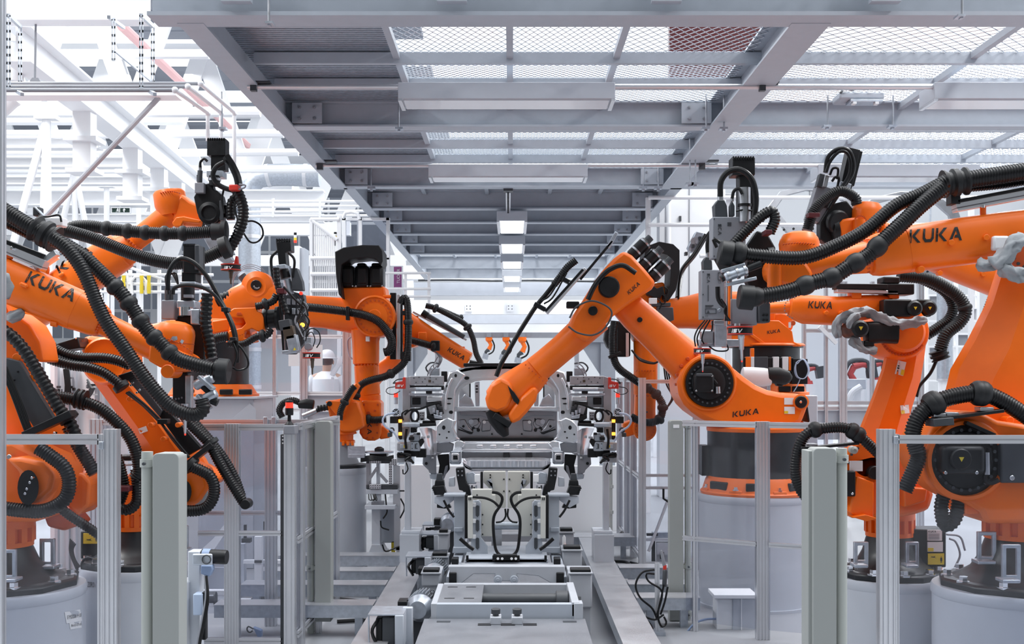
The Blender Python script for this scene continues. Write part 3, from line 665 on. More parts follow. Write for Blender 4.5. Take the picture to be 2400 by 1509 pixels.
beam_walk('long tread plate walkway along the right side of the conveyor', .73, .98, 6.8, 13.1)
beam_walk('tread plate landing across the far end of the right walkway', .6, 1.35, 13.12, 13.45)
for i, (y, l) in enumerate(((9.2, 'nearest cross beam of tread plate left of the conveyor'), (10.1, 'second nearest cross beam of tread plate left of the conveyor'), (10.82, 'third nearest cross beam of tread plate left of the conveyor'), (11.75, 'farthest cross beam of tread plate left of the conveyor'))): beam_walk(l, -2.3, -1.07, y, y + .24)
for y, l in ((9.5, 'nearest cross beam of tread plate right of the conveyor'), (10.12, 'second nearest cross beam of tread plate right of the conveyor'), (11.0, 'farthest cross beam of tread plate right of the conveyor')): beam_walk(l, .99, 1.5, y, y + .24)
for pts, l in (([P(790, 1460, 9.7), P(850, 1455, 9.75), P(905, 1462, 9.7)], 'black cable on the floor under the nearest left cross beam'), ([P(795, 1400, 10.7), P(840, 1405, 10.6), P(880, 1412, 10.5)], 'black cable on the floor under the middle left cross beams'),
               ([P(1440, 1280, 12.9), P(1470, 1310, 12.8), P(1490, 1340, 12.3), P(1500, 1322, 12.6), P(1478, 1312, 12.8)], 'looped black cable on the floor beside the far right fence')):
    solo('floor_cable', l, 'cable', MB().tube(smooth_path([Vector((p.x, p.y, .02)) for p in pts], .04), .016, 8), 'hose')
# ---- conveyor frame: front deck, roller bay, carriage
t = thing('roller_conveyor', 'grey conveyor line with a tread plate deck running under the car body', 'conveyor', (LC, 9, 0))
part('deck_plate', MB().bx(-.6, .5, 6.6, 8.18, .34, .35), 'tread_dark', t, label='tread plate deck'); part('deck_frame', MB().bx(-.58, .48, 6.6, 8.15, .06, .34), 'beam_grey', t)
for x0, x1 in ((1120, 1151), (1174, 1207), (1226, 1258)): part('deck_slot', MB().bx(X(x0, 7.98), X(x1, 7.98), 7.95, 8.02, .349, .352), 'black', t)
for x in (1162, 1212):
    b = part('stop_block', MB().bx(X(x - 13, 8.05), X(x + 13, 8.05), 7.98, 8.1, .35, .4), 'paint', t, .005); part('stop_pad', MB().lathe((X(x, 8.05), 8.03, .4), (0, 0, 1), [(.02, 0), (.02, .012), (.03, .014), (.031, .045), (.026, .05)], 24), 'dark', b)
for x in (1040, 1335): part('deck_slot', MB().bx(X(x - 16, 8.1), X(x + 16, 8.1), 8.06, 8.1, .349, .353), 'dark', t)
part('cross_member', MB().bx(X(1022, 8.2), X(1348, 8.2), 8.2, 8.26, .33, .447), 'beam_grey', t, .004); part('end_plate', MB().bx(X(1345, 8.2), X(1366, 8.2), 8.18, 8.3, .33, .455), 'paint', t, .004); part('side_member', MB().bx(X(1340, 8.2), X(1358, 8.2), 8.2, 9.0, .36, .46), 'paint', t, .004); part('side_member', MB().bx(X(1010, 8.2), X(1024, 8.2), 8.2, 9.0, .33, .45), 'paint', t, .004)
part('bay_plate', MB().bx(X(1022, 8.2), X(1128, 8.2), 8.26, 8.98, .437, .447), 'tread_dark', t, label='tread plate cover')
for y in (8.4, 8.85):
    for x in (1055, 1100): part('plate_slot', MB().bx(X(x - 12, 8.5), X(x + 12, 8.5), y, y + .02, .445, .449), 'black', t)
part('bay_floor', MB().bx(X(1128, 8.2), X(1345, 8.2), 8.26, 8.98, .22, .25), 'dark', t); part('roller', MB().cyl((X(1125, 8.6), 8.62, .40), (X(1305, 8.6), 8.62, .40), .045, n=28), 'dark', t); part('roller_drum', MB().cyl((X(1303, 8.6), 8.62, .39), (X(1332, 8.6), 8.62, .39), .075, n=28, ch=.006), 'dark', t); part('shaft_nut', MB().cyl((X(1352, 8.6), 8.62, .40), (X(1362, 8.6), 8.62, .40), .025, n=6), 'dark', t)
part('cross_member', MB().bx(X(1040, 9), X(1335, 9), 8.98, 9.05, .36, .447), 'paint', t, .004); part('cross_member', MB().bx(X(1130, 8.45), X(1335, 8.45), 8.42, 8.46, .30, .37), 'beam_grey', t, .004)
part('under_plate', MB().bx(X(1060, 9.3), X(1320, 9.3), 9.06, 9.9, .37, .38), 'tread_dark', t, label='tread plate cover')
ca = part('carriage_beam', MB().ext([(1050, 1327), (1324, 1327), (1324, 1345), (1318, 1368), (1290, 1366), (1262, 1350), (1212, 1345), (1212, 1362), (1160, 1362), (1160, 1345), (1110, 1345), (1080, 1368), (1066, 1368), (1056, 1345)], 9.15, .09), 'paint', t, .006)
for x in (1167, 1205): part('guide_roller', MB().lathe(P(x, 1358, 9.15), (0, -1, 0), [(.033, -.05), (.033, .01), (.028, .014), (.014, .014), (.012, .02)], 24), 'beam_grey', ca); 
for x in (1061, 1313): part('buffer', MB().pbx(x - 9, x + 9, 1342, 1368, 9.13, .1), 'black', ca, .006)
part('frame_rail', MB().bx(X(1052, 9.6), X(1076, 9.6), 9.25, 13.2, .38, .46), 'beam_grey', t, .004); part('frame_rail', MB().bx(X(1300, 9.6), X(1324, 9.6), 9.25, 13.2, .38, .46), 'beam_grey', t, .004)
for y in (9.9, 10.9, 11.8, 12.8): part('cross_member', MB().bx(X(1060, 9.6), X(1315, 9.6), y, y + .09, .38, .455), 'paint', t, .004)
part('skid_plate', MB().bx(X(1090, 10), X(1284, 10), 9.95, 10.75, .46, .49), 'beam_grey', t, .004); part('skid_front', MB().pbx(1092, 1282, 1308, 1322, 9.95, .05), 'beam_grey', t, .004)
for x in (1066, 1306): part('buffer', MB().pbx(x - 8, x + 8, 1309, 1326, 9.85, .12), 'black', t, .006)
for x in (1095, 1157, 1215, 1279): part('locating_pin', MB().pbx(x - 3, x + 3, 1302, 1315, 9.93, .03), 'black', t, .003)
for k in range(4): part('valve_knob', MB().cyl(P(1167 + k * 10 + (12 if k > 1 else 0), 1309, 9.9), P(1167 + k * 10 + (12 if k > 1 else 0), 1309, 9.85), .011, n=14), 'label', t)
part('valve_bar', MB().pbx(1156, 1212, 1300, 1313, 9.92, .06), 'black', t, .004)
# ---- lifting station: two towers and their covers
t = thing('lifting_station', 'pair of pale lifting towers with hanging black cables under the car', 'lift', (LC, 10.3, .49))
def mir(pts, c=1187.5): return [(2 * c - x, y) for x, y in pts]
for s_ in (0, 1):
    f_ = mir if s_ else (lambda q: q)
    def E(name, pts, m, d, th, bev=.004): return part(name, MB().ext(f_(pts), d, th), m, t, bev)
    E('tower_plate', [(1104, 1176), (1122, 1172), (1127, 1180), (1127, 1260), (1143, 1280), (1143, 1308), (1104, 1308)], 'beam_grey', 10.25, .05)
    for y in (1186, 1220, 1262):
        E('tower_slot', [(1115, y), (1119, y - 2), (1123, y), (1123, y + 22), (1119, y + 26), (1115, y + 22)], 'dark', 10.24, .02, 0)
    for y in (1178, 1216, 1253): E('tower_block', [(1107, y), (1115, y), (1115, y + 10), (1107, y + 10)], 'white', 10.235, .03)
    E('cover_panel', [(1106, 1147), (1153, 1147), (1153, 1160), (1161, 1160), (1161, 1200), (1155, 1208), (1154, 1257), (1128, 1257), (1128, 1175), (1106, 1170)], 'cream', 10.35, .1)
    for x, y in ((1118, 1160), (1131, 1206), (1131, 1229), (1131, 1252)): E('panel_screw', [(x - 1.5, y - 1.5), (x + 1.5, y - 1.5), (x + 1.5, y + 1.5), (x - 1.5, y + 1.5)], 'black', 10.345, .01, 0)
    E('upper_panel', [(1133, 1105), (1185, 1105), (1185, 1190), (1160, 1190), (1150, 1160), (1150, 1148), (1133, 1130)], 'cream', 10.7, .1)
    for x, y in ((1149, 1113), (1149, 1119), (1181, 1123), (1181, 1151)): E('panel_screw', [(x - 1.5, y - 1.5), (x + 1.5, y - 1.5), (x + 1.5, y + 1.5), (x - 1.5, y + 1.5)], 'black', 10.69, .01, 0)
    E('panel_bracket', [(1141, 1125), (1151, 1122), (1156, 1146), (1147, 1146), (1152, 1134), (1146, 1136)], 'beam_grey', 10.68, .02)
    E('cover_strip', [(1096, 1163), (1108, 1163), (1108, 1262), (1096, 1262)], 'cream', 10.2, .06); E('strip_joint', [(1089, 1160), (1096, 1160), (1096, 1262), (1089, 1262)], 'black', 10.3, .06)
    E('outer_column', [(1064, 1162), (1089, 1162), (1089, 1286), (1064, 1286)], 'beam_grey', 10.4, .16); E('column_foot', [(1062, 1283), (1104, 1283), (1108, 1296), (1060, 1296)], 'beam_grey', 10.35, .2); E('column_plate', [(1065, 1236), (1085, 1236), (1085, 1246), (1065, 1246)], 'galv', 10.38, .03); E('top_flange', [(1040, 1158), (1090, 1158), (1090, 1164), (1040, 1164)], 'beam_grey', 10.36, .2)
    E('strip_vent', [(1098, 1166), (1100, 1166), (1100, 1172), (1098, 1172)], 'black', 10.19, .01, 0); E('strip_vent', [(1102, 1166), (1104, 1166), (1104, 1172), (1102, 1172)], 'black', 10.19, .01, 0)
    # dark clamp heads above the towers
    E('clamp_head', [(1068, 1098), (1088, 1096), (1092, 1130), (1100, 1140), (1104, 1160), (1096, 1164), (1084, 1150), (1076, 1148), (1070, 1118)], 'black', 10.55, .12)
    for x, y in ((1074, 1104), (1083, 1104), (1074, 1114), (1083, 1114)): E('clamp_screw', [(x - 1.6, y - 1.6), (x + 1.6, y - 1.6), (x + 1.6, y + 1.6), (x - 1.6, y + 1.6)], 'grey', 10.54, .01, 0)
    E('clamp_block', [(1092, 1110), (1108, 1106), (1116, 1112), (1116, 1134), (1094, 1134)], 'galv', 10.6, .1); E('clamp_rail', [(1126, 1106), (1132, 1106), (1132, 1146), (1126, 1146)], 'black', 10.62, .06); E('clamp_cylinder', [(1112, 1112), (1125, 1112), (1125, 1130), (1112, 1130)], 'white', 10.58, .06); E('clamp_foot', [(1052, 1120), (1066, 1118), (1066, 1140), (1052, 1140)], 'pedestal', 10.6, .1)
    for k in range(5): E('clamp_fitting', [(1094 + 5 * k, 1138 + k % 2 * 4), (1098 + 5 * k, 1138 + k % 2 * 4), (1098 + 5 * k, 1145 + k % 2 * 3), (1094 + 5 * k, 1145 + k % 2 * 3)], ('black', 'galv', 'dark')[k % 3], 10.57, .05, 0)
    # outrigger that carries the sill
    E('outrigger', [(1018, 1164), (1064, 1160), (1064, 1172), (1040, 1190), (1018, 1178)], 'pedestal', 10.5, .12); E('outrigger_motor', [(1013, 1140), (1040, 1138), (1048, 1160), (1018, 1160)], 'black', 10.48, .12); E('support_neck', [(1020, 1126), (1040, 1126), (1042, 1140), (1018, 1140)], 'black', 10.52, .1); E('support_pin', [(1024, 1110), (1036, 1110), (1038, 1127), (1022, 1127)], 'dark', 10.54, .06); E('support_foot', [(1024, 1178), (1050, 1176), (1058, 1190), (1042, 1192), (1024, 1190)], 'black', 10.52, .08)
    for k in range(4): E('support_step', [(1012 + k * 2, 1143 + k * 4), (1016 + k * 2, 1143 + k * 4), (1016 + k * 2, 1146 + k * 4), (1012 + k * 2, 1146 + k * 4)], 'black', 10.47, .05, 0)
    for q, r in (([(1153, 1153), (1168, 1156), (1177, 1166), (1174, 1182), (1160, 1204), (1156, 1225), (1158, 1262), (1163, 1290), (1176, 1303), (1187, 1306)], .013), ([(1108, 1165), (1136, 1167), (1156, 1175), (1170, 1188)], .011), ([(1184, 1192), (1185, 1210), (1176, 1222), (1162, 1224)], .008), ([(1040, 1172), (1052, 1196), (1064, 1212)], .01), ([(1078, 1262), (1096, 1278), (1110, 1288)], .016)):
        part('cable', MB().tube(smooth_path([P(x, y, 10.2) for x, y in f_(q)], .02), r, 8), 'hose', t)
for x in (1120, 1135, 1240, 1255): part('pipe_bend', MB().tube(smooth_path([P(x, 1215, 10.6), P(x + 15, 1228, 10.6), P(x + 28, 1232, 10.6)], .03), .02, 8), 'galv', t)
part('cross_shaft', MB().cyl(P(1150, 1232, 10.8), P(1225, 1232, 10.8), .035), 'galv', t); part('bright_plate', MB().pbx(1152, 1176, 1228, 1296, 10.9, .02), 'alum', t)
# ---- motors and switch boxes
MG = 'finned gear motors beside the conveyor'
def fan_motor(x, y, r, d, label, ang=0):
    t = thing('gear_motor', label, 'motor', P(x, y + r, d), MG); c = P(x, y, d); R = px(r, d)
    part('fan_cowl', MB().lathe(c, (-.12, -1, 0), [(R * .95, -.02), (R * .98, .02), (R * .62, .09), (R * .55, .09)], 36), 'galv', t); part('fan_grille', MB().lathe(c, (-.12, -1, 0), [(R * .6, .085), (R * .1, .088)], 28), 'black', t)
    part('motor_body', MB().lathe(c, (.12, 1, 0), [(R * .86, 0), (R * .86, .22)], 36), 'dark', t)
    for k in range(14):
        a = PI * (.05 + .9 * k / 13); u = Vector((math.cos(a), 0, math.sin(a))); part('cooling_fin', MB().bar(c + u * R * .97 + Vector((0, .0, 0)), c + u * R * .97 + Vector((.02, .2, 0)), R * .04, R * .22, u), 'galv', t)
    part('terminal_cover', MB().bx(c.x - R * 1.6, c.x - R * .9, d - .02, d + .12, c.z - R * .2, c.z + R * .5), 'black', t, .008)
    part('lifting_ring', MB().torus(c + Vector((R * .8, .1, R * .95)), (0, 1, 0), R * .14, R * .04, 16, 6), 'dark', t)
    part('motor_foot', MB().bx(c.x - R * .5, c.x + R * .5, d + .02, d + .18, 0, c.z - R * .8), 'dark', t)
fan_motor(985, 1424, 33, 8.55, 'large gear motor nearest the camera, left of the conveyor deck'); fan_motor(1018, 1342, 24, 9.9, 'smaller gear motor behind the nearest one on the left'); fan_motor(1052, 1226, 22, 12.6, 'farthest gear motor, just left of the lifting towers')
BXG = 'switch boxes along the conveyor'
def swbox(x0, x1, y0, y1, d, label, lid=True, dark=True, th=.3):
    t = thing('switch_box', label, 'box', P((x0 + x1) / 2, y1, d), BXG); a = P(x0, y1, d)
    w = x1 - x0; part('cover_plate', MB().pbx(x0, x1, y0, y0 + 2.5, d, th), 'galv', t); 
    part('side_panel', MB().pbx(x1 - w * .25, x1, y0 + 2, y1, d - .01, th), 'pedestal', t, .006)
    if dark: part('plug_insert', MB().pbx(x0 + w * .4, x1 - w * .25, y0 + 7, y1 - 4, d + .03, th * .6), 'dark', t, .006); part('cable_plug', MB().pbx(x0 + w * .22, x0 + w * .42, y0 + 8, y1 - 6, d + .05, th * .4), 'black', t, .01)
    part('lid_leg', MB().tube([P(x0 + 2, y0 + 3, d + .01), P(x0 + 3, y1, d + .01)], .006, 6), 'galv', t)
    part('cable', MB().tube(smooth_path([P(x0 + w * .3, y0 + 10, d + .06), P(x0 + w * .12, (y0 + y1) / 2, d), P(x0 + w * .3, y1 - 2, d + .05)], .02), .012, 8), 'hose', t)
    part('box_stand', MB().bx(X(x0 + w * .5, d), X(x1, d), d + .05, d + .2, 0, zat(y1, d)), 'beam_grey', t)
swbox(862, 946, 1440, 1520, 7.9, 'switch box with a bent lid nearest the camera on the left walkway'); swbox(950, 1010, 1304, 1350, 10.2, 'switch box with a bent lid, second along the left walkway'); swbox(976, 1030, 1252, 1290, 11.6, 'switch box with a bent lid, third along the left walkway'); swbox(990, 1056, 1230, 1248, 12.6, 'switch box with a bent lid, farthest along the left walkway')
def block(x0, x1, y0, y1, d, label, m='paint', th=.3, foot=True):
    t = thing('gear_housing', label, 'housing', P((x0 + x1) / 2, y1, d), 'white housings along the conveyor'); part('housing', MB().pbx(x0, x1, y0, y1, d, th), m, t, .012); part('housing_lid', MB().pbx(x0 - 2, x1 + 2, y0 - 4, y0, d - .02, th + .04), m, t, .004)
    part('rubber_buffer', MB().pbx(x0 + 3, x1 - 3, y0 - 12, y0 - 4, d, .12), 'black', t, .006)
    if foot: part('housing_foot', MB().bx(X(x0 + 4, d), X(x1 - 4, d), d + .02, d + th - .02, 0, zat(y1, d)), m, t)
block(988, 1032, 1346, 1374, 9.5, 'white housing behind the large gear motor on the left'); block(1026, 1052, 1253, 1290, 11.3, 'white housing beside the third switch box on the left', th=.2); block(1008, 1050, 1308, 1335, 10.4, 'white housing beside the second switch box on the left', th=.2)
block(1334, 1388, 1346, 1425, 9.1, 'tall white housing nearest the camera on the right of the conveyor'); block(1318, 1364, 1292, 1332, 10.2, 'white housing behind the nearest one on the right of the conveyor', th=.25); block(1310, 1345, 1250, 1284, 11.4, 'white housing farthest away on the right of the conveyor', th=.25)
solo('side_panel', 'tall light grey side panel standing between the large gear motor and the near switch box', 'panel', MB().pbx(943, 967, 1424, 1560, 8.1, .05), 'pedestal', bev=.006)
t = thing('air_bottle', 'small white bottle with an orange cap on the right housing', 'bottle', P(1322, 1278, 10.9)); part('bottle_body', MB().lathe(P(1322, 1280, 10.9), (0, 0, 1), [(.016, 0), (.016, .08), (.006, .1)], 16), 'label', t); part('bottle_cap', MB().lathe(P(1326, 1281, 10.88), (0, 0, 1), [(.012, 0), (.012, .02)], 12), 'orange', t)
# white screen behind the line
struct('trim_30', MB().bx(X(935, 15.4), X(1010, 15.4), 15.4, 15.5, 0, zat(1090, 15.4)).bx(X(1010, 15.4), X(1448, 15.4), 15.6, 15.7, 0, zat(1095, 15.4)), 'white', label='white screen wall behind the conveyor')
t = thing('drain_pipe', 'white upright pipe with clamps against the screen, right of the lifting towers', 'pipe', (X(1430, 15), 15, 0)); part('pipe_run', MB().lathe((X(1430, 15), 15, 0), (0, 0, 1), [(.03, 0), (.03, zat(1075, 15))], 20), 'cream', t)
for y in (1140, 1200): part('pipe_clamp', MB().lathe((X(1430, 15), 15, zat(y, 15) - .02), (0, 0, 1), [(.042, 0), (.042, .04)], 20), 'cream', t)
for k in range(3): part('cable', MB().tube(smooth_path([P(1423, 1210, 14.9), P(1428, 1240 + 4 * k, 14.7), P(1440 + 6 * k, 1268, 14.3), P(1454 + 3 * k, 1250, 14.2), P(1458, 1245, 14.4)], .04), .011, 8), 'hose', t)
# right foreground valve post
t = thing('valve_post', 'short grooved post with black cables and a red plug, left of the right light curtain', 'valve post', (X(1541, 9.3), 10, 0))
part('post', MB().profile((X(1541, 9.3), 9.32, 0), (X(1541, 9.3), 9.32, zat(1320, 9.3)), .035, .035, (0, 1, 0), 1), 'alum', t); part('post_foot', MB().bx(X(1528, 9.3), X(1558, 9.3), 9.24, 9.4, 0, .03), 'galv', t); part('plug', MB().lathe(P(1558, 1336, 9.3), (0, 0, 1), [(.014, 0), (.014, .04)], 14), 'red', t, label='red plug'); part('plug_body', MB().lathe(P(1557, 1374, 9.28), (.05, 0, 1), [(.018, 0), (.018, .12), (.012, .13)], 16), 'dark', t); part('hose_end', MB().lathe(P(1557, 1325, 9.3), (-.2, 0, 1), [(.014, 0), (.012, .1), (.008, .12)], 14), 'grey', t)
for q in ([(1534, 1335), (1505, 1342), (1490, 1370), (1500, 1400), (1528, 1425), (1540, 1450)], [(1534, 1345), (1515, 1345), (1520, 1362), (1545, 1378), (1552, 1395), (1540, 1440)], [(1556, 1370), (1550, 1400), (1542, 1440), (1550, 1468), (1562, 1460), (1556, 1445)], [(1565, 1375), (1558, 1410), (1548, 1440)], [(1510, 1445), (1535, 1452), (1556, 1440)], [(1500, 1440), (1522, 1460), (1530, 1475)]):
    part('cable', MB().tube(smooth_path([P(x, y, 9.25) for x, y in q], .02), .008, 8), 'hose', t)
# ================================================================ car body shell, held between two clamping fixtures
CB = 1188
def mx(pts): return [(2 * CB - x, y) for x, y in pts]
t = thing('car_shell', 'bare silver car shell on the line between the two grey clamping fixtures', 'car body', (LC, 12, .95))
CD = 11.6
half = [(1188, 858), (1130, 858), (1090, 862), (1062, 872), (1046, 891), (1040, 920), (1034, 951), (1036, 958), (1042, 963), (1054, 965), (1076, 964), (1120, 963), (1188, 963)]
inn = [(1188, 889), (1130, 890), (1112, 893), (1092, 901), (1078, 913), (1073, 926), (1072, 940), (1072, 952), (1072, 953), (1080, 954), (1100, 954), (1140, 954), (1188, 954)]
outer = half + [p for p in mx(half)[::-1][1:-1]]; inner = inn + [p for p in mx(inn)[::-1][1:-1]]
part('opening_frame', MB().ring_plate(outer, inner, CD, .12), 'sheet', t, .02)
out2 = [(CB + (x - CB) * .93, 862 + (y - 862) * .98 if y > 862 else y + 3) for x, y in outer]
part('frame_lip', MB().ring_plate([(CB + (x - CB) * 1.05, 955 + (y - 955) * 1.08) for x, y in inner], [(CB + (x - CB) * .99, 955 + (y - 955) * .98) for x, y in inner], CD - .03, .04), 'sheet', t, .01)
rf = [P(1075, 866, CD), P(1110, 859, CD), P(1188, 857, CD), P(1266, 859, CD), P(1301, 866, CD)]
mb = MB(); mb.rings([[p + Vector((0, 0, .01)) for p in rf] + [p - Vector((0, 0, .03)) for p in rf[::-1]], [p + Vector((0, 1.3, -.01)) for p in rf] + [p + Vector((0, 1.3, -.05)) for p in rf[::-1]], [p + Vector((0, 3.2, -.06)) for p in rf] + [p + Vector((0, 3.2, -.1)) for p in rf[::-1]]]); part('roof_panel', mb, 'sheet', t)
part('roof_header', MB().pbx(1086, 1290, 851, 859, CD - .02, .2), 'black', t, .006)
for s_ in (0, 1):
    f_ = mx if s_ else (lambda q: q)
    def E(name, pts, m='sheet', d=0., th=.05, bev=.008): return part(name, MB().ext(f_(pts), CD + d, th), m, t, bev)
    def holes(par, cs, d):
        for x, y, rx, ry in cs:
            q = [(x + rx * math.cos(k * PI / 6), y + ry * math.sin(k * PI / 6)) for k in range(12)]; part('sheet_hole', MB().ext(f_(q), CD + d, .004), 'black', par)
    p = E('door_pillar', [(1052, 872), (1072, 866), (1092, 878), (1076, 900), (1068, 915), (1066, 950), (1064, 985), (1046, 1000), (1034, 985), (1030, 951), (1036, 915)], 'sheet', -.06, .06, .015)
    holes(p, [(1094, 886, 6, 4), (1053, 934, 7, 2), (1052, 946, 5, 1.6), (1057, 966, 5, 4), (1068, 880, 3, 4), (1048, 905, 2.5, 3)], -.065)
    E('pillar_rib', [(1044, 925), (1050, 900), (1058, 884), (1062, 888), (1054, 904), (1049, 926), (1047, 960), (1042, 960)], 'sheet', -.075, .03, .008)
    p = E('wheel_arch', [(1066, 985), (1062, 1002), (1070, 1022), (1080, 1030), (1060, 1036), (1030, 1040), (1020, 1030), (1021, 1000), (1034, 985), (1050, 978)], 'sheet', -.1, .1, .015); holes(p, [(1040, 1002, 4, 5), (1030, 1018, 2, 2), (1052, 1012, 2.5, 2), (1047, 1026, 2, 2)], -.105)
    E('arch_flange', [(1070, 985), (1064, 1004), (1073, 1024), (1066, 1026), (1057, 1004), (1062, 984)], 'sheet', -.13, .04, .008)
    part('fender_panel', MB().add(*(lambda R: (R.v, R.f))(MB().rings([[P(x, y, CD + dd) for x, y, dd in ((*q[0], -.12), (*q[1], -.22), (*q[2], -.24), (*q[3], -.16))] for q in [[f_([k])[0] for k in row] for row in ([(983, 1004), (1000, 1002), (1012, 1004), (1022, 1010)], [(990, 1020), (1004, 1018), (1014, 1020), (1022, 1022)], [(994, 1045), (1006, 1044), (1016, 1044), (1023, 1044)], [(997, 1066), (1008, 1066), (1018, 1066), (1023, 1064)])]], (False, False)))), 'sheet', t)
    p = E('sill_bracket', [(992, 1060), (1018, 1058), (1036, 1062), (1022, 1068), (1022, 1112), (1006, 1108), (1004, 1102), (990, 1088)], 'grey', -.12, .05); holes(p, [(1014, 1072, 4, 4), (999, 1086, 3.5, 3.5)], -.125)
    E('sill_bracket_eye', [(1011, 1070), (1017, 1070), (1017, 1075), (1011, 1075)], 'label', -.13, .01, .002)
    E('bracket_plate', [(1022, 1036), (1046, 1034), (1064, 1040), (1060, 1060), (1022, 1062)], 'sheet_dark', -.06, .05); E('bracket_plate', [(1006, 1110), (1024, 1108), (1024, 1124), (1008, 1122)], 'galv', -.1, .04)
    E('suspension_mount', [(1024, 1066), (1052, 1064), (1054, 1100), (1040, 1118), (1026, 1118), (1030, 1090)], 'black', -.02, .06); E('suspension_strut', [(1028, 1118), (1038, 1118), (1044, 1092), (1050, 1090), (1048, 1104), (1040, 1124), (1028, 1124)], 'grey', -.05, .04)
    p = E('rail_end', [(1053, 1060), (1060, 1057), (1077, 1057), (1081, 1061), (1081, 1085), (1077, 1088), (1057, 1088), (1053, 1084)], 'galv', -.4, .05, .006)
    E('rail_mouth', [(1058, 1064), (1061, 1062), (1073, 1062), (1076, 1065), (1076, 1079), (1073, 1082), (1061, 1082), (1058, 1079)], 'alum', -.43, .03, .006); E('rail_hole', [(1062, 1067), (1072, 1067), (1073, 1077), (1062, 1077)], 'black', -.435, .01, .002); E('rail_beam', [(1056, 1062), (1078, 1062), (1078, 1084), (1056, 1084)], 'sheet', -.36, 1.2, .004)
    for x, y in ((1056, 1060), (1078, 1060), (1056, 1085), (1078, 1085)): E('rail_screw', [(x - 1.2, y - 1.2), (x + 1.2, y - 1.2), (x + 1.2, y + 1.2), (x - 1.2, y + 1.2)], 'dark', -.41, .02, 0)
    E('bumper_mount', [(1066, 1036), (1080, 1032), (1092, 1038), (1084, 1048), (1066, 1050)], 'sheet', -.2, .08); E('inner_wall', [(1076, 905), (1100, 895), (1104, 952), (1076, 953)], 'white', .9, .05); E('inner_pillar', [(1100, 896), (1103, 896), (1103, 952), (1100, 952)], 'black', .5, .03, 0); E('inner_pillar', [(1112, 896), (1124, 894), (1124, 952), (1114, 952)], 'sheet', .6, .05)
    for y in (903, 910, 917): E('pillar_slot', [(1115, y), (1120, y), (1120, y + 3), (1115, y + 3)], 'black', .59, .02, 0)
    E('shock_tower', [(1076, 940), (1090, 922), (1104, 934), (1112, 953), (1076, 953)], 'sheet', .3, .1)
    # side of the body running back
    E('body_side', [(1046, 890), (1052, 885), (1060, 1030), (1050, 1040)], 'sheet', .1, 3.4, .01)
b = part('bulkhead', MB().pbx(1070, 1306, 956, 1032, CD + .06, .04), 'sheet_dark', t, .01, label='grey bulkhead panel')
part('bulkhead_rim', MB().ext([(1072, 953), (1304, 953), (1304, 960), (1072, 960)], CD - .05, .1), 'sheet', t, .006)
part('scuttle', MB().ext([(1072, 962), (1110, 960), (1150, 966), (1226, 966), (1266, 960), (1304, 962), (1296, 974), (1250, 974), (1228, 980), (1148, 980), (1126, 974), (1080, 974)], CD + .0, .06), 'grey', b, .01)
for s_ in (0, 1):
    f_ = mx if s_ else (lambda q: q)
    for q in ([(1100, 982), (1118, 980), (1128, 992), (1120, 1006), (1106, 1004), (1096, 992)], [(1074, 984), (1090, 982), (1100, 1002), (1112, 1010), (1108, 1016), (1090, 1010), (1074, 1000)], [(1130, 984), (1152, 984), (1150, 1010), (1128, 1012)]): part('bulkhead_emboss', MB().ext(f_(q), CD + .045, .03), 'sheet_dark', b, .012)
    for x, y, r, m_ in ((1088, 970, 4, 'label'), (1113, 971, 2.5, 'label'), (1134, 968, 3, 'label'), (1135, 989, 4, 'label'), (1086, 999, 3, 'black'), (1121, 1008, 4, 'black'), (1104, 988, 6, 'galv'), (1110, 1003, 3, 'black'), (1153, 1017, 2, 'black')):
        part('bulkhead_hole', MB().ext(f_([(x + r * math.cos(k * PI / 5), y + r * math.sin(k * PI / 5)) for k in range(10)]), CD + .035, .02), m_, b)
    part('seam_bead', MB().tube(smooth_path([P(x, y, CD + .05) for x, y in f_([(1074, 1006), (1092, 1012), (1106, 1016), (1108, 1000), (1120, 994), (1122, 980)])], .02), .006, 6), 'black', b)
part('sill_band', MB().ext([(1076, 1026), (1300, 1026), (1296, 1034), (1080, 1034)], CD - .04, .08), 'black', t, .004)
c = part('cross_member', MB().ext([(1078, 1036), (1298, 1036), (1300, 1044), (1292, 1052), (1270, 1058), (1106, 1058), (1084, 1052), (1076, 1044)], CD - .16, .1), 'sheet', t, .012)
for x in (1124, 1156, 1188, 1218, 1250): part('member_bump', MB().ext([(x - 8, 1042), (x + 8, 1042), (x + 7, 1050), (x - 7, 1050)], CD - .19, .05), 'sheet', c, .01)
part('member_lip', MB().ext([(1080, 1052), (1296, 1052), (1290, 1060), (1086, 1060)], CD - .2, .05), 'sheet', c, .008)
part('lower_panel', MB().ext([(1082, 1058), (1294, 1058), (1294, 1074), (1082, 1074)], CD - .1, .04), 'sheet_dark', t, .006)
for x in (1187, 1240): part('panel_bracket', MB().ext([(x - 6, 1052), (x + 6, 1052), (x + 8, 1072), (x - 8, 1072)], CD - .15, .05), 'dark', t, .006)
# ribbed pan under the front
R = []
for i in range(61):
    x = 1086 + 204 * i / 60; e = min(i, 60 - i) / 6; e = 1 if e > 1 else math.sin(e * PI / 2)
    g = .006 * math.cos(i * PI / 2.6)
    R.append([P(x, 1072 + 3 * (1 - e), CD - .22 - g), P(x, 1080, CD - .22 - .08 * e - g), P(x, 1084 + 10 * e, CD - .22 - .06 * e - g), P(x, 1086 + 13 * e, CD - .18), P(x, 1086 + 13 * e, CD - .1), P(x, 1074, CD - .1)])
part('floor_pan', MB().rings(R), 'sheet', t, label='ribbed bright pan'); part('pan_edge', MB().ext([(1084, 1082), (1092, 1096), (1108, 1101), (1268, 1101), (1284, 1096), (1292, 1082), (1290, 1094), (1270, 1104), (1106, 1104), (1086, 1094)], CD - .2, .06), 'sheet', t, .004)
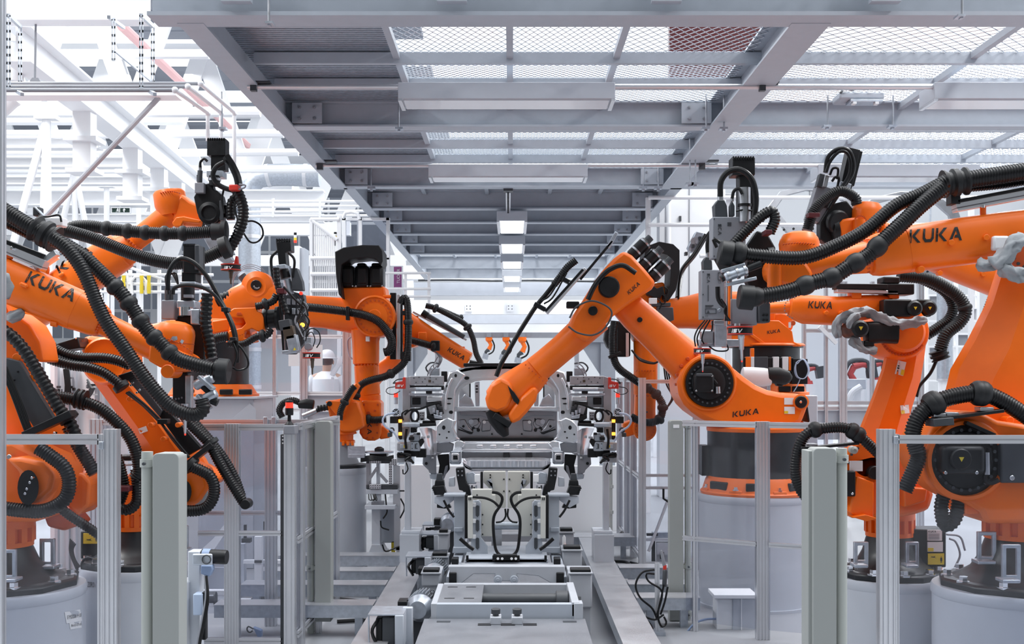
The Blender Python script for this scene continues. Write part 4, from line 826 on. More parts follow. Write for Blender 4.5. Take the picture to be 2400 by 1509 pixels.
# ---- the two clamping fixtures
FX = 'mirrored clamping fixtures either side of the car body'
def fixture(s_, label):
    f_ = mx if s_ else (lambda q: q); fx = lambda x: 2 * CB - x if s_ else x
    t = thing('clamping_fixture', label, 'fixture', (X(fx(950), 11.2), 11.2, 0), FX); D0 = 11.2
    def E(name, x0, x1, y0, y1, m='fixture', d=0., th=.1, bev=.005, par=None):
        a, b_ = sorted((fx(x0), fx(x1))); return part(name, MB().pbx(a, b_, y0, y1, D0 + d, th), m, par or t, bev)
    def Q(name, pts, m='fixture', d=0., th=.05, par=None): return part(name, MB().ext(f_(pts), D0 + d, th), m, par or t, .004)
    def C(pts, r, m='hose', d=-.05): return part('cable', MB().tube(smooth_path([P(fx(x), y, D0 + d) for x, y in pts], .02), r, 8), m, t)
    def rod(name, a, b_, r, m, d=0.): return part(name, MB().cyl(P(fx(a[0]), a[1], D0 + d), P(fx(b_[0]), b_[1], D0 + d), px(r, D0), n=18), m, t)
    u = Q('frame_plate', [(943, 900), (950, 884), (960, 882), (962, 935), (960, 1012), (950, 1030), (943, 1030)], 'fixture', 0, .16); 
    p = E('upper_plate', 960, 1040, 881, 902, 'fixture', -.02, .1)
    for x, y in ((970, 886), (982, 884), (996, 888), (1008, 885), (1022, 888), (975, 896), (990, 895), (1015, 895)): E('plate_hole', x - 1.2, x + 1.2, y - 1.2, y + 1.2, 'dark', -.024, .01, 0, p)
    E('plate_tag', 1004, 1010, 890, 896, 'brown', -.025, .01, 0, p)
    E('lower_arm', 958, 1040, 903, 908, 'dark', .02, .1); E('slide_bar', 960, 1030, 909, 917, 'fixture', -.04, .1); rod('cylinder', (975, 912), (1034, 912), 4.5, 'galv', -.1); E('slide_head', 998, 1012, 914, 922, 'black', -.1, .08); E('slide_head', 1016, 1040, 904, 914, 'black', -.06, .1); E('rail', 958, 1042, 922, 927, 'galv', -.02, .1)
    E('back_block', 962, 1000, 928, 955, 'sheet_dark', .04, .12); E('back_block', 966, 985, 932, 948, 'black', .0, .08); E('clear_box', 1000, 1036, 929, 940, 'alum', -.06, .1, .008); Q('angle_arm', [(998, 942), (1034, 940), (1040, 970), (1020, 978), (1000, 972)], 'dark', -.0, .1); Q('angle_arm', [(1002, 950), (1020, 948), (1026, 968), (1008, 972)], 'fixture', -.04, .05)
    for k in range(3): E('clamp_jaw', 1014 + k * 8, 1020 + k * 8, 956 + k * 5, 968 + k * 5, 'galv', -.08, .06)
    p = E('valve_plate', 978, 994, 965, 985, 'fixture', -.08, .08); [E('plate_hole', x, x + 2.4, y, y + 2.4, 'black', -.084, .01, 0, p) for x in (980, 985, 990) for y in (967, 973, 979)]
    part('ring_frame', MB().torus(P(fx(972), 975, D0 - .08), (0, 1, 0), px(9, D0), px(2.4, D0), 24, 8, 1.5), 'black', t)
    rod('cylinder', (943, 995), (984, 995), 6.5, 'galv', -.1); rod('cylinder_end', (943, 995), (947, 995), 7.4, 'fixture', -.1); rod('piston', (984, 996), (1022, 994), 4, 'black', -.1); E('gripper', 990, 1020, 986, 998, 'black', -.06, .1); Q('gripper_arm', [(1000, 972), (1034, 978), (1038, 984), (1010, 986), (1000, 980)], 'black', -.1, .08); Q('gripper_tip', [(1016, 970), (1036, 976), (1036, 982), (1018, 980)], 'galv', -.12, .03)
    E('link_block', 962, 976, 1002, 1014, 'black', -.06, .1); E('link_block', 968, 984, 1016, 1034, 'galv', -.04, .1); E('link_block', 960, 972, 1020, 1040, 'sheet_dark', .0, .1); Q('toggle', [(980, 1034), (990, 1024), (994, 1036), (986, 1048)], 'black', -.08, .06)
    p = E('servo_unit', 930, 962, 1037, 1056, 'fixture', -.08, .14, .008); E('servo_window', 938, 954, 1041, 1051, 'galv', -.09, .02, .004, p); E('servo_label', 946, 952, 1043, 1049, 'yellow', -.094, .006, 0, p); E('servo_plate', 961, 984, 1035, 1057, 'galv', -.06, .12); [E('plate_hole', x, x + 2, y, y + 2, 'black', -.064, .01, 0, p) for x in (965, 976) for y in (1039, 1050)]; E('servo_handle', 972, 975, 1040, 1052, 'dark', -.08, .03)
    rnd = random.Random(11)
    for k in range(8): C([(932 + rnd.uniform(0, 30), 1058 + rnd.uniform(0, 8)), (930 + rnd.uniform(0, 36), 1066 + rnd.uniform(-3, 6)), (936 + rnd.uniform(0, 30), 1074 + rnd.uniform(-3, 6)), (944 + rnd.uniform(0, 26), 1080 + rnd.uniform(-6, 6))], rnd.choice((.006, .009, .012)), rnd.choice(('hose', 'hose', 'dark', 'galv')), -.1 + .02 * k)
    E('manifold', 930, 962, 1066, 1084, 'fixture', -.04, .1); E('manifold', 946, 980, 1056, 1070, 'black', .0, .12)
    E('cross_arm', 975, 998, 1052, 1072, 'black', .02, .1)
    for k in range(10):
        x, y = rnd.uniform(958, 1030), rnd.uniform(925, 1040); E('fitting', x, x + rnd.uniform(5, 12), y, y + rnd.uniform(4, 9), rnd.choice(('black', 'fixture', 'galv', 'dark')), rnd.uniform(-.12, 0), .06, .003)
    C([(948, 972), (962, 960), (985, 958), (1006, 950), (1030, 943)], .01, 'hose', -.12); C([(945, 985), (942, 970), (952, 962), (970, 962)], .008, 'hose', -.12); C([(953, 1005), (950, 1030), (952, 1052)], .012, 'hose', -.1)
    rd = Q('sensor_block', [(926, 896), (943, 893), (944, 884), (950, 884), (950, 911), (926, 911)], 'red', -.12, .06); 
    decal('lettering', 'iSV', D0 - .125, (fx(949) if s_ else 929), 907, 16, 6, 0, .2, m='label', parent=rd, cuts=0)
    C([(928, 896), (920, 900), (930, 890), (944, 888)], .005, 'hose', -.14); C([(926, 906), (908, 910), (906, 920), (922, 924), (938, 916)], .004, 'hose', -.14); rod('lamp_red', (928, 931), (928, 921), 5, 'red_lamp', -.1); rod('lamp_base', (928, 947), (928, 931), 4.5, 'galv', -.1)
    w = part('hand_wheel', MB().torus(P(fx(928), 966, D0 - .12), (0, 1, 0), px(8.6, D0), px(1.5, D0), 28, 8), 'galv', t)
    for k in range(8): a = k * PI / 4; part('wheel_spoke', MB().cyl(P(fx(928), 966, D0 - .12), P(fx(928) + 8 * math.cos(a), 966 + 8 * math.sin(a), D0 - .12), px(.8, D0), n=6), 'galv', w)
    part('wheel_disc', MB().cyl(P(fx(928), 966, D0 - .1), P(fx(928), 966, D0 - .08), px(8.4, D0), n=24), 'black', w)
    rod('lamp_amber', (938, 990), (938, 983), 4, 'amber', -.12); rod('lamp_amber', (938, 1020), (938, 1013), 4, 'amber', -.12); E('lamp_bar', 933, 942, 975, 1030, 'black', -.08, .05)
    C([(925, 968), (906, 972), (897, 985), (904, 1000), (922, 1012), (936, 1034)], .01, 'pale_blue', -.14); E('hose_plug', 914, 932, 976, 992, 'black', -.1, .08); part('pipe_eye', MB().torus(P(fx(918), 1008, D0 - .12), (0, 1, 0), px(5, D0), px(2, D0), 20, 8), 'dark', t); E('hose_plug', 908, 918, 1014, 1024, 'dark', -.1, .08)
    # stand that carries it
    E('stand_column', 948, 962, 1084, 1250, 'pedestal', .25, .12); E('stand_plate', 940, 985, 1244, 1252, 'pedestal', .2, .3); part('stand_foot', MB().bx(*sorted((X(fx(940), 11.5), X(fx(985), 11.5))), 11.35, 11.75, 0, zat(1252, 11.4)), 'pedestal', t)
    C([(952, 1084), (956, 1100), (946, 1112), (944, 1100)], .006, 'hose', .1)
    for pts in ([(1000, 915), (1002, 880), (1010, 860), (1022, 850)], [(1006, 900), (1010, 872), (1024, 858)]): C(pts, .006, 'grey', .1)
    E('top_bracket', 1006, 1030, 862, 880, 'galv', .15, .08); E('top_bracket', 1034, 1048, 870, 895, 'black', .05, .06); C([(1006, 875), (998, 862), (1010, 850), (1030, 852)], .008, 'dark', .2)
fixture(0, 'grey clamping fixture with red sensor block on the left of the car body'); fixture(1, 'grey clamping fixture with red sensor block on the right of the car body')
# ---- perforated part stand left of the car
t = thing('part_stand', 'pale stand with perforated plates and a round disc, between the white pedestal and the car', 'stand', (X(885, 12.3), 12.3, 0)); D0 = 12.3
def E(name, x0, x1, y0, y1, m='pedestal', d=0., th=.1, bev=.004, par=None): return part(name, MB().pbx(x0, x1, y0, y1, D0 + d, th), m, par or t, bev)
part('disc', MB().lathe(P(889, 1061, D0 + .1), (0, 0, 1), [(px(34, D0), 0), (px(34, D0), .015)], 36), 'galv', t); E('disc_block', 866, 906, 1062, 1070, 'black', 0, .2); part('disc_hub', MB().lathe(P(889, 1058, D0 + .1), (0, 0, 1), [(.05, 0), (.05, .03), (.02, .05)], 18), 'black', t)
for k in range(4): part('cable', MB().tube(smooth_path([P(846, 1072 + 3 * k, D0), P(870, 1069 + 3 * k, D0 - .05), P(900, 1072 + 2 * k, D0 - .05), P(922, 1068 + 4 * k, D0)], .03), .01, 8), 'hose', t)
def perf(x0, x1, y0, y1, d, nx, ny):
    p = E('perforated_plate', x0, x1, y0, y1, 'alum', d, .03)
    for i in range(nx):
        for j in range(ny): x, y = x0 + (x1 - x0) * (i + .5) / nx, y0 + (y1 - y0) * (j + .5) / ny; E('plate_hole', x - 1, x + 1, y - 1, y + 1, 'black', d - .004, .01, 0, p)
E('frame_bar', 858, 868, 1078, 1146, 'fixture', .05); E('frame_bar', 858, 930, 1078, 1086, 'dark', .02); E('frame_bar', 858, 932, 1136, 1146, 'dark', .02); perf(866, 893, 1079, 1086, 0, 5, 2); perf(866, 893, 1135, 1146, 0, 5, 2); perf(911, 919, 1086, 1136, 0, 2, 9); perf(914, 930, 1075, 1090, -.02, 3, 3)
E('frame_bar', 882, 889, 1086, 1136, 'pedestal', .05); part('frame_brace', MB().bar(P(862, 1128, D0 + .03), P(884, 1096, D0 + .03), .02, .03), 'fixture', t); part('frame_brace', MB().bar(P(908, 1130, D0 + .03), P(890, 1110, D0 + .03), .02, .03), 'fixture', t); E('clear_side', 921, 938, 1090, 1186, 'alum', .1, .02)
E('cross_plate', 858, 932, 1147, 1158, 'pedestal', .02, .08); E('cross_rod', 936, 957, 1149, 1152, 'black', 0, .03)
for k in range(4): part('cable', MB().tube(smooth_path([P(864 + 5 * k, 1158, D0), P(866 + 6 * k, 1172, D0 - .04), P(880, 1168 + k, D0 - .03), P(878, 1158, D0)], .02), .006, 6), 'hose', t)
E('neck', 876, 892, 1158, 1180, 'pedestal', .04, .08); E('neck_foot', 870, 898, 1176, 1184, 'grey', .0, .14); E('shelf', 855, 926, 1184, 1194, 'pedestal', -.05, .4); E('column', 871, 891, 1194, 1276, 'pedestal', .05, .14); E('column', 923, 938, 1150, 1290, 'alum', .2, .06); E('side_sheet', 892, 930, 1194, 1272, 'pedestal', .3, .02); E('yellow_mark', 917, 926, 1268, 1300, 'yellow', .3, .03)
part('stand_foot', MB().ext([(864, 1296), (871, 1276), (891, 1276), (902, 1296)], D0, .3), 'pedestal', t, .004); part('foot_base', MB().bx(X(862, D0), X(904, D0), D0 - .02, D0 + .32, 0, zat(1295, D0)), 'pedestal', t); part('floor_post', MB().bx(X(924, D0), X(937, D0), D0 + .2, D0 + .26, 0, zat(1289, D0)), 'alum', t)
for q in ([(903, 1158), (905, 1180), (907, 1200), (898, 1215)], [(892, 1220), (894, 1235), (906, 1240), (912, 1242)], [(896, 1276), (904, 1292), (930, 1282), (950, 1276)], [(939, 1168), (948, 1190), (938, 1214)]): part('cable', MB().tube(smooth_path([P(x, y, D0 - .02) for x, y in q], .02), .008, 8), 'hose', t)
# ================================================================ robot kit
class Bot:
    """parts of one machine, drawn from points (pixel x, pixel y, half width in pixels) at its own depth"""
    def __init__(s, name, label, cat, x, y, d, group=None, z=None):
        s.d = d; p = P(x, y, d)
        if z is not None: p.z = z
        s.o = thing(name, label, cat, p, group)
    def loft(s, name, pts, m='orange', d=0., rv=.9, prof=SOFT, par=None, bev=0, ends=(.75, .75), label=None):
        Q = []
        pp = [(P(p[0], p[1], s.d + d + (p[3] if len(p) > 3 else 0)), px(p[2], s.d + d)) for p in pts]
        if ends[0]: t = (pp[0][0] - pp[1][0]).normalized(); Q.append((pp[0][0] + t * pp[0][1] * .12, pp[0][1] * ends[0], pp[0][1] * ends[0] * rv))
        Q += [(p, r, r * rv) for p, r in pp]
        if ends[1]: t = (pp[-1][0] - pp[-2][0]).normalized(); Q.append((pp[-1][0] + t * pp[-1][1] * .12, pp[-1][1] * ends[1], pp[-1][1] * ends[1] * rv))
        return part(name, MB().sweep(Q, prof), m, par or s.o, bev, label)
    def ext(s, name, pts, m='orange', d=0., th=.2, bev=.008, par=None, label=None):
        return part(name, MB().ext(pts, s.d + d, th), m, par or s.o, bev, label)
    def box(s, name, x0, x1, y0, y1, m, d=0., th=.1, bev=.006, par=None, label=None):
        return part(name, MB().pbx(x0, x1, y0, y1, s.d + d, th), m, par or s.o, bev, label)
    def cyl(s, name, x, y, r, m, d=0., th=.1, ch=.12, par=None, n=32, label=None):
        c = P(x, y, s.d + d); R = px(r, s.d + d)
        return part(name, MB().lathe(c, (0, 1, 0), [(R * (1 - ch), 0), (R, R * ch), (R, th)], n), m, par or s.o, 0, label)
    def disc(s, name, x, y, prof, m, d=0., par=None, n=40, label=None):     # stepped disc facing the camera: (r px, height toward camera)
        c = P(x, y, s.d + d)
        return part(name, MB().lathe(c, (0, -1, 0), [(px(r, s.d), h) for r, h in prof], n), m, par or s.o, 0, label)
    def bolts(s, name, x, y, R, r, n, m='steel', d=0., h=.012, a0=0., a1=2 * PI, par=None, sx=1.):
        for k in range(n):
            t = a0 + (a1 - a0) * k / n; c = P(x + sx * R * math.cos(t), y - R * math.sin(t), s.d + d)
            part(name, MB().cyl(c, c + Vector((0, -h, 0)), px(r, s.d), n=6), m, par or s.o)
    def rod(s, name, a, b, r, m, d=0., par=None, r1=None, n=16, ch=0., da=0., db=0., label=None):      # cylinder between two pixels
        return part(name, MB().cyl(P(*a, s.d + d + da), P(*b, s.d + d + db), px(r, s.d + d), px(r if r1 is None else r1, s.d + d), n, ch), m, par or s.o, 0, label)
    def bar(s, name, a, b, w, h, m, d=0., par=None, bev=.004, label=None):           # w px across in the picture, h metres deep
        return part(name, MB().bar(P(*a, s.d + d), P(*b, s.d + d), h, px(w, s.d + d), (P(*b, s.d + d) - P(*a, s.d + d)).cross(Vector((0, 1, 0)))), m, par or s.o, bev, label)
    def lathe(s, name, x, y, prof, m, d=0., par=None, dirp=(0, 0, 1), n=40, label=None):   # prof in pixels, along dirp
        return part(name, MB().lathe(P(x, y, s.d + d), dirp, [(px(r, s.d + d), px(h, s.d + d)) for r, h in prof], n), m, par or s.o, 0, label)
    def path(s, pts, d=0., step=.01): return smooth_path([P(p[0], p[1], s.d + d + (p[2] if len(p) > 2 else 0)) for p in pts], step)
    def hose(s, pts, r, d=0., collars=(), cr=1.38, m='hose', pitch=None, par=None, name="hose", cl=.65, n=14, plain=False, label=None, end=None):
        R = px(r, s.d + d); pitch = pitch or max(.017, R * .32)
        if plain:
            h = part(name, MB().tube(s.path(pts, d, max(.012, R)), R, 10), m, par or s.o, 0, label)
            return h
        q = s.path(pts, d, pitch / 4); rr = [R * (1, 1, .87, .87)[i % 4] for i in range(len(q))]
        h = part(name, MB().tube(q, rr, n), m, par or s.o, 0, label, sharp=1.2)
        for c in collars: s.collar(h, q, c, R * cr, R * cl)
        return h
    def collar(s, h, q, f, R, L):
        i = min(len(q) - 2, max(1, int(f * (len(q) - 1)))); t = (q[i + 1] - q[i - 1]).normalized()
        part('hose_collar', MB().lathe(q[i] - t * L, t, [(R * .78, 0), (R * .82, L * .15), (R * .95, L * .45), (R, L * .8), (R, L * 1.2), (R * .95, L * 1.55), (R * .82, L * 1.85), (R * .78, L * 2)], 24), 'rubber', h)
    def clamp(s, name, x, y, ang, R, L, d=0., m='rubber', par=None, lips=True):    # rubber hose holder along direction ang (degrees, up positive)
        t = Vector((math.cos(math.radians(ang)), 0, math.sin(math.radians(ang)))); R = px(R, s.d + d); L = px(L, s.d + d)
        pr = [(R, 0), (R, .1), (.8, .22), (.8, .34), (1.0, .42), (1.0, .62), (.8, .7), (.8, .8), (1.0, .92), (1.0, 1)] if lips else [(.9, 0), (1, .1), (1, .9), (.9, 1)]
        pr = [((R * a if a <= 1.01 else a), L * h) for a, h in pr]; pr[0] = (R, 0); pr[1] = (R, L * .06) if lips else pr[1]
        return part(name, MB().lathe(P(x, y, s.d + d) - t * L / 2, t, pr, 28), m, par or s.o)
    def cable(s, pts, r, d=0., m='hose', par=None, name='cable', label=None): return s.hose(pts, r, d, m=m, par=par, name=name, plain=True, label=label)
    def motor(s, x, y, w, h, ang, d=0., th=.14, cap=True, par=None, name='motor', tri=True):   # boxy servo motor seen from the side, round end cap toward camera
        mo = s.bar(name, (x - w / 2 * math.cos(math.radians(ang)), y + w / 2 * math.sin(math.radians(ang))), (x + w / 2 * math.cos(math.radians(ang)), y - w / 2 * math.sin(math.radians(ang))), h, th, 'black', d, par, bev=.012)
        return mo
    def warn(s, x, y, r, d, par, m='yellow'):
        return part('warning_triangle', MB().ext([(x - r, y - r * .8), (x + r, y - r * .8), (x, y + r)], s.d + d, .003), m, par)
    def foot(s, x, zt, R, zring, par=None, eyes=()):
        """black cast foot: octagonal flange and flared cone, with castellated orange ring on top"""
        c = P(x, CY, s.d); c.z = 0; k = R
        n = 8; R8 = []
        f = part('foot_flange', MB().lathe((c.x, c.y, zt), (0, 0, 1), [(k, 0), (k, .035), (k * .96, .05), (k * .3, .05)], 10), 'foot_black', s.o, .006)
        zc = zring - zt - .05
        part('foot_cone', MB().lathe((c.x, c.y, zt + .05), (0, 0, 1), [(k * .82, 0), (k * .70, .03), (k * .6, zc * .25), (k * .5, zc * .55), (k * .44, zc * .9), (k * .42, zc)], 40), 'foot_black', s.o)
        for i in range(10):
            a = 2 * PI * (i + .5) / 10; q = Vector((c.x + k * .86 * math.cos(a), c.y + k * .86 * math.sin(a), zt + .04))
            part('anchor_bolt', MB().lathe(q, (0, 0, 1), [(.045, 0), (.045, .012), (.028, .013), (.028, .04)], 6), 'chrome', f)
        rg = part('slew_ring', MB().lathe((c.x, c.y, zring), (0, 0, 1), [(k * .44, 0), (k * .44, .03), (k * .4, .03), (k * .4, .12), (k * .46, .12), (k * .46, .17), (k * .38, .2)], 40), 'orange', s.o)
        for i in range(16):
            a = 2 * PI * i / 16; d0 = Vector((math.cos(a), math.sin(a), 0)); q = Vector((c.x, c.y, zring + .03)) + d0 * k * .43
            part('ring_tooth', MB().bar(q, q + Vector((0, 0, .1)), k * .09, k * .06, d0), 'orange', rg)
        return f
    def lift_eye(s, x0, x1, y0, y1, d, th=.03, m='galv'):
        w = x1 - x0; f = min(w * .25, 9)
        return part('lifting_eye', MB().ring_plate([(x0, y0), (x1, y0), (x1, y1), (x0, y1)], [(x0 + f, y0 + f), (x1 - f, y0 + f), (x1 - f, y1 - f * 2), (x0 + f, y1 - f * 2)], s.d + d, th).pbx(x0 + 1, x1 - 1, y1 - f * .8, y1 + 1, s.d + d - .1, .12), m, s.o, .005)
def pedestal(x, d, R, z, label, m='pedestal', text=None):
    c = P(x, CY, d); t = thing('robot_pedestal', label, 'pedestal', (c.x, d, 0))
    b = part('column', MB().lathe((c.x, d, 0), (0, 0, 1), [(R * .985, 0), (R * .985, z - .07)], 72), m, t)
    part('top_plate', MB().lathe((c.x, d, z - .07), (0, 0, 1), [(R * .985, 0), (R, .012), (R, .055), (R * .985, .07)], 72), m, t)
    part('base_plate', MB().lathe((c.x, d, 0), (0, 0, 1), [(R * 1.03, 0), (R * 1.03, .025), (R, .026)], 40), m, t)
    return t, b
# ================================================================ robots on the right
# ---- near right robot
pd, pc = pedestal(2394, 7.7, .555, .663, 'large grey robot pedestal at the lower right corner, nearest of the right hand pedestals')
B = Bot('industrial_robot', 'big orange robot at the right edge whose near forearm reaches left above the others', 'robot', 2394, 885, 7.7, z=.663)
RB = B
B.foot(2394, .663, .52, .969)
for q in ((2292, 2336, 1246, 1322, -.12), (2350, 2393, 1276, 1366, -.5)): B.lift_eye(*q)
car = B.ext('carousel', [(2213, 985), (2185, 1000), (2166, 1040), (2165, 1085), (2182, 1125), (2225, 1160), (2268, 1182), (2300, 1200), (2312, 1228), (2480, 1228), (2500, 1190), (2560, 1160), (2560, 1030), (2440, 1000), (2340, 985), (2300, 965), (2255, 962)], 'orange', -.36, .5, .03)
B.ext('ring_lug', [(2275, 1160), (2312, 1175), (2318, 1205), (2262, 1205), (2262, 1180)], 'orange', -.3, .3, .01)
fl = B.disc('joint_flange', 2262, 1078, [(92, -.1), (92, .02), (88, .035), (80, .04), (78, .0), (60, -.005)], 'orange', -.36)
hub = B.disc('joint_hub', 2262, 1078, [(78, -.02), (78, .012), (66, .02), (62, .008), (30, .008)], 'black', -.36)
B.bolts('flange_bolt', 2262, 1078, 71, 4.2, 22, 'dark', -.375, .012, par=hub)
mo = B.box('axis_motor', 2210, 2312, 1044, 1112, 'black', -.5, .16, .03)
B.cyl('motor_cap', 2254, 1076, 25, 'black', -.53, .05, par=mo); B.warn(2254, 1076, 6, -.534, mo)
for x, y in ((2217, 1108), (2290, 1108)): B.cyl('motor_screw', x, y, 4, 'chrome', -.505, .02, par=mo, n=12)
B.cable([(2318, 1050), (2316, 1095), (2308, 1120), (2320, 1132), (2340, 1125)], 6, -.45); B.rod('cable_plug', (2312, 1060), (2313, 1112), 7, 'steel', -.46)
B.box('balance_housing', 2346, 2470, 1022, 1132, 'dark', -.42, .3, .012); B.cyl('housing_screw', 2373, 1120, 6, 'chrome', -.44, .03, n=12)
la = B.loft('link_arm', [(2296, 1060, 100), (2345, 904, 112), (2380, 836, 108), (2410, 740, 94), (2432, 650, 88), (2445, 590, 82)], 'orange', .12, .62, CHM)
for x, y in ((2330, 935), (2368, 985)): B.cyl('arm_boss', x, y, 9, 'orange', -.18, .1, n=16)
B.hose([(2345, 655), (2328, 700), (2300, 770), (2268, 830), (2240, 900)], 14, .3)
fa = B.loft('forearm', [(2520, 540, 58), (2440, 544, 57), (2350, 553, 56), (2240, 568, 56), (2142, 582, 55), (2118, 586, 54.5)], 'orange', -.02, .95, SOFT, ends=(.8, 0))
nz = B.loft('forearm_nose', [(2118, 586, 54), (2090, 592, 52.5), (2060, 597, 50), (2043, 600, 46)], 'orange', -.02, .95, SOFT, ends=(0, .9))
wr = B.loft('wrist', [(2042, 602, 38), (2010, 606, 36), (1960, 613, 32), (1915, 620, 34), (1880, 626, 40)], 'orange', 0, .9, RND)
for k in range(9): B.cyl('wrist_bolt', 2040 - k * .3, 565 + k * 9, 2.6, 'orange_dark', -.13, .03, par=wr, n=8)
hd = B.ext('hand', [(1802, 622), (1812, 606), (1850, 600), (1890, 612), (1908, 640), (1900, 668), (1870, 674), (1835, 668), (1806, 650)], 'orange', -.12, .25, .03)
A5 = P(1874, 600, 7.7); part('hand_dome', MB().lathe(A5, P(1870, 500, 7.7) - A5, [(px(46, 7.7), 0), (px(47, 7.7), px(30, 7.7)), (px(44, 7.7), px(40, 7.7)), (px(36, 7.7), px(52, 7.7)), (px(20, 7.7), px(57, 7.7))], 36), 'orange', B.o)
for k in range(12): B.cyl('dome_bolt', 1838 + k * 6.4, 572 - 3 * math.sin(PI * k / 11), 1.7, 'orange_dark', -.155, .03, par=hd, n=8)
B.rod('hand_pin', (1815, 612), (1815, 672), 17, 'orange', -.1)
decal('lettering', 'KUKA', fa, 2131, 570, 124, 32, 3.2, .1, parent=fa)
for x, y, r in ((2231, 568, 7), (2313, 556, 7), (2160, 631, 8)): B.cyl('arm_boss', x, y, r, 'orange', -.19, .06, n=16, par=fa)
B.box('cable_port', 2328, 2368, 552, 586, 'white', -.2, .06, .015, par=fa, label='white cable plate')
# slide rail on top of the forearm
rl = B.bar('slide_rail', (2236, 488), (2460, 446), 20, .09, 'alum', -.05); B.bar('rail_slot', (2238, 474), (2460, 432), 8, .1, 'black', -.05, rl); B.bar('rail_groove', (2236, 490), (2460, 448), 3, .096, 'slot', -.05, rl)
B.rod('rail_post', (2304, 525), (2304, 485), 7, 'orange', -.05)
B.rod('rail_bolt', (2304, 480), (2304, 487), 4, 'chrome', -.1, par=rl)
# hoses
B.hose([(2460, 396), (2400, 402), (2330, 412), (2262, 422)], 21, -.15); B.hose([(2460, 408), (2400, 416), (2330, 426), (2262, 432)], 19, .0)
B.clamp('hose_holder', 2238, 428, 8, 33, 56, -.12); B.box('holder_foot', 2230, 2252, 450, 478, 'rubber', -.1, .1)
B.hose([(2218, 424), (2160, 455), (2100, 482), (2033, 537), (1967, 573), (1883, 603), (1783, 600), (1722, 592)], 17, -.22, collars=(.985,), cr=1.6, cl=.9)
B.hose([(2212, 438), (2158, 482), (2118, 520), (2085, 550), (2064, 570), (2036, 598), (1993, 623), (1950, 650), (1900, 664), (1853, 681), (1800, 692), (1755, 697)], 19, -.3, collars=(.39, .51, .63, .75, .975), cr=1.22, cl=1.)
B.clamp('hose_end', 1700, 594, 170, 30, 30, -.22, lips=False); B.clamp('hose_end', 1748, 697, 175, 29, 34, -.3, lips=False)
# lower hose over the axis motor
B.hose([(2150, 1060), (2140, 1015), (2155, 975), (2190, 945), (2240, 928), (2300, 922), (2350, 940), (2420, 985)], 20, -.42, collars=(.34, .36, .63, .655), cr=1.5, cl=.8)
B.hose([(2120, 1150), (2150, 1080), (2150, 1050)], 19, -.38)
B.hose([(2214, 1150), (2206, 1190), (2215, 1230), (2238, 1215), (2250, 1160)], 17, -.25, pitch=.02)
br = B.bar('holder_bracket', (2190, 982), (2345, 962), 8, .12, 'black', -.42); B.bar('bracket_slide', (2178, 990), (2225, 986), 18, .16, 'dark', -.44, br)
for x, y in ((2205, 974), (2232, 972), (2314, 960)): B.box('bracket_block', x - 16, x + 16, y - 6, y + 4, 'steel', -.46, .1, .004, par=br)
B.bar('bracket_arm', (2262, 990), (2330, 1020), 9, .05, 'black', -.43, br)
# grey cloth sleeve at the elbow
def cloth(b, pts, r, d, label=None, seed=1):
    rnd = random.Random(seed); q = b.path(pts, d, .02); R = px(r, b.d); mb = MB(); T, N = frames(q); rows = []
    for i, p in enumerate(q):
        bb = T[i].cross(N[i]); row = []
        for k in range(16):
            a = 2 * PI * k / 16; w = R * (1 + .28 * math.sin(3 * a + i * .55) + .2 * math.sin(5 * a - i * .9) + .18 * rnd.uniform(-1, 1))
            if i in (0, len(q) - 1): w *= .6
            row.append(p + (N[i] * math.cos(a) + bb * math.sin(a) * .8) * w)
        rows.append(row)
    return part('cloth_sleeve', mb.rings(rows), 'cloth', b.o, 0, label, sharp=1.5)
cloth(B, [(2330, 625), (2355, 600), (2372, 575), (2405, 556)], 17, -.3, 'crumpled grey cloth'); cloth(B, [(2345, 620), (2375, 640), (2420, 650)], 17, -.3, 'crumpled grey cloth', 2)
cloth(B, [(2290, 618), (2312, 622), (2338, 612)], 14, -.2, 'crumpled grey cloth', 3); B.cyl('elbow_joint', 2408, 590, 42, 'orange_dark', -.2, .2); B.bolts('elbow_bolt', 2408, 590, 36, 4, 14, 'dark', -.21)
# ---- second right robot (behind the light curtain post)
pd2, pc2 = pedestal(2085, 8.5, .395, .597, 'grey robot pedestal marked FI 02, half hidden behind the tall post at right')
decal('stencil', 'FI 02', pc2, 2172, 1383, 22, 14, parent=pd2, cuts=1)
B = Bot('industrial_robot', 'orange robot with level forearm and grey cloth at its elbow, right of centre', 'robot', 2085, 885, 8.5, z=.597)
R4 = B
B.foot(2085, .597, .38, .877)
for q in ((2002, 2036, 1270, 1330, -.3), (2124, 2154, 1270, 1330, -.3)): B.lift_eye(*q)
B.ext('carousel', [(1962, 1095), (1985, 1075), (2040, 1062), (2090, 1062), (2140, 1075), (2175, 1110), (2190, 1160), (2180, 1195), (2150, 1205), (2100, 1215), (2000, 1215), (1985, 1205), (1962, 1180)], 'orange', -.3, .5, .03)
B.ext('carousel_rib', [(2008, 1115), (2050, 1130), (2048, 1215), (2016, 1215), (1990, 1200)], 'orange', -.36, .1, .012)
B.ext('counterweight', [(2118, 1140), (2175, 1145), (2170, 1175), (2120, 1190)], 'orange', -.4, .2, .012)
B.box('axis_motor', 1966, 2006, 1104, 1164, 'black', -.4, .12, .01); [B.cyl('motor_screw', x, 1157, 3, 'chrome', -.41, .02, n=10) for x in (1972, 1998)]
B.ext('fixing_lug', [(1998, 1212), (2030, 1206), (2058, 1215), (2032, 1222)], 'orange', -.42, .1, .004)
B.disc('joint_flange', 2030, 1085, [(52, -.1), (52, .02), (46, .03), (30, .02)], 'orange', -.28); B.bolts('flange_bolt', 2030, 1085, 40, 3, 12, 'dark', -.31)
B.box('type_plate', 1992, 2022, 1080, 1104, 'label', -.36, .01, 0)
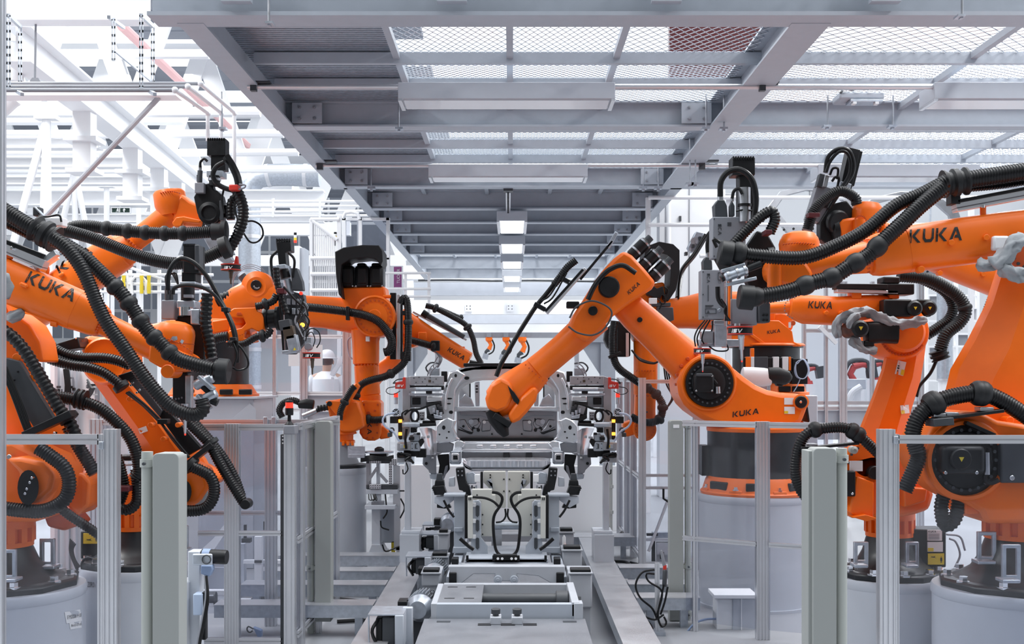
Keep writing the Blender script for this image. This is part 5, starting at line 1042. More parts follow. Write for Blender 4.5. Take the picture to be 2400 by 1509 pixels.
B.cyl('cable_connector', 2052, 1108, 16, 'black', -.36, .12); B.cyl('ball_knob', 2004, 1055, 9, 'pole', -.42, .08, ch=.6)
la = B.loft('link_arm', [(2048, 1110, 58), (2068, 1015, 50), (2091, 944, 45), (2112, 880, 44), (2120, 838, 43), (2122, 800, 46)], 'orange', 0, .62, CHM)
el = B.disc('elbow_housing', 2115, 778, [(64, -.35), (64, -.02), (58, .02), (50, .03)], 'orange', -.14); B.disc('elbow_ring', 2115, 778, [(47, 0), (47, .06), (40, .08), (20, .08)], 'orange', -.16, par=el)
B.bolts('elbow_bolt', 2115, 778, 54, 3, 20, 'orange_dark', -.165, .012, PI * .95, PI * 1.85, par=el)
decal('sticker', ([[(0, 0), (1, 0), (1, 1), (0, 1)]], 1), la, 2097, 876, 20, 33, -14, m='label', parent=la, cuts=2, label='white instruction sticker')
decal('sticker', ([[(0, 0), (1, 0), (1, 1), (0, 1)]], 1), la, 2110, 878, 8, 13, -14, m='yellow', parent=la, cuts=1, lift=.007, label='yellow field of the sticker')
decal('sticker_marks', ([[(.1, .1), (.9, .1), (.5, .9)], [(0, 1.3), (1, 1.3), (1, 2), (0, 2)], [(0, 2.4), (.8, 2.4), (.8, 3), (0, 3)]], 1), la, 2101, 870, 5, 5, -14, parent=la, cuts=0, lift=.007)
decal('sticker', ([[(0, 0), (1, 0), (1, 1), (0, 1)]], 1), la, 2112, 970, 20, 20, 6, m='label', parent=la, cuts=2, label='white instruction sticker')
decal('sticker', ([[(0, 0), (1, 0), (1, 1), (0, 1)]], 1), la, 2113, 970, 8, 8, 6, m='yellow', parent=la, cuts=1, lift=.007, label='yellow field of the sticker')
fa = B.loft('forearm', [(2085, 716, 23), (2060, 716, 25), (2030, 720, 29), (1960, 729, 34), (1885, 725, 34), (1868, 722, 30), (1852, 720, 22)], 'orange', -.1, .95, SOFT)
B.loft('wrist', [(1850, 720, 15), (1805, 722, 13), (1770, 724, 14)], 'orange', -.1, .9, RND); B.bolts('wrist_bolt', 1862, 722, 24, 1.6, 12, 'steel', -.2, .01, PI * .5, PI * 1.5)
decal('lettering', 'KUKA', fa, 1894, 722, 56, 17, -2, .12, parent=fa)
decal('axis_mark', 'A4', fa, 2056, 718, 8, 6, 5, m='orange_dark', parent=fa, cuts=0)
for x in (1938, 1973): B.cyl('arm_boss', x, 733, 5, 'orange', -.24, .08, n=14, par=fa)
for (x0, x1, cx_, d) in ((2072, 2138, 2146, -.28), (2150, 2184, 2180, -.1)):
    mo = B.box('motor', x0, x1, 701, 742, 'black', d, .16, .012); B.cyl('motor_cap', cx_, 722, 18, 'black', d - .04, .16, par=mo, ch=.25); B.warn(cx_, 722, 4, d - .045, mo)
mo = B.loft('elbow_motor', [(2030, 780, 26), (2055, 779, 26), (2062, 780, 24), (2100, 781, 25)], 'black', -.3, .9, BOX); B.cyl('motor_cap', 2018, 770, 20, 'black', -.46, .3, par=mo, ch=.25); B.warn(2018, 769, 5, -.465, mo)
B.box('motor_foot', 2026, 2050, 798, 812, 'black', -.36, .1, .01, par=mo)
cloth(B, [(1966, 792), (1962, 760), (1978, 742), (2005, 736), (2035, 730), (2062, 745), (2090, 756), (2125, 758), (2172, 750)], 11, -.34, 'crumpled grey cloth', 4)
cloth(B, [(1990, 770), (2000, 748), (2015, 738)], 10, -.4, 'crumpled grey cloth', 5); cloth(B, [(1994, 792), (2010, 808), (2030, 818), (2055, 820)], 11, -.34, 'crumpled grey cloth', 6)
rl = B.bar('slide_rail', (1958, 682), (2100, 686), 8, .1, 'alum', -.15); B.bar('rail_slot', (1955, 672), (2075, 673), 12, .12, 'black', -.15, rl); B.box('rail_block', 2078, 2144, 664, 690, 'black', -.2, .2, .01, par=rl)
for x in (2008, 2096): B.box('rail_foot', x - 11, x + 12, 684, 700, 'orange', -.18, .12, .006)
B.box('rail_block', 2070, 2110, 648, 664, 'black', -.2, .15, .01, par=rl)
B.hose([(2105, 646), (2178, 655), (2240, 690), (2263, 726), (2250, 755), (2218, 783), (2203, 822)], 15, .25, collars=(.6,), cr=1.12, cl=.5)
B.hose([(2130, 640), (2208, 678), (2233, 715), (2226, 746), (2203, 765), (2172, 785)], 13, .4)
B.clamp('hose_holder', 2202, 832, -70, 22, 22, .25); B.cable([(2196, 842), (2180, 875), (2155, 905), (2148, 930)], 4, .3)
B.hose([(2068, 1072), (2035, 1040), (2005, 1014), (1975, 1002), (1930, 1004), (1898, 1012), (1876, 1038), (1864, 1090), (1872, 1140), (1905, 1185)], 13, -.5, collars=(.2, .24, .47), cr=1.5, cl=.9)
br = B.bar('holder_bracket', (1888, 1050), (2010, 1038), 6, .1, 'black', -.48); B.bar('bracket_slide', (1872, 1052), (1900, 1050), 12, .14, 'black', -.5, br)
for x in (1905, 1975): B.box('bracket_block', x - 12, x + 12, 1040, 1048, 'steel', -.5, .1, .004, par=br)
cb = B.box('junction_box', 2140, 2218, 1240, 1330, 'black', -.1, .2, .01)
B.box('type_plate', 2174, 2208, 1242, 1267, 'label', -.112, .01, 0, par=cb, label='white type plate'); decal('plate_lettering', 'KUKA', 8.386, 2176, 1248, 18, 5, parent=cb, cuts=0)
for k in range(4): B.box('plate_row', 2176, 2202, 1251 + k * 3.6, 1252.5 + k * 3.6, 'grey', -.114, .003, 0, par=cb)
B.box('sticker', 2174, 2210, 1270, 1293, 'label', -.112, .01, 0, par=cb, label='white instruction sticker'); B.box('sticker', 2175, 2188, 1284, 1292, 'yellow', -.114, .004, 0, par=cb, label='yellow field of the sticker')
ws = B.box('sticker', 2175, 2213, 1297, 1323, 'yellow', -.112, .01, 0, par=cb, label='yellow warning sticker')
man = ([[(.42, .85), (.58, .85), (.58, 1), (.42, 1)], [(.25, .3), (.32, .3), (.4, .75), (.6, .75), (.68, .3), (.75, .3), (.7, .82), (.3, .82)], [(.38, .78), (.62, .78), (.66, 0), (.54, 0), (.5, .4), (.46, 0), (.34, 0)]], 1)
decal('standing_figure', man, 8.38, 2201, 1319, 10, 15, parent=cb, cuts=0); decal('falling_figure', ([[(0, 0), (.3, .2), (.6, .15), (1, 0), (.7, .3), (.9, .6), (.5, .4), (.1, .5), (.3, .3)]], 1), 8.38, 2179, 1308, 16, 9, parent=cb, cuts=0)
B.cable([(2225, 1262), (2240, 1270), (2250, 1300), (2238, 1330)], 2.5, .1, 'grey'); B.cable([(2218, 1252), (2250, 1258), (2262, 1290)], 2.5, .15, 'grey')
# ---- third right robot: forearm seen between the big ones
B = Bot('industrial_robot', 'orange robot farthest to the right, its wrist raised just under the black cable loop', 'robot', 2470, 885, 11.0, z=0)
B.lathe('column', 2470, 1395, [(110, 0), (110, 180), (60, 190), (60, 330), (80, 340), (70, 520)], 'orange', 0); B.loft('link_arm', [(2470, 960, 55), (2440, 820, 48), (2395, 690, 44)], 'orange', 0, .6, CHM)
fa = B.loft('forearm', [(2420, 690, 42), (2330, 655, 38), (2250, 626, 36), (2170, 592, 34), (2110, 568, 31), (2060, 545, 28)], 'orange', 0, .95, SOFT)
for x, y in ((2204, 640), (2306, 642)): B.cyl('arm_boss', x, y, 6, 'orange', -.16, .06, n=14, par=fa)
hd = B.ext('hand', [(1962, 525), (1976, 512), (2010, 508), (2042, 522), (2062, 548), (2046, 566), (2000, 568), (1970, 560)], 'orange', -.1, .22, .025)
A5 = P(2030, 530, 11); part('hand_dome', MB().lathe(A5, P(2036, 440, 11) - A5, [(px(36, 11), 0), (px(37, 11), px(34, 11)), (px(34, 11), px(44, 11)), (px(26, 11), px(54, 11)), (px(12, 11), px(57, 11))], 32), 'orange', B.o)
B.rod('hand_pin', (2014, 515), (2014, 566), 15, 'orange', -.12); B.bolts('hand_bolt', 2016, 520, 14, 1.8, 9, 'orange_dark', -.2, .01, .1 * PI, .9 * PI)
B.lathe('tool_flange', 1962, 540, [(30, 0), (30, 12), (22, 16)], 'black', 0, dirp=(-1, 0, -.1))
B.hose([(1892, 540), (1905, 500), (1930, 470), (1968, 448), (2002, 462), (2008, 480)], 13, -.3)
B.box('hose_band', 1896, 1922, 498, 508, 'dark_red', -.42, .12, .005)
# ---- joining guns carried by the right robots
def isv(B, x, y, w, h, d, par=None):
    """flat round lamp unit with red rims and the nozzle under it"""
    R = w / 2
    p_ = B.lathe('sensor_disc', x, y, [(R, 0), (R, h * .18), (R * .97, h * .2), (R * .97, h * .8), (R, h * .82), (R, h)], 'black', d, n=32)
    B.lathe('red_rim', x, y - .5, [(R * 1.01, 0), (R * 1.01, h * .13), (R * .98, h * .16)], 'red', d, par=p_); B.lathe('red_rim', x, y - h * .84, [(R * 1.01, 0), (R * 1.01, h * .14), (R * .9, h * .17)], 'red', d, par=p_)
    decal('lettering', 'iSV', p_, x - R * .72, y - h * .26, w * .42, h * .46, 0, .25, m='label', parent=p_, cuts=2, lift=.003)
    return p_
def nozzle(B, x, y, L, r, d, tip='red_lamp', lean=0):
    n_ = B.lathe('nozzle', x, y, [(r, 0), (r, -L * .12), (r * .85, -L * .15), (r * .7, -L * .55), (r * .45, -L * .6), (r * .38, -L * .92), (r * .25, -L)], 'brown' if tip is None else 'steel', d, dirp=(lean, 0, 1))
    if tip: B.lathe('nozzle_tip', x - lean * L, y + L, [(r * .25, 0), (r * .2, -L * .06)], tip, d, par=n_)
def servo(B, x0, x1, y0, y1, d, par=None, text=True):
    b = B.box('servo_housing', x0, x1, y0, y1, 'grey', d, .14, .006, label='light grey servo housing')
    for x in (x0 + 4, x1 - 4):
        for k in range(3): B.cyl('housing_screw', x, y0 + 5 + k * (y1 - y0 - 10) / 2, 1.5, 'dark', d - .006, .02, par=b, n=8)
    return b
B = Bot('joining_gun', 'tall grey and black joining gun with the cable arch, held by the near right robot', 'tool', 1735, 840, 7.85, 'joining guns')
b = servo(B, 1670, 1748, 508, 605, -.05)
decal('lettering', 'SCA', 7.8, 1683, 525, 26, 8, -90, parent=b, cuts=0, m='dark')
for k in range(3): B.box('vent_slot', 1705, 1714, 521 + k * 3.2, 523 + k * 3.2, 'dark', -.053, .01, 0, par=b)
B.box('motor_block', 1717, 1770, 368, 410, 'black', 0, .15, .006); B.box('motor_column', 1733, 1768, 408, 520, 'black', .02, .13, .006)
for k in range(9): B.box('cooling_fin', 1718 + k * 5.8, 1721 + k * 5.8, 366, 374, 'black', -.01, .16, 0)
B.rod('screw_unit', (1745, 440), (1745, 520), 14, 'steel', -.05); B.rod('screw_collar', (1745, 478), (1745, 484), 16, 'black', -.06)
B.ext('plug', [(1676, 510), (1674, 480), (1682, 468), (1698, 468), (1704, 482), (1706, 510)], 'dark', -.03, .1, .006); B.rod('plug_gland', (1688, 470), (1688, 456), 7, 'steel', .0)
B.ext('plug', [(1711, 506), (1711, 482), (1716, 470), (1722, 482), (1722, 506)], 'dark', -.03, .06, .004); B.rod('plug_gland', (1716, 472), (1716, 462), 4, 'steel', -.02)
B.hose([(1688, 460), (1690, 425), (1708, 402), (1735, 398), (1762, 420), (1772, 465), (1766, 515), (1758, 540)], 7, -.12, plain=True); B.cable([(1716, 465), (1720, 448), (1732, 442), (1740, 455)], 4, -.1); B.cable([(1725, 495), (1745, 492), (1775, 498), (1790, 520)], 2, -.08)
B.ext('gun_plate', [(1752, 575), (1775, 540), (1800, 548), (1818, 580), (1820, 640), (1806, 690), (1770, 700), (1752, 660)], 'black', .05, .12, .01)
B.lathe('tool_flange', 1800, 610, [(30, 0), (30, 14), (20, 18)], 'black', .06, dirp=(1, 0, .1))
B.hose([(1718, 574), (1745, 545), (1780, 510), (1808, 495), (1816, 515), (1804, 545)], 13, -.2); B.box('hose_band', 1794, 1810, 538, 549, 'dark_red', -.3, .12, .004)
B.hose([(1690, 570), (1672, 560), (1680, 580)], 4, -.2, plain=True)
B.loft('hose_bell', [(1715, 640, 22), (1700, 596, 30)], 'rubber', .02, 1, RND)
cg = B.rod('air_coupling', (1698, 650), (1752, 632), 11, 'galv', -.42, ch=.01); B.bar('coupling_bracket', (1690, 636), (1745, 620), 8, .05, 'galv', -.4); B.bar('coupling_bracket', (1700, 668), (1772, 652), 8, .05, 'galv', -.4)
for x, y in ((1707, 647), (1728, 640), (1746, 634)): B.rod('coupling_ring', (x - 3, y + 1), (x + 3, y - 1), 14, 'steel', -.42)
B.rod('coupling_port', (1696, 651), (1690, 654), 8, 'black', -.42); B.rod('air_port', (1752, 630), (1783, 618), 9, 'black', -.4)
B.box('gun_body', 1714, 1775, 700, 762, 'grey', -.1, .2, .008); B.box('gun_valve', 1777, 1806, 708, 756, 'dark', -.12, .15, .012)
for x, y in ((1790, 738), (1798, 738), (1790, 750), (1798, 750)): B.cyl('valve_port', x, y, 3, 'black', -.13, .02, n=10)
B.box('gun_slide', 1702, 1716, 640, 765, 'steel', -.02, .08, .004); B.rod('tension_rod', (1709, 655), (1709, 760), 3, 'orange', -.1)
sd = isv(B, 1735, 785, 58, 20, -.12); B.rod('disc_bolt', (1728, 766), (1728, 758), 8, 'steel', -.12); nozzle(B, 1737, 785, 60, 8, -.12, lean=-.03)
for k in range(5): B.cable([(1690 + k * 3, 700 + k * 4), (1702 - k, 720 + k * 3), (1700 + k * 3, 752)], 2, -.06 - .02 * k)
# second gun behind it
B = Bot('joining_gun', 'grey joining gun with a long label plate, second gun right of centre', 'tool', 1665, 870, 8.45, 'joining guns')
b = servo(B, 1644, 1702, 632, 748, 0)
decal('lettering', 'SCA', 8.45, 1657, 641, 22, 7, -90, parent=b, cuts=0, m='dark'); B.box('label_line', 1659, 1660.5, 668, 706, 'dark', -.004, .006, 0, par=b)
B.box('label_text', 1653, 1672, 715, 717, 'dark', -.004, .005, 0, par=b); B.box('label_text', 1653, 1668, 718.5, 720, 'dark', -.004, .005, 0, par=b)
part('warning_label', MB().ring_plate([(1653, 723), (1679, 723), (1679, 735), (1653, 735)], [(1654, 724), (1678, 724), (1678, 734), (1654, 734)], 8.445, .006), 'dark', b)
part('warning_label', MB().ext([(1657, 733), (1663, 733), (1660, 727)], 8.446, .004), 'dark', b); decal('ce_mark', 'CE', 8.445, 1653, 743, 6, 5, m='dark', parent=b, cuts=0); decal('ce_mark', 'CE', 8.445, 1683, 664, 7, 6, m='dark', parent=b, cuts=0)
part('warning_label', MB().ring_plate([(1683, 638), (1702, 638), (1702, 656), (1683, 656)], [(1684, 639), (1701, 639), (1701, 655), (1684, 655)], 8.445, .006), 'dark', b); B.cyl('housing_port', 1686, 727, 4, 'galv', -.01, .02, par=b, n=14)
B.ext('plug', [(1649, 632), (1648, 612), (1654, 602), (1664, 602), (1669, 612), (1670, 632)], 'dark', .0, .1, .005); B.rod('plug_gland', (1659, 603), (1659, 592), 5, 'steel', .04)
B.hose([(1659, 596), (1658, 572), (1664, 545)], 5, .04, plain=True); B.cable([(1663, 600), (1670, 560), (1675, 530)], 3, .08)
B.box('steel_column', 1675, 1704, 752, 812, 'galv', .02, .12, .006); B.box('column_head', 1673, 1706, 750, 760, 'steel', 0, .14, .004)
B.hose([(1682, 672), (1684, 700), (1695, 715), (1708, 720)], 6, -.1, plain=True)
for k, q in enumerate([[(1652, 750), (1636, 770), (1628, 790), (1630, 812)], [(1658, 750), (1642, 772), (1634, 792), (1636, 810)], [(1664, 750), (1650, 775), (1645, 795), (1650, 806)], [(1670, 752), (1668, 775), (1655, 790), (1652, 806)], [(1700, 800), (1706, 820), (1680, 822), (1662, 812)]]): B.cable(q, 1.8, -.04 + .03 * k)
B.box('gun_body', 1645, 1672, 776, 806, 'steel', .04, .1, .006); B.box('gun_base', 1640, 1735, 795, 812, 'galv', .08, .12, .005)
B.rod('tool_flange', (1700, 722), (1785, 722), 15, 'black', -.02); isv(B, 1646, 829, 41, 13, 0); B.rod('disc_bolt', (1640, 816), (1640, 810), 5, 'steel'); nozzle(B, 1647, 829, 40, 5, 0)
# third gun, at the top
B = Bot('joining_gun', 'tilted black joining gun under a cable loop, highest tool on the right', 'tool', 1960, 560, 11.0, 'joining guns')
B.bar('motor_column', (1998, 352), (1976, 450), 26, .16, 'black', 0); B.bar('motor_plate', (2010, 358), (1990, 438), 12, .18, 'black', .05)
b = B.bar('servo_housing', (1930, 440), (1905, 520), 38, .14, 'grey', .1, label='light grey servo housing')
B.bar('plug', (1926, 410), (1918, 440), 14, .1, 'dark', .05); B.bar('plug', (1936, 412), (1930, 440), 10, .1, 'steel', .0); B.bar('column_foot', (1980, 430), (1974, 452), 26, .1, 'galv', -.06)
B.hose([(1934, 404), (1940, 370), (1962, 350), (1988, 352), (2000, 380), (1996, 410), (1975, 440), (1950, 478)], 5, -.14, plain=True); B.hose([(1936, 404), (1946, 378), (1966, 356), (1985, 358), (1994, 384), (1988, 415), (1965, 450), (1942, 488)], 4, -.16, plain=True)
B.cable([(1945, 410), (1952, 395), (1964, 396), (1962, 420)], 3, -.1); B.cable([(1950, 425), (1958, 415), (1966, 418), (1962, 440)], 3, -.1)
B.ext('gun_plate', [(1922, 520), (1948, 478), (1985, 470), (2000, 490), (1995, 530), (1972, 556), (1935, 570), (1922, 560)], 'black', -.02, .14, .01); B.lathe('gun_flange', 1960, 520, [(28, -.0), (28, 10), (24, 14)], 'black', -.04, dirp=(.3, -.9, -.2))
B.cyl('gun_drive', 1942, 470, 12, 'rubber', -.1, .2)
# ================================================================ robots in the middle
# ---- moving robot on the right of the car
pd, pc = pedestal(1770, 10.6, .503, .98, 'tall light grey pedestal behind the fence, right of the car line')
B = Bot('industrial_robot', 'orange robot on a tall pedestal bending down over the car from the right', 'robot', 1770, 885, 10.6, z=.98)
q = P(1775, 885, 10.6)
def zof(y, d): return EYE - (y - CY) * d / F
fl = part('base_flange', MB().lathe((q.x, 10.6, .98), (0, 0, 1), [(px(131, 10.6), 0), (px(133, 10.6), .02), (px(131, 10.6), .03), (px(128, 10.6), .035), (px(121, 10.6), .12), (px(116, 10.6), .155)], 56), 'orange', B.o)
for i in range(8):
    a = PI * (1.06 + i * .126); R = px(124, 10.6); u = Vector((math.cos(a), math.sin(a), 0)); c = Vector((q.x, 10.6, 1.065)) + u * (R - .02)
    if i % 2: part('flange_window', MB().bar(c - Vector((0, 0, .035)), c + Vector((0, 0, .035)), .2, .06, u), 'black', fl, .01)
    else:
        part('flange_step', MB().bar(c - Vector((0, 0, .08)), c - Vector((0, 0, .03)), .12, .09, u), 'orange', fl, .008); part('anchor_bolt', MB().lathe(c + u * .02 - Vector((0, 0, .03)), (0, 0, 1), [(.03, 0), (.03, .01), (.018, .01), (.018, .03)], 6), 'chrome', fl)
part('base_drum', MB().lathe((q.x, 10.6, 1.13), (0, 0, 1), [(px(116, 10.6), 0), (px(116, 10.6), .4)], 64), 'foot_black', B.o)
part('drum_rim', MB().lathe((q.x, 10.6, 1.53), (0, 0, 1), [(px(117, 10.6), 0), (px(118, 10.6), .012), (px(118, 10.6), .03), (px(112, 10.6), .04)], 64), 'orange', B.o)
cv = B.box('cable_cover', 1645, 1664, 1044, 1115, 'black', -.05, .2, .004)
ca = B.ext('carousel', [(1588, 895), (1592, 925), (1604, 948), (1622, 966), (1645, 982), (1672, 994), (1700, 1000), (1860, 1000), (1880, 992), (1890, 965), (1896, 948), (1892, 932), (1882, 925), (1862, 922), (1830, 920), (1800, 914), (1772, 902), (1745, 883), (1722, 864), (1700, 848), (1672, 838), (1645, 838), (1618, 848), (1598, 868)], 'orange', -.3, .62, .05)
B.ext('carousel_skirt', [(1690, 985), (1880, 985), (1893, 1000), (1893, 1003), (1670, 1003)], 'orange', -.1, .5, .01)
B.ext('side_shield', [(1886, 940), (1892, 980), (1896, 990), (1898, 986), (1893, 950)], 'black', -.2, .3, .003)
jr = part('joint_recess', MB().add(*(lambda m_: (m_.v, m_.f))(MB().lathe(P(1663, 898, 10.27), (0, -1, 0), [(.205, -.03), (.205, .012), (.185, .016), (.17, .012)], 44))), 'black', B.o)
part('joint_rim', MB().torus(P(1660, 897, 10.3), (0, 1, 0), .225, .022, 48, 8), 'orange', B.o)
B.bolts('joint_bolt', 1663, 898, 47, 2.6, 26, 'dark', -.345, .012, par=jr)
B.disc('gear_cover', 1660, 897, [(38, 0), (38, .02), (30, .03)], 'black', -.345, par=jr)
mo = B.box('axis_motor', 1627, 1675, 877, 921, 'black', -.42, .1, .02); B.box('motor_lid', 1632, 1670, 875, 882, 'dark', -.43, .03, .006, par=mo)
for x, y in ((1632, 916), (1669, 916), (1669, 881)): B.cyl('motor_screw', x, y, 2.2, 'chrome', -.425, .02, par=mo, n=10)
B.rod('motor_plug', (1682, 906), (1683, 922), 6, 'steel', -.4); B.cable([(1680, 900), (1672, 890)], 4, -.4)
B.disc('pivot_cap', 1877, 942, [(14, -.02), (14, .012), (12, .02)], 'black', -.32); B.disc('pivot_ring', 1877, 942, [(18, -.02), (18, .01), (14.5, .016)], 'orange', -.31); B.cyl('grease_nipple', 1877, 942, 3, 'chrome', -.35, .02, n=10)
st = ([[(0, 0), (1, 0), (1, 1), (0, 1)]], 1)
decal('sticker', st, ca, 1838, 948, 23, 16, 0, m='label', parent=ca, cuts=1, label='white instruction sticker'); decal('sticker', st, ca, 1838, 970, 25, 17, 0, m='label', parent=ca, cuts=1, label='white instruction sticker'); decal('sticker', st, ca, 1838, 969, 9, 6, 0, m='yellow', parent=ca, cuts=1, lift=.007, label='yellow field of the sticker')
decal('lettering', 'KUKA', ca, 1717, 978, 62, 13, 8, .2, parent=ca, cuts=1)
la = B.loft('link_arm', [(1440, 690, 31), (1460, 708, 35), (1490, 738, 39), (1550, 793, 42), (1605, 845, 48), (1648, 888, 60)], 'orange', 0, .8, SOFT)
B.disc('shoulder_disc', 1655, 895, [(66, -.2), (66, .02), (62, .04)], 'orange', -.1)
for k in range(8): a = 1.9 + k * .33; B.cyl('shoulder_bolt', 1655 + 69 * math.cos(a), 895 - 69 * math.sin(a), 4, 'orange_dark', -.2, .08, n=10)
B.cyl('arm_port', 1500, 749, 6, 'black', -.16, .05, n=20)
fa = B.ext('elbow_housing', [(1402, 648), (1420, 625), (1438, 606), (1462, 587), (1482, 598), (1510, 628), (1538, 662), (1528, 678), (1500, 696), (1470, 716), (1436, 742), (1404, 778), (1376, 803), (1352, 790), (1334, 765), (1344, 738), (1372, 696)], 'orange', -.32, .42, .03)
decal('lettering', 'KUKA', fa, 1474, 691, 36, 9, 42, .2, parent=fa, cuts=1)
tu = B.loft('forearm', [(1392, 742, 44), (1357, 782, 35), (1318, 816, 32), (1280, 848, 32), (1256, 868, 33)], 'orange', -.15, .9, RND)
for k in range(7): B.cyl('forearm_bolt', 1232 + k * 8, 855 + k * 7.4, 1.8, 'orange_dark', -.29, .03, n=8)
wr = B.loft('wrist', [(1262, 866, 34), (1240, 886, 40), (1210, 912, 47), (1182, 934, 48), (1160, 948, 38)], 'orange', -.15, .75, RND)
B.ext('wrist_fork', [(1137, 934), (1148, 902), (1175, 885), (1200, 898), (1206, 925), (1190, 958), (1165, 968), (1142, 958)], 'orange', -.3, .3, .03)
B.ext('wrist_fork', [(1222, 930), (1250, 905), (1262, 912), (1256, 940), (1236, 966), (1218, 985), (1199, 994), (1190, 972), (1205, 950)], 'orange', -.3, .3, .03)
B.ext('wrist_gap', [(1190, 903), (1206, 920), (1218, 938), (1214, 948), (1204, 940), (1196, 922)], 'black', -.31, .05, .004)
B.loft('tool_adapter', [(1150, 960, 14), (1160, 980, 17), (1178, 1005, 16), (1186, 1022, 8)], 'black', -.22, .9, RND); B.bar('tool_adapter_plate', (1158, 972), (1196, 996), 14, .1, 'black', -.25)
for k, (x, y) in enumerate(((1478, 602), (1503, 628), (1526, 653))):
    mo = B.rod('motor', (x, y), (x + 38, y - 37), 15, 'black', -.1, ch=.015); B.rod('motor_cap', (x + 38, y - 37), (x + 47, y - 46), 9, 'dark', -.1, par=mo); B.rod('motor_band', (x + 12, y - 12), (x + 15, y - 15), 15.6, 'steel', -.1, par=mo); B.rod('motor_band', (x + 32, y - 31), (x + 35, y - 34), 15.6, 'steel', -.1, par=mo)
    mo = B.rod('motor', (x - 6, y + 6), (x + 30, y - 29), 13, 'black', .12, ch=.012)
B.cyl('junction_cover', 1428, 672, 25, 'black', -.4, .12); B.hose([(1378, 702), (1392, 672), (1410, 648), (1432, 630), (1460, 622), (1490, 640)], 6, -.4, plain=True)
B.cyl('axis_cover', 1390, 728, 11, 'black', -.36, .1)
for k in range(3): B.cable([(1335, 745), (1350, 720), (1385, 705), (1420, 716), (1434, 735), (1418, 768), (1390, 785), (1355, 780), (1332, 765)], 2.2, -.38 - .02 * k, 'dark')
B.box('connector_block', 1328, 1358, 706, 722, 'black', -.3, .1, .01)
rl = B.bar('slide_rail', (1372, 630), (1281, 734), 9, .08, 'alum', -.3); B.bar('rail_slot', (1366, 632), (1278, 730), 6, .09, 'black', -.3, rl); B.bar('rail_support', (1435, 565), (1360, 655), 6, .05, 'black', -.28, rl); B.bar('rail_support', (1445, 545), (1425, 580), 9, .05, 'galv', -.28, rl)
B.hose([(1350, 610), (1330, 626), (1312, 650), (1298, 668)], 9, -.32); B.hose([(1300, 664), (1278, 692), (1256, 718), (1236, 748), (1213, 785), (1192, 822), (1175, 852), (1163, 882)], 5.5, -.32, plain=True)
for x, y in ((1318, 652), (1262, 716)): B.bar('hose_bracket', (x - 10, y - 4), (x + 16, y + 10), 10, .08, 'black', -.32)
B.cable([(1320, 640), (1290, 690), (1270, 705)], 2, -.36); B.cable([(1328, 640), (1296, 696), (1275, 712)], 2, -.36)
# ---- robot behind it, forearm hanging straight down (right of the car)
B = Bot('industrial_robot', 'orange robot behind the moving one, its forearm hanging straight down right of the car', 'robot', 1795, 885, 13.0, z=0)
q = P(1795, 885, 13.0)
part('base_plinth', MB().bx(q.x - .45, q.x + .45, 12.55, 13.45, 0, zof(925, 13)), 'pedestal', B.o, .01)
part('base_flange', MB().lathe((q.x, 13, zof(925, 13)), (0, 0, 1), [(.46, 0), (.46, .03), (.43, .035), (.40, .12), (.38, .13)], 40), 'orange', B.o)
part('base_drum', MB().lathe((q.x, 13, zof(898, 13)), (0, 0, 1), [(.36, 0), (.36, .38), (.40, .385), (.40, .4)], 48), 'foot_black', B.o)
part('drum_rim', MB().lathe((q.x, 13, zof(812, 13)), (0, 0, 1), [(.41, 0), (.42, .012), (.40, .03)], 48), 'orange', B.o)
for x in (1872, 1840): B.box('flange_window', x - 14, x + 14, 905, 918, 'black', -.44, .05, .008)
ca = B.ext('carousel', [(1714, 810), (1716, 765), (1752, 753), (1800, 750), (1826, 751), (1857, 776), (1861, 801), (1878, 808), (1880, 812), (1714, 812)], 'orange', -.34, .6, .02); B.ext('carousel_back', [(1808, 760), (1804, 738), (1830, 732), (1858, 738), (1862, 758), (1856, 775)], 'orange', -.1, .4, .02)
B.ext('carousel_crease', [(1716, 770), (1752, 773), (1800, 808), (1790, 810), (1748, 780), (1716, 778)], 'orange', -.36, .04, .006); B.cyl('pivot_cap', 1859, 757, 6, 'orange_dark', -.36, .1, n=18)
decal('lettering', 'KUKA', ca, 1798, 783, 31, 8, 8, .15, parent=ca, cuts=1)
decal('sticker', st, ca, 1848, 768, 6, 13, 0, m='label', parent=ca, cuts=0)
# electronics on the drum
eb = B.box('valve_rack', 1742, 1860, 838, 872, 'black', -.5, .12, .006)
for x0, x1, m_ in ((1748, 1760, 'orange'), (1760, 1768, 'label'), (1768, 1800, 'dark'), (1812, 1826, 'label'), (1834, 1848, 'label'), (1849, 1854, 'orange')): B.box('valve_module', x0, x1, 836, 868, m_, -.52, .06, .004, par=eb)
B.box('orange_strut', 1760, 1768, 816, 840, 'orange', -.5, .06, .004); B.box('control_box', 1856, 1893, 841, 900, 'black', -.5, .12, .004)
for k in range(4): B.cable([(1865 + k, 850 + k), (1885 - k, 842), (1897 - k, 866), (1886, 886), (1868 + k, 884), (1862 + k, 866), (1868, 848), (1882, 842)], 1.1, -.55 - .01 * k, 'pale_blue')
B.cable([(1876, 886), (1868, 905), (1860, 918)], 1.2, -.55, 'pale_blue')
B.box('valve_block', 1768, 1798, 892, 915, 'black', -.45, .15, .006); B.box('strut', 1800, 1806, 890, 918, 'galv', -.46, .05, .003)
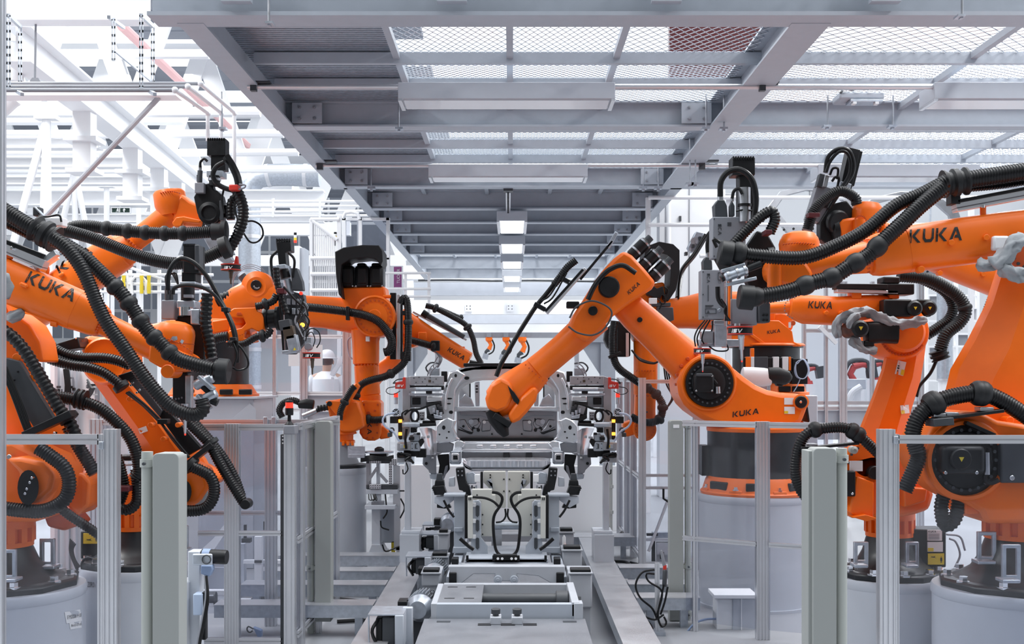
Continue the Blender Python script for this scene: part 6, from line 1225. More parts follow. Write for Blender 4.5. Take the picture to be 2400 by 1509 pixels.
# its arm
la = B.loft('link_arm', [(1808, 730, 40), (1740, 728, 44), (1660, 727, 46), (1610, 732, 38), (1560, 736, 34), (1515, 738, 40)], 'orange', .0, .8, SOFT)
B.ext('motor_block', [(1478, 672), (1558, 660), (1564, 760), (1545, 800), (1490, 800), (1474, 760)], 'orange', -.2, .4, .03)
B.loft('forearm', [(1516, 790, 32), (1514, 830, 29), (1513, 862, 28), (1513, 900, 28), (1512, 925, 27)], 'orange', -.05, .9, RND); B.loft('forearm_end', [(1512, 925, 25), (1511, 960, 25), (1511, 1000, 26)], 'orange', -.05, .9, SOFT)
B.bolts('flange_bolt', 1513, 866, 0, 0, 0)
for y in (868, 927):
    for k in range(7): B.cyl('forearm_bolt', 1492 + k * 6.8, y + 1, 1.6, 'orange_dark', -.2, .03, n=8)
jd = B.disc('wrist_disc', 1511, 1006, [(27, -.18), (27, .02), (24, .03), (16, .02)], 'orange', -.18); B.bolts('wrist_bolt', 1511, 1006, 21, 1.5, 18, 'orange_dark', -.21, .008, par=jd); B.box('type_plate', 1504, 1518, 964, 967, 'dark', -.2, .05, 0); B.cyl('arm_boss', 1511, 973, 2.5, 'orange_dark', -.2, .05, n=12)
B.ext('hand', [(1460, 992), (1486, 982), (1490, 1018), (1470, 1024), (1460, 1016)], 'orange', -.1, .2, .015)
cv = part('motor_guard', (lambda mb: mb)(MB().ring_plate([(1512, 578), (1545, 566), (1578, 572), (1593, 586), (1593, 640), (1584, 680), (1566, 706), (1556, 700), (1556, 690), (1540, 700), (1518, 690), (1508, 640)], [(1522, 600), (1545, 592), (1564, 597), (1572, 604), (1572, 640), (1570, 668), (1563, 690), (1558, 690), (1554, 670), (1540, 676), (1526, 666), (1520, 640)], 13 - .35, .5)), 'rubber', B.o, .015)
B.ext('guard_side', [(1548, 568), (1578, 572), (1593, 586), (1593, 640), (1584, 680), (1568, 704), (1576, 650), (1574, 604), (1560, 590)], 'rubber', -.34, .5, .012)
decal('lettering', 'KA', 12.62, 1558, 707, 18, 5, 85, .1, parent=cv, cuts=0)
for q_ in ([(1545, 700), (1552, 690), (1560, 700), (1556, 712), (1545, 708)], [(1530, 712), (1540, 700), (1550, 712), (1545, 725)], [(1556, 672), (1566, 680), (1562, 695)]): B.cable(q_, 1.5, -.4)
B.ext('connector_box', [(1540, 718), (1578, 720), (1580, 750), (1560, 758), (1544, 750)], 'dark', -.4, .12, .008); B.box('connector_cap', 1528, 1572, 709, 718, 'dark', -.4, .08, .004); B.box('white_fitting', 1522, 1540, 698, 712, 'label', -.42, .06, .004)
B.box('hose_motor', 1445, 1478, 752, 836, 'black', -.12, .18, .02); B.box('slide_rail', 1467, 1474, 780, 836, 'alum', -.16, .03, 0); B.ext('motor_bell', [(1420, 770), (1445, 752), (1445, 826), (1424, 815), (1416, 795)], 'rubber', -.05, .2, .02)
B.hose([(1440, 752), (1436, 790), (1438, 835), (1450, 862), (1480, 885), (1515, 908), (1538, 924), (1552, 946), (1552, 966), (1544, 984), (1520, 990), (1495, 984), (1478, 976)], 9.5, -.25, collars=(.55, .62, .72, .8), cr=1.35, cl=.7)
B.bar('hose_bracket', (1426, 838), (1455, 826), 7, .1, 'black', -.25)
for k in range(3): B.cable([(1480, 820), (1500, 840 + k * 2), (1530, 850 + k), (1545, 846)], 2, -.3 - .02 * k)
for k in range(5): B.cable([(1590, 700), (1592, 660), (1600 + k, 630), (1625 + k, 600), (1650 + k, 560), (1665, 540)], 2.5, -.1 + .03 * k)
for k in range(3): B.cable([(1556 + k * 4, 860), (1562 + k * 5, 900), (1575 + k * 2, 930), (1560, 960)], 2, .3)
# ---- blurred white tool passing behind the moving robot
t = Bot('tool_changer', 'white canister with a black rounded nozzle, behind the shoulder of the bending robot', 'tool', 1790, 915, 11.6, z=zof(912, 11.6))
t.loft('canister', [(1740, 880, 20), (1760, 882, 22), (1790, 884, 22), (1806, 884, 19)], 'white', 0, .9, RND); t.loft('nozzle', [(1800, 878, 17), (1822, 880, 20), (1845, 886, 17), (1852, 890, 10)], 'rubber', -.02, .9, RND); t.ext('nozzle_spout', [(1815, 890), (1848, 895), (1832, 906), (1822, 904)], 'rubber', -.02, .1, .01); t.box('bracket', 1744, 1800, 894, 916, 'galv', .05, .2, .01)
# ---- mirror robot left of the car
B = Bot('industrial_robot', 'orange robot with a black guard over three motors, left of the car', 'robot', 500, 885, 13.0, z=0)
q = P(500, 885, 13.0)
part('base_plinth', MB().bx(q.x - .5, q.x + .55, 12.5, 13.5, 0, zof(933, 13)), 'pedestal', B.o, .01); part('plinth_top', MB().bx(q.x - .55, q.x + .6, 12.45, 13.55, zof(933, 13), zof(928, 13)), 'pedestal', B.o, .004)
B.ext('plinth_gusset', [(540, 985), (600, 985), (600, 960), (585, 945)], 'pedestal', -.52, .03, .003)
part('base_flange', MB().lathe((q.x, 13, zof(928, 13)), (0, 0, 1), [(.49, 0), (.49, .025), (.47, .03), (.41, .125), (.39, .13)], 40), 'orange', B.o)
for x in (530, 575, 440): B.box('flange_window', x - 16, x + 14, 912, 925, 'black', -.46, .06, .01)
part('base_drum', MB().lathe((q.x, 13, zof(901, 13)), (0, 0, 1), [(.38, 0), (.38, .46), (.40, .465), (.40, .48)], 48), 'foot_black', B.o)
part('drum_rim', MB().lathe((q.x, 13, zof(798, 13)), (0, 0, 1), [(.41, 0), (.42, .012), (.40, .03)], 48), 'orange', B.o)
B.ext('carousel', [(420, 796), (430, 740), (470, 700), (520, 690), (550, 700), (572, 740), (585, 796)], 'orange', -.2, .5, .02)
B.loft('shoulder', [(530, 725, 30), (560, 705, 34), (590, 690, 36), (625, 692, 34), (660, 712, 32)], 'orange', -.2, .8, SOFT)
sc = B.disc('shoulder_disc', 602, 672, [(36, -.2), (36, .0), (22, .035), (18, .03)], 'orange', -.3); hb = B.disc('pivot_cap', 602, 669, [(12, 0), (12, .05), (11, .055)], 'black', -.3, par=sc)
for k in range(5): a = -PI * .9 + k * .5; B.cyl('pivot_bolt', 602 + 7 * math.cos(a), 669 - 7 * math.sin(a), 1.7, 'chrome', -.36, .01, par=hb, n=8)
B.disc('arm_lug', 620, 647, [(7, -.1), (7, .01), (4, .02)], 'orange', -.25); B.ext('arm_lug', [(612, 660), (616, 644), (624, 644), (628, 660)], 'orange', -.25, .1, .006)
B.hose([(508, 706), (540, 693), (582, 678)], 14, -.25, pitch=.036, name='spring_bellows'); B.rod('sensor_can', (566, 646), (578, 660), 10, 'dark', .1); 
for k in range(3): B.cable([(545, 690 - k * 8), (550, 650 - k * 5), (580, 628 - k * 4), (615, 640 - k * 5), (632, 665)], .8, .3, 'grey')
la = B.loft('link_arm', [(655, 722, 35), (700, 728, 37), (760, 732, 37), (800, 737, 39), (840, 741, 43), (878, 742, 46)], 'orange', 0, .6, SOFT)
el = B.disc('elbow_disc', 878, 741, [(48, -.3), (48, .02), (44, .03), (42, .01), (30, .012), (30, .02), (16, .02), (14, .03)], 'orange', -.26); B.bolts('elbow_bolt', 878, 741, 37, 2.2, 24, 'orange_dark', -.275, .01, par=el)
ub = B.ext('motor_block', [(797, 674), (902, 671), (905, 700), (900, 760), (830, 760), (800, 700)], 'orange', -.12, .4, .02)
for i, x in enumerate((796, 831, 865)):
    mo = B.box('motor', x, x + 33, 622, 673, 'black', -.14, .26, .03); B.box('motor_cap', x + 5, x + 26, 616, 626, 'black', -.1, .18, .02, par=mo); B.box('motor_face', x + 6, x + 27, 628, 664, 'black', -.155, .03, .01, par=mo)
    for k in (3, 30): B.cyl('motor_screw', x + k, 670, 1.8, 'chrome', -.15, .02, par=mo, n=8)
cv = part('motor_guard', MB().ring_plate([(785, 590), (805, 580), (850, 574), (888, 575), (896, 588), (897, 612), (893, 622), (888, 617), (880, 606), (860, 603), (820, 607), (800, 620), (797, 650), (803, 700), (794, 690), (787, 640)], [(788, 592), (807, 584), (850, 578), (886, 578), (892, 589), (893, 604), (890, 609), (886, 606), (878, 601), (860, 600), (820, 604), (798, 617), (793, 650), (797, 680), (793, 676), (790, 640)], 12.7, .44), 'rubber', B.o, .008)
B.ext('guard_front', [(785, 590), (805, 580), (850, 574), (888, 575), (896, 588), (897, 612), (893, 620), (880, 606), (860, 603), (820, 607), (800, 620), (797, 650), (800, 690), (794, 690), (787, 640)], 'rubber', -.31, .03, .008)
B.loft('forearm', [(858, 775, 36), (857, 800, 32), (858, 852, 31)], 'orange', -.05, .9, RND); B.loft('forearm_neck', [(859, 857, 29), (861, 900, 29), (864, 925, 28)], 'orange', -.05, .9, RND); B.loft('forearm_end', [(865, 926, 27), (866, 960, 27), (866, 1000, 27)], 'orange', -.05, .9, SOFT)
for k in range(8): B.cyl('forearm_bolt', 832 + k * 7.5, 855, 2, 'orange_dark', -.22, .04, n=8)
wp = B.ext('wrist_plate', [(842, 945), (850, 938), (888, 938), (893, 945), (893, 1015), (888, 1028), (878, 1033), (862, 1033), (850, 1028), (842, 1015)], 'orange', -.25, .3, .02)
for x, y in ((853, 948), (885, 948), (878, 962), (884, 996), (848, 998), (848, 1018), (884, 1014), (860, 1026), (874, 1026)): B.cyl('wrist_bolt', x, y, 2.4, 'orange_dark', -.262, .02, par=wp, n=8)
decal('lettering', 'KA', wp, 861, 990, 28, 10, -90, parent=wp, cuts=1); B.cyl('arm_boss', 864, 968, 4, 'orange_dark', -.26, .02, n=14, par=wp)
B.ext('hand', [(890, 996), (902, 1000), (914, 1012), (914, 1026), (890, 1030)], 'orange', -.15, .22, .015)
B.hose([(690, 719), (719, 720), (770, 725), (815, 731), (852, 738), (885, 752), (906, 775), (918, 800), (912, 822), (900, 826)], 10.5, -.32); B.box('hose_band', 810, 818, 718, 750, 'black', -.4, .1, .006)
rl = B.box('slide_rail', 930, 938, 690, 842, 'alum', -.2, .06, .003); B.box('rail_slot', 914, 928, 686, 842, 'black', -.18, .08, .004, par=rl); B.box('rail_slot', 937, 943, 700, 842, 'black', -.18, .08, .004, par=rl)
B.rod('rail_post', (898, 695), (916, 695), 4, 'orange', -.2); B.rod('rail_post', (905, 770), (920, 774), 3, 'galv', -.2)
B.hose([(938, 712), (944, 700), (952, 702), (956, 730), (957, 780), (955, 822), (948, 848), (928, 868), (903, 882), (872, 890), (852, 898), (840, 910), (833, 932), (838, 960), (852, 978), (875, 984), (905, 982)], 9, -.3, collars=(.18, .5, .74, .78, .83, .9), cr=1.3, cl=.7)
B.box('hose_bracket', 940, 962, 728, 738, 'black', -.32, .1, .006); B.box('hose_bracket', 940, 962, 824, 846, 'black', -.32, .12, .006); B.box('white_fitting', 857, 866, 788, 800, 'label', -.25, .05, .003)
B.cable([(822, 790), (815, 800), (818, 830), (826, 842)], 1.8, .1, 'pale_blue')
# ---- robot low behind the fence, its forearm reaching into the car
t_, c_ = pedestal(786, 12.6, .33, zof(1094, 12.6), 'white round pedestal left of the car line, carrying the low robot', 'pedestal')
B = Bot('industrial_robot', 'orange robot low behind the left fence, its forearm leaning down towards the car roof', 'robot', 786, 885, 12.6, z=zof(1094, 12.6))
B.lathe('foot_flange', 795, 1093, [(66, 0), (66, 6), (45, 8)], 'foot_black'); B.lathe('foot_cone', 790, 1086, [(52, 0), (44, 20), (38, 52)], 'grey'); B.lift_eye(815, 855, 1046, 1072, -.3)
B.lathe('slew_ring', 796, 1038, [(36, 0), (36, 6), (32, 8), (32, 20), (40, 22), (38, 30)], 'orange')
for k in range(6): B.box('ring_tooth', 768 + k * 11, 774 + k * 11, 1034, 1044, 'orange', -.17, .06, .003)
B.ext('carousel', [(764, 940), (800, 934), (838, 940), (850, 975), (852, 1000), (830, 1012), (800, 1012), (775, 990)], 'orange', -.2, .4, .02)
B.loft('link_arm', [(802, 1000, 32, 0), (822, 960, 30, .2), (850, 915, 26, .6), (880, 880, 22, .8), (915, 852, 20, .9), (950, 790, 22, .95)], 'orange', .05, .8, SOFT)
B.ext('shoulder_bracket', [(762, 942), (770, 938), (800, 940), (835, 896), (842, 905), (812, 955), (800, 985), (790, 975)], 'orange', -.26, .12, .008); B.cyl('pivot_cap', 772, 946, 6, 'black', -.27, .03, n=18)
B.hose([(745, 958), (768, 954)], 8, -.25, pitch=.03, name='spring_bellows'); B.hose([(662, 978), (655, 962), (664, 945), (685, 938), (700, 942)], 8, -.2); B.loft('motor', [(700, 948, 9), (720, 946, 12), (735, 948, 11)], 'black', -.2, .9, RND); B.rod('valve', (710, 975), (742, 962), 7, 'steel', -.25); B.rod('motor_rod', (742, 962), (768, 955), 5, 'black', -.25)
B.hose([(796, 984), (800, 958), (822, 916), (832, 905)], 8, -.35, collars=(.5,))
B.cyl('elbow_joint', 962, 790, 24, 'orange', .9, .3); B.box('elbow_lug', 980, 1000, 778, 800, 'orange', .8, .1, .01)
fa = B.loft('forearm', [(935, 742, 24), (965, 765, 26), (1000, 788, 25), (1050, 818, 23), (1096, 846, 22)], 'orange', .95, .9, SOFT)
decal('lettering', 'KUKA', fa, 1048, 822, 44, 11, -31, .1, parent=fa, cuts=1)
for x, y in ((975, 740), (1026, 778), (1084, 812)): B.box('rail_foot', x - 5, x + 5, y, y + 9, 'orange', .95, .08, .004)
B.bar('slide_rail', (968, 731), (1094, 797), 5, .08, 'alum', .95); B.rod('rail_motor', (1000, 738), (1088, 790), 6, 'dark', .9); B.rod('motor_end', (990, 732), (1002, 740), 8, 'black', .9)
B.hose([(998, 716), (1020, 722), (1060, 742), (1092, 762), (1108, 792), (1116, 828), (1128, 852)], 7, .85, collars=(.12, .55), cr=1.6); B.hose([(1030, 724), (1058, 736), (1085, 748)], 6, 1.05, collars=(.9,), cr=1.5)
B.hose([(955, 795), (985, 803), (1010, 810), (1024, 812)], 9, .75, collars=(.9,), cr=1.5); B.box('hose_clamp', 1010, 1030, 798, 822, 'black', .7, .1, .008)
for k in range(3): B.cable([(1018, 822), (1030 + k * 3, 840), (1022, 866), (1016, 856), (1026, 836)], 1.2, .8, 'grey')
B.rod('roof_tool', (1100, 850), (1132, 856), 7, 'black', .9); B.rod('roof_tool', (1092, 840), (1094, 866), 3, 'black', .9)
# ================================================================ robots on the left
# ---- near left robot
pedl, pcl = pedestal(-9, 7.7, .555, .663, 'large grey robot pedestal at the lower left corner with a handwritten sticker')
decal('sticker', ([[(0, 0), (1, 0), (1, 1), (0, 1)]], 1), pcl, 156, 1461, 37, 27, 10, m='label', parent=pedl, cuts=3, label='white handwritten sticker')
decal('sticker', ([[(0, 0), (1, 0), (1, 1), (0, 1)]], 1), pcl, 165, 1475, 27, 18, 10, m='label', parent=pedl, cuts=3, label='white handwritten sticker')
decal('handwriting', 'E M20206 H 01', pcl, 158, 1451, 33, 9, 10, .2, parent=pedl, cuts=1, lift=.009); decal('handwriting', 'R6-03-07-01', pcl, 167, 1469, 24, 6, 10, .2, parent=pedl, cuts=1, lift=.009)
B = Bot('industrial_robot', 'big orange robot at the left edge, its near forearm leaning down to the right', 'robot', -9, 885, 7.7, z=.663)
L1 = B
B.foot(-9, .663, .52, .919)
for q_ in ((92, 127, 1262, 1334, .1), (4, 36, 1288, 1364, -.45)): B.lift_eye(*q_)
B.ext('carousel', [(-120, 1060), (-40, 1035), (30, 1030), (70, 1050), (110, 1072), (130, 1110), (128, 1150), (108, 1182), (92, 1205), (90, 1225), (-130, 1225)], 'orange', -.3, .5, .04)
B.ext('carousel_front', [(10, 1075), (48, 1070), (100, 1082), (128, 1112), (118, 1150), (88, 1178), (50, 1188), (38, 1160), (44, 1110)], 'orange', -.42, .15, .03)
ov = part('motor_lid', MB().sweep([(P(66, 1142, 7.22), .06, .06), (P(66, 1142, 7.28), .06, .06)], [(a * 1.0, b * 1.75) for a, b in RND], vdir=(0, 0, 1)), 'black', B.o)
for x, y in ((74, 1120), (69, 1131), (62, 1146), (58, 1157)): B.cyl('lid_screw', x, y, 3.2, 'chrome', -.5, .03, par=ov, n=12)
B.cyl('housing_screw', 21, 1071, 6, 'chrome', -.36, .05, n=14)
B.ext('counterweight', [(140, 1100), (195, 1110), (212, 1130), (208, 1185), (180, 1210), (150, 1180)], 'orange', .1, .3, .02); B.ext('lower_shield', [(92, 1185), (150, 1195), (180, 1230), (150, 1245), (110, 1235)], 'orange_dark', .1, .3, .02)
la = B.loft('link_arm', [(122, 1130, 74), (75, 1010, 78), (15, 890, 76), (-25, 800, 72), (-62, 700, 68), (-98, 615, 64)], 'orange', .15, .5, CHM)
B.ext('arm_cover', [(-8, 838), (14, 838), (44, 846), (126, 982), (82, 1006), (50, 960), (-8, 842)], 'dark', -.14, .06, .006)
for x, y in ((41, 871), (32, 891)): B.cyl('cover_screw', x, y, 2.2, 'black', -.15, .02, n=10)
for x, y in ((38, 838), (72, 887)): B.cyl('arm_boss', x, y, 10, 'orange', -.1, .1, n=18)
for k in range(3): B.cable([(2 + 6 * k, 860), (30 + 7 * k, 930), (58 + 7 * k, 1005), (64 + 6 * k, 1012)], 3.6, -.2)
B.hose([(8, 775), (30, 790), (60, 825), (101, 893), (138, 956), (160, 984), (178, 1022), (190, 1045)], 15.5, -.22, pitch=.03); hb = B.bar('hose_bracket', (60, 1020), (172, 968), 17, .1, 'black', -.3); B.clamp('hose_holder', 161, 980, -52, 24, 12, -.22, lips=False, par=hb); B.clamp('hose_holder', 70, 1018, -40, 17, 14, -.3, lips=False, par=hb)
for x, y in ((127, 1015), (115, 1023)): B.cyl('bracket_screw', x, y, 3.2, 'chrome', -.37, .03, n=12, par=hb)
B.hose([(160, 1000), (180, 1040), (205, 1080), (222, 1110)], 16, -.15, collars=())
B.hose([(90, 1050), (113, 1065), (150, 1095), (162, 1132), (150, 1172), (105, 1196), (50, 1196), (-30, 1185)], 17, -.45); B.hose([(130, 1180), (160, 1205), (205, 1235), (245, 1262)], 12, -.1)
fa = B.loft('forearm', [(-110, 605, 55), (-50, 632, 53), (10, 655, 51), (90, 688, 50), (172, 723, 48.5), (186, 729, 48)], 'orange', -.02, .95, SOFT, ends=(.8, 0))
B.loft('forearm_nose', [(186, 729, 47.5), (200, 735, 45.5), (228, 750, 40), (238, 755, 36)], 'orange', -.02, .95, SOFT, ends=(0, .9))
wr = B.loft('wrist', [(236, 754, 30), (262, 768, 27), (300, 786, 27), (335, 802, 30), (365, 815, 32)], 'orange', 0, .9, RND)
for k in range(9): B.cyl('wrist_bolt', 246 - k * 2.6, 728 + k * 6, 2.4, 'orange_dark', -.11, .03, par=wr, n=8)
decal('lettering', 'KUKA', fa, 57, 661, 122, 30, -22.5, .12, parent=fa)
B.rod('arm_boss', (46, 664), (66, 672), 5, 'orange', -.16, par=fa, ch=.01); B.rod('arm_boss', (120, 757), (134, 760), 7, 'orange', -.1, par=fa)
B.ext('hand', [(350, 806), (380, 800), (445, 835), (448, 845), (436, 868), (410, 872), (372, 860), (346, 845)], 'orange', -.14, .25, .03)
hd = part('hand_dome', (lambda A5, T: MB().lathe(A5, T - A5, [(px(44, 7.7), -px(34, 7.7)), (px(46, 7.7), -px(28, 7.7)), (px(46, 7.7), px(14, 7.7)), (px(44, 7.7), px(24, 7.7)), (px(36, 7.7), px(36, 7.7)), (px(20, 7.7), px(42, 7.7)), (px(6, 7.7), px(43, 7.7))], 40))(P(409, 795, 7.7), P(420, 700, 7.7)), 'orange', B.o)
part('dome_seam', (lambda A5, T: MB().lathe(A5, T - A5, [(px(46.5, 7.7), px(-8, 7.7)), (px(46.6, 7.7), px(-7, 7.7)), (px(46.5, 7.7), px(-6, 7.7))], 40))(P(409, 795, 7.7), P(420, 700, 7.7)), 'orange_dark', hd)
for k in range(11): B.cyl('dome_bolt', 372 + k * 7.4, 776 + k * 3.2 - 6 * math.sin(PI * k / 10) + 14, 1.6, 'orange_dark', -.155, .02, par=hd, n=8)
decal('wear_patch', ([[(0, 0), (.6, .1), (1, .5), (.8, 1), (.2, .8)], [(1.4, .2), (1.8, 0), (1.9, .6), (1.5, .7)]], 2), hd, 398, 798, 34, 14, -15, m='galv', parent=hd, cuts=1)
B.cyl('hand_pin', 392, 870, 16, 'orange', -.16, .2)
rl = B.bar('slide_rail', (-40, 560), (108, 622), 24, .09, 'alum', -.05); B.bar('rail_slot', (-40, 545), (106, 602), 10, .1, 'black', -.05, rl); B.bar('rail_groove', (-40, 566), (106, 628), 3, .096, 'slot', -.05, rl); B.rod('rail_post', (22, 606), (26, 586), 8, 'orange', -.05); B.cyl('rail_bolt', 27, 581, 4, 'chrome', -.12, .06, par=rl, n=12); B.bar('rail_end', (84, 628), (134, 592), 14, .07, 'alum', -.03)
B.hose([(-30, 470), (20, 500), (60, 525), (100, 548)], 20, -.15); B.hose([(-30, 500), (20, 520), (70, 545), (104, 560)], 17, .05)
B.clamp('hose_holder', 106, 548, -30, 33, 56, -.12); B.box('holder_foot', 98, 118, 566, 582, 'rubber', -.1, .1)
B.hose([(122, 556), (145, 572), (164, 591), (184, 617), (201, 647), (215, 680), (227, 710), (252, 760), (290, 813), (340, 886), (390, 944), (428, 966), (458, 972), (476, 958), (472, 935)], 17, -.38)
B.hose([(126, 562), (160, 578), (196, 601), (225, 628), (252, 654), (275, 678), (290, 694), (315, 730), (345, 774), (378, 806), (412, 838), (453, 853), (503, 866)], 17.5, -.24, collars=(.37, .47, .57, .67, .77), cr=1.22)
B.clamp('hose_end', 524, 870, -5, 30, 26, -.24, lips=False); B.clamp('hose_end', 512, 868, -5, 25, 14, -.24, m='hose', lips=False)
cloth(B, [(5, 640), (12, 665), (8, 700)], 14, -.32, 'crumpled grey cloth', 7); cloth(B, [(15, 745), (35, 740), (55, 728)], 13, -.1, 'crumpled grey cloth', 8)
B.ext('elbow_strut', [(-20, 760), (30, 730), (70, 760), (92, 800), (100, 850), (60, 840), (30, 800)], 'orange', .1, .3, .02)
B.box('status_camera', 76, 92, 484, 506, 'dark', .1, .08, .008); B.bar('camera_arm', (84, 486), (104, 508), 4, .04, 'galv', .1); B.box('camera_mount', 100, 146, 508, 530, 'white', .1, .1, .01); B.cable([(90, 506), (110, 508), (138, 504), (144, 520)], 2.5, .05)
# ---- second left robot
ped2, pc2 = pedestal(315, 8.5, .38, .67, 'grey robot pedestal marked FI 020R01, behind the near fence at left')
decal('stencil', 'FI 020R01', pc2, 193, 1375, 30, 13, -3, parent=ped2, cuts=1)
B = Bot('industrial_robot', 'orange robot whose long arm slopes up to the left under bundles of black hoses', 'robot', 315, 885, 8.5, z=.67)
L2 = B
B.foot(315, .67, .365, .922)
for q_ in ((424, 440, 1232, 1290, -.1),): B.lift_eye(*q_)
B.box('junction_box', 188, 262, 1245, 1310, 'black', .05, .2, .01); B.box('sticker', 195, 234, 1250, 1274, 'yellow', .03, .012, 0, label='yellow warning sticker'); decal('standing_figure', man, 8.525, 221, 1269, 9, 13, parent=B.o, cuts=0)
decal('falling_figure', ([[(0, 0), (.3, .2), (.6, .15), (1, 0), (.7, .3), (.9, .6), (.5, .4), (.1, .5), (.3, .3)]], 1), 8.525, 199, 1268, 18, 10, parent=B.o, cuts=0)
for k in range(5): B.cable([(165 + 3 * k, 1262 + 3 * k), (163 + 2 * k, 1290), (172 + 2 * k, 1318), (186 + 4 * k, 1342 - k), (212, 1344 - 2 * k), (232, 1320 + k), (205 + 3 * k, 1306 + 2 * k), (190 + k, 1322), (200, 1348 - 3 * k), (228, 1332)], 1.8, -.2 + .03 * k, 'dark')
B.ext('carousel', [(270, 1140), (300, 1110), (360, 1095), (420, 1100), (470, 1130), (480, 1170), (460, 1200), (400, 1212), (275, 1212)], 'orange', -.15, .5, .03)
la = B.loft('link_arm', [(455, 1160, 60), (430, 1105, 57), (372, 1020, 50), (310, 936, 47), (262, 872, 46), (240, 842, 48)], 'orange', 0, .6, CHM)
B.ext('knuckle_lug', [(470, 1090), (506, 1112), (514, 1124), (500, 1138), (470, 1128)], 'orange', -.02, .25, .015)
B.ext('knuckle', [(400, 1110), (440, 1080), (480, 1100), (490, 1140), (465, 1180), (430, 1190), (400, 1160)], 'orange', -.3, .25, .03)
ov = part('motor_lid', MB().sweep([(P(433, 1152, 8.14), .045, .045), (P(433, 1152, 8.20), .045, .045)], [(a, b * 1.7) for a, b in RND], vdir=(0, 0, 1)), 'black', B.o)
for x, y in ((433, 1141), (431, 1150), (428, 1161), (426, 1168)): B.cyl('lid_screw', x, y, 2.2, 'chrome', -.38, .02, par=ov, n=10)
ed = B.disc('elbow_disc', 247, 846, [(56, -.3), (56, .0), (50, .03), (44, .02), (30, .02)], 'orange', -.1)
decal('axis_mark', 'A3', 8.36, 191, 802, 9, 6, 12, m='orange_dark', parent=ed, cuts=0); B.ext('elbow_housing', [(180, 800), (205, 785), (270, 800), (300, 850), (290, 900), (235, 895), (205, 860)], 'orange', .0, .35, .03)
mo = B.ext('elbow_motor', [(130, 806), (182, 789), (188, 815), (150, 822)], 'black', -.2, .2, .008); B.cyl('motor_screw', 178, 793, 1.8, 'chrome', -.21, .02, n=8)
B.ext('arm_cover', [(300, 892), (318, 880), (345, 905), (472, 1050), (440, 1068), (380, 985)], 'black', -.2, .06, .006, label='black cover strip'); B.ext('arm_plate', [(300, 892), (318, 880), (380, 962), (374, 975)], 'dark', -.22, .03, .004)
for x, y in ((320, 920), (327, 914), (311, 897), (306, 903)): B.cyl('plate_screw', x, y, 2.6, 'chrome', -.23, .02, n=10)
decal('sticker', ([[(0, 0), (1, 0), (1, 1), (0, 1)]], 1), la, 328, 1017, 20, 13, 20, m='label', parent=la, cuts=2, label='white sticker')
for x, y in ((352, 996), (382, 1029), (416, 996), (302, 935)): B.cyl('arm_boss', x, y, 6, 'orange', -.24, .08, n=16)
for k in range(3): B.cable([(296 + 3 * k, 920 - k), (335 + 3 * k, 950), (370 + 3 * k, 985), (378, 992), (405 + 2 * k, 1030), (440 + 2 * k, 1072)], 3.2, -.28 - .02 * k)
B.box('cable_tie', 368, 392, 982, 994, 'black', -.34, .08, .004)
B.hose([(106, 796), (122, 812), (150, 828), (189, 838), (240, 839), (272, 844), (305, 856)], 12.5, -.3); B.hose([(90, 812), (98, 828), (120, 842), (164, 855), (205, 861), (240, 872), (270, 892), (288, 908)], 12.5, -.36)
hc = B.clamp('hose_holder', 284, 906, -52, 19, 14, -.34, lips=False); B.ext('holder_arm', [(275, 880), (310, 868), (318, 882), (290, 896)], 'black', -.26, .08, .006)
B.hose([(130, 930), (160, 934), (195, 942), (239, 961), (290, 1007), (315, 1048), (326, 1100), (318, 1120)], 15, -.55, collars=()); B.clamp('hose_holder', 190, 936, -12, 24, 22, -.55); B.hose([(274, 1068), (284, 1100), (292, 1140), (286, 1165), (272, 1195)], 12, -.45)
B.hose([(318, 1100), (322, 1150), (318, 1180), (298, 1195), (272, 1188)], 13, -.5); B.box('hose_band', 272, 303, 1140, 1152, 'dark_red', -.6, .1, .005)
B.box('hose_gantry', 270, 330, 1068, 1080, 'black', -.2, .2, .01); B.bar('gantry_strut', (276, 1090), (322, 1088), 5, .05, 'galv', -.25)
B.hose([(432, 975), (448, 996), (470, 1018), (492, 1042), (512, 1080), (540, 1128), (572, 1180)], 12.5, -.3); B.hose([(446, 980), (480, 1018), (500, 1042), (528, 1080), (552, 1125), (566, 1165)], 12, -.12)
B.cyl('hose_tip', 574, 1182, 12, 'hose', -.36, .1)
hb = B.bar('hose_bracket', (424, 1100), (500, 1040), 12, .1, 'black', -.32); B.clamp('hose_holder', 492, 1040, -55, 22, 10, -.3, lips=False, par=hb); B.clamp('hose_holder', 448, 1090, -40, 22, 14, -.34, lips=False, par=hb)
B.hose([(452, 1094), (474, 1104), (492, 1116), (502, 1140), (498, 1170), (478, 1192), (440, 1197), (405, 1188)], 14, -.38)
cloth(B, [(474, 1130), (478, 1150), (468, 1172), (456, 1178)], 10, -.25, 'crumpled grey cloth', 9)
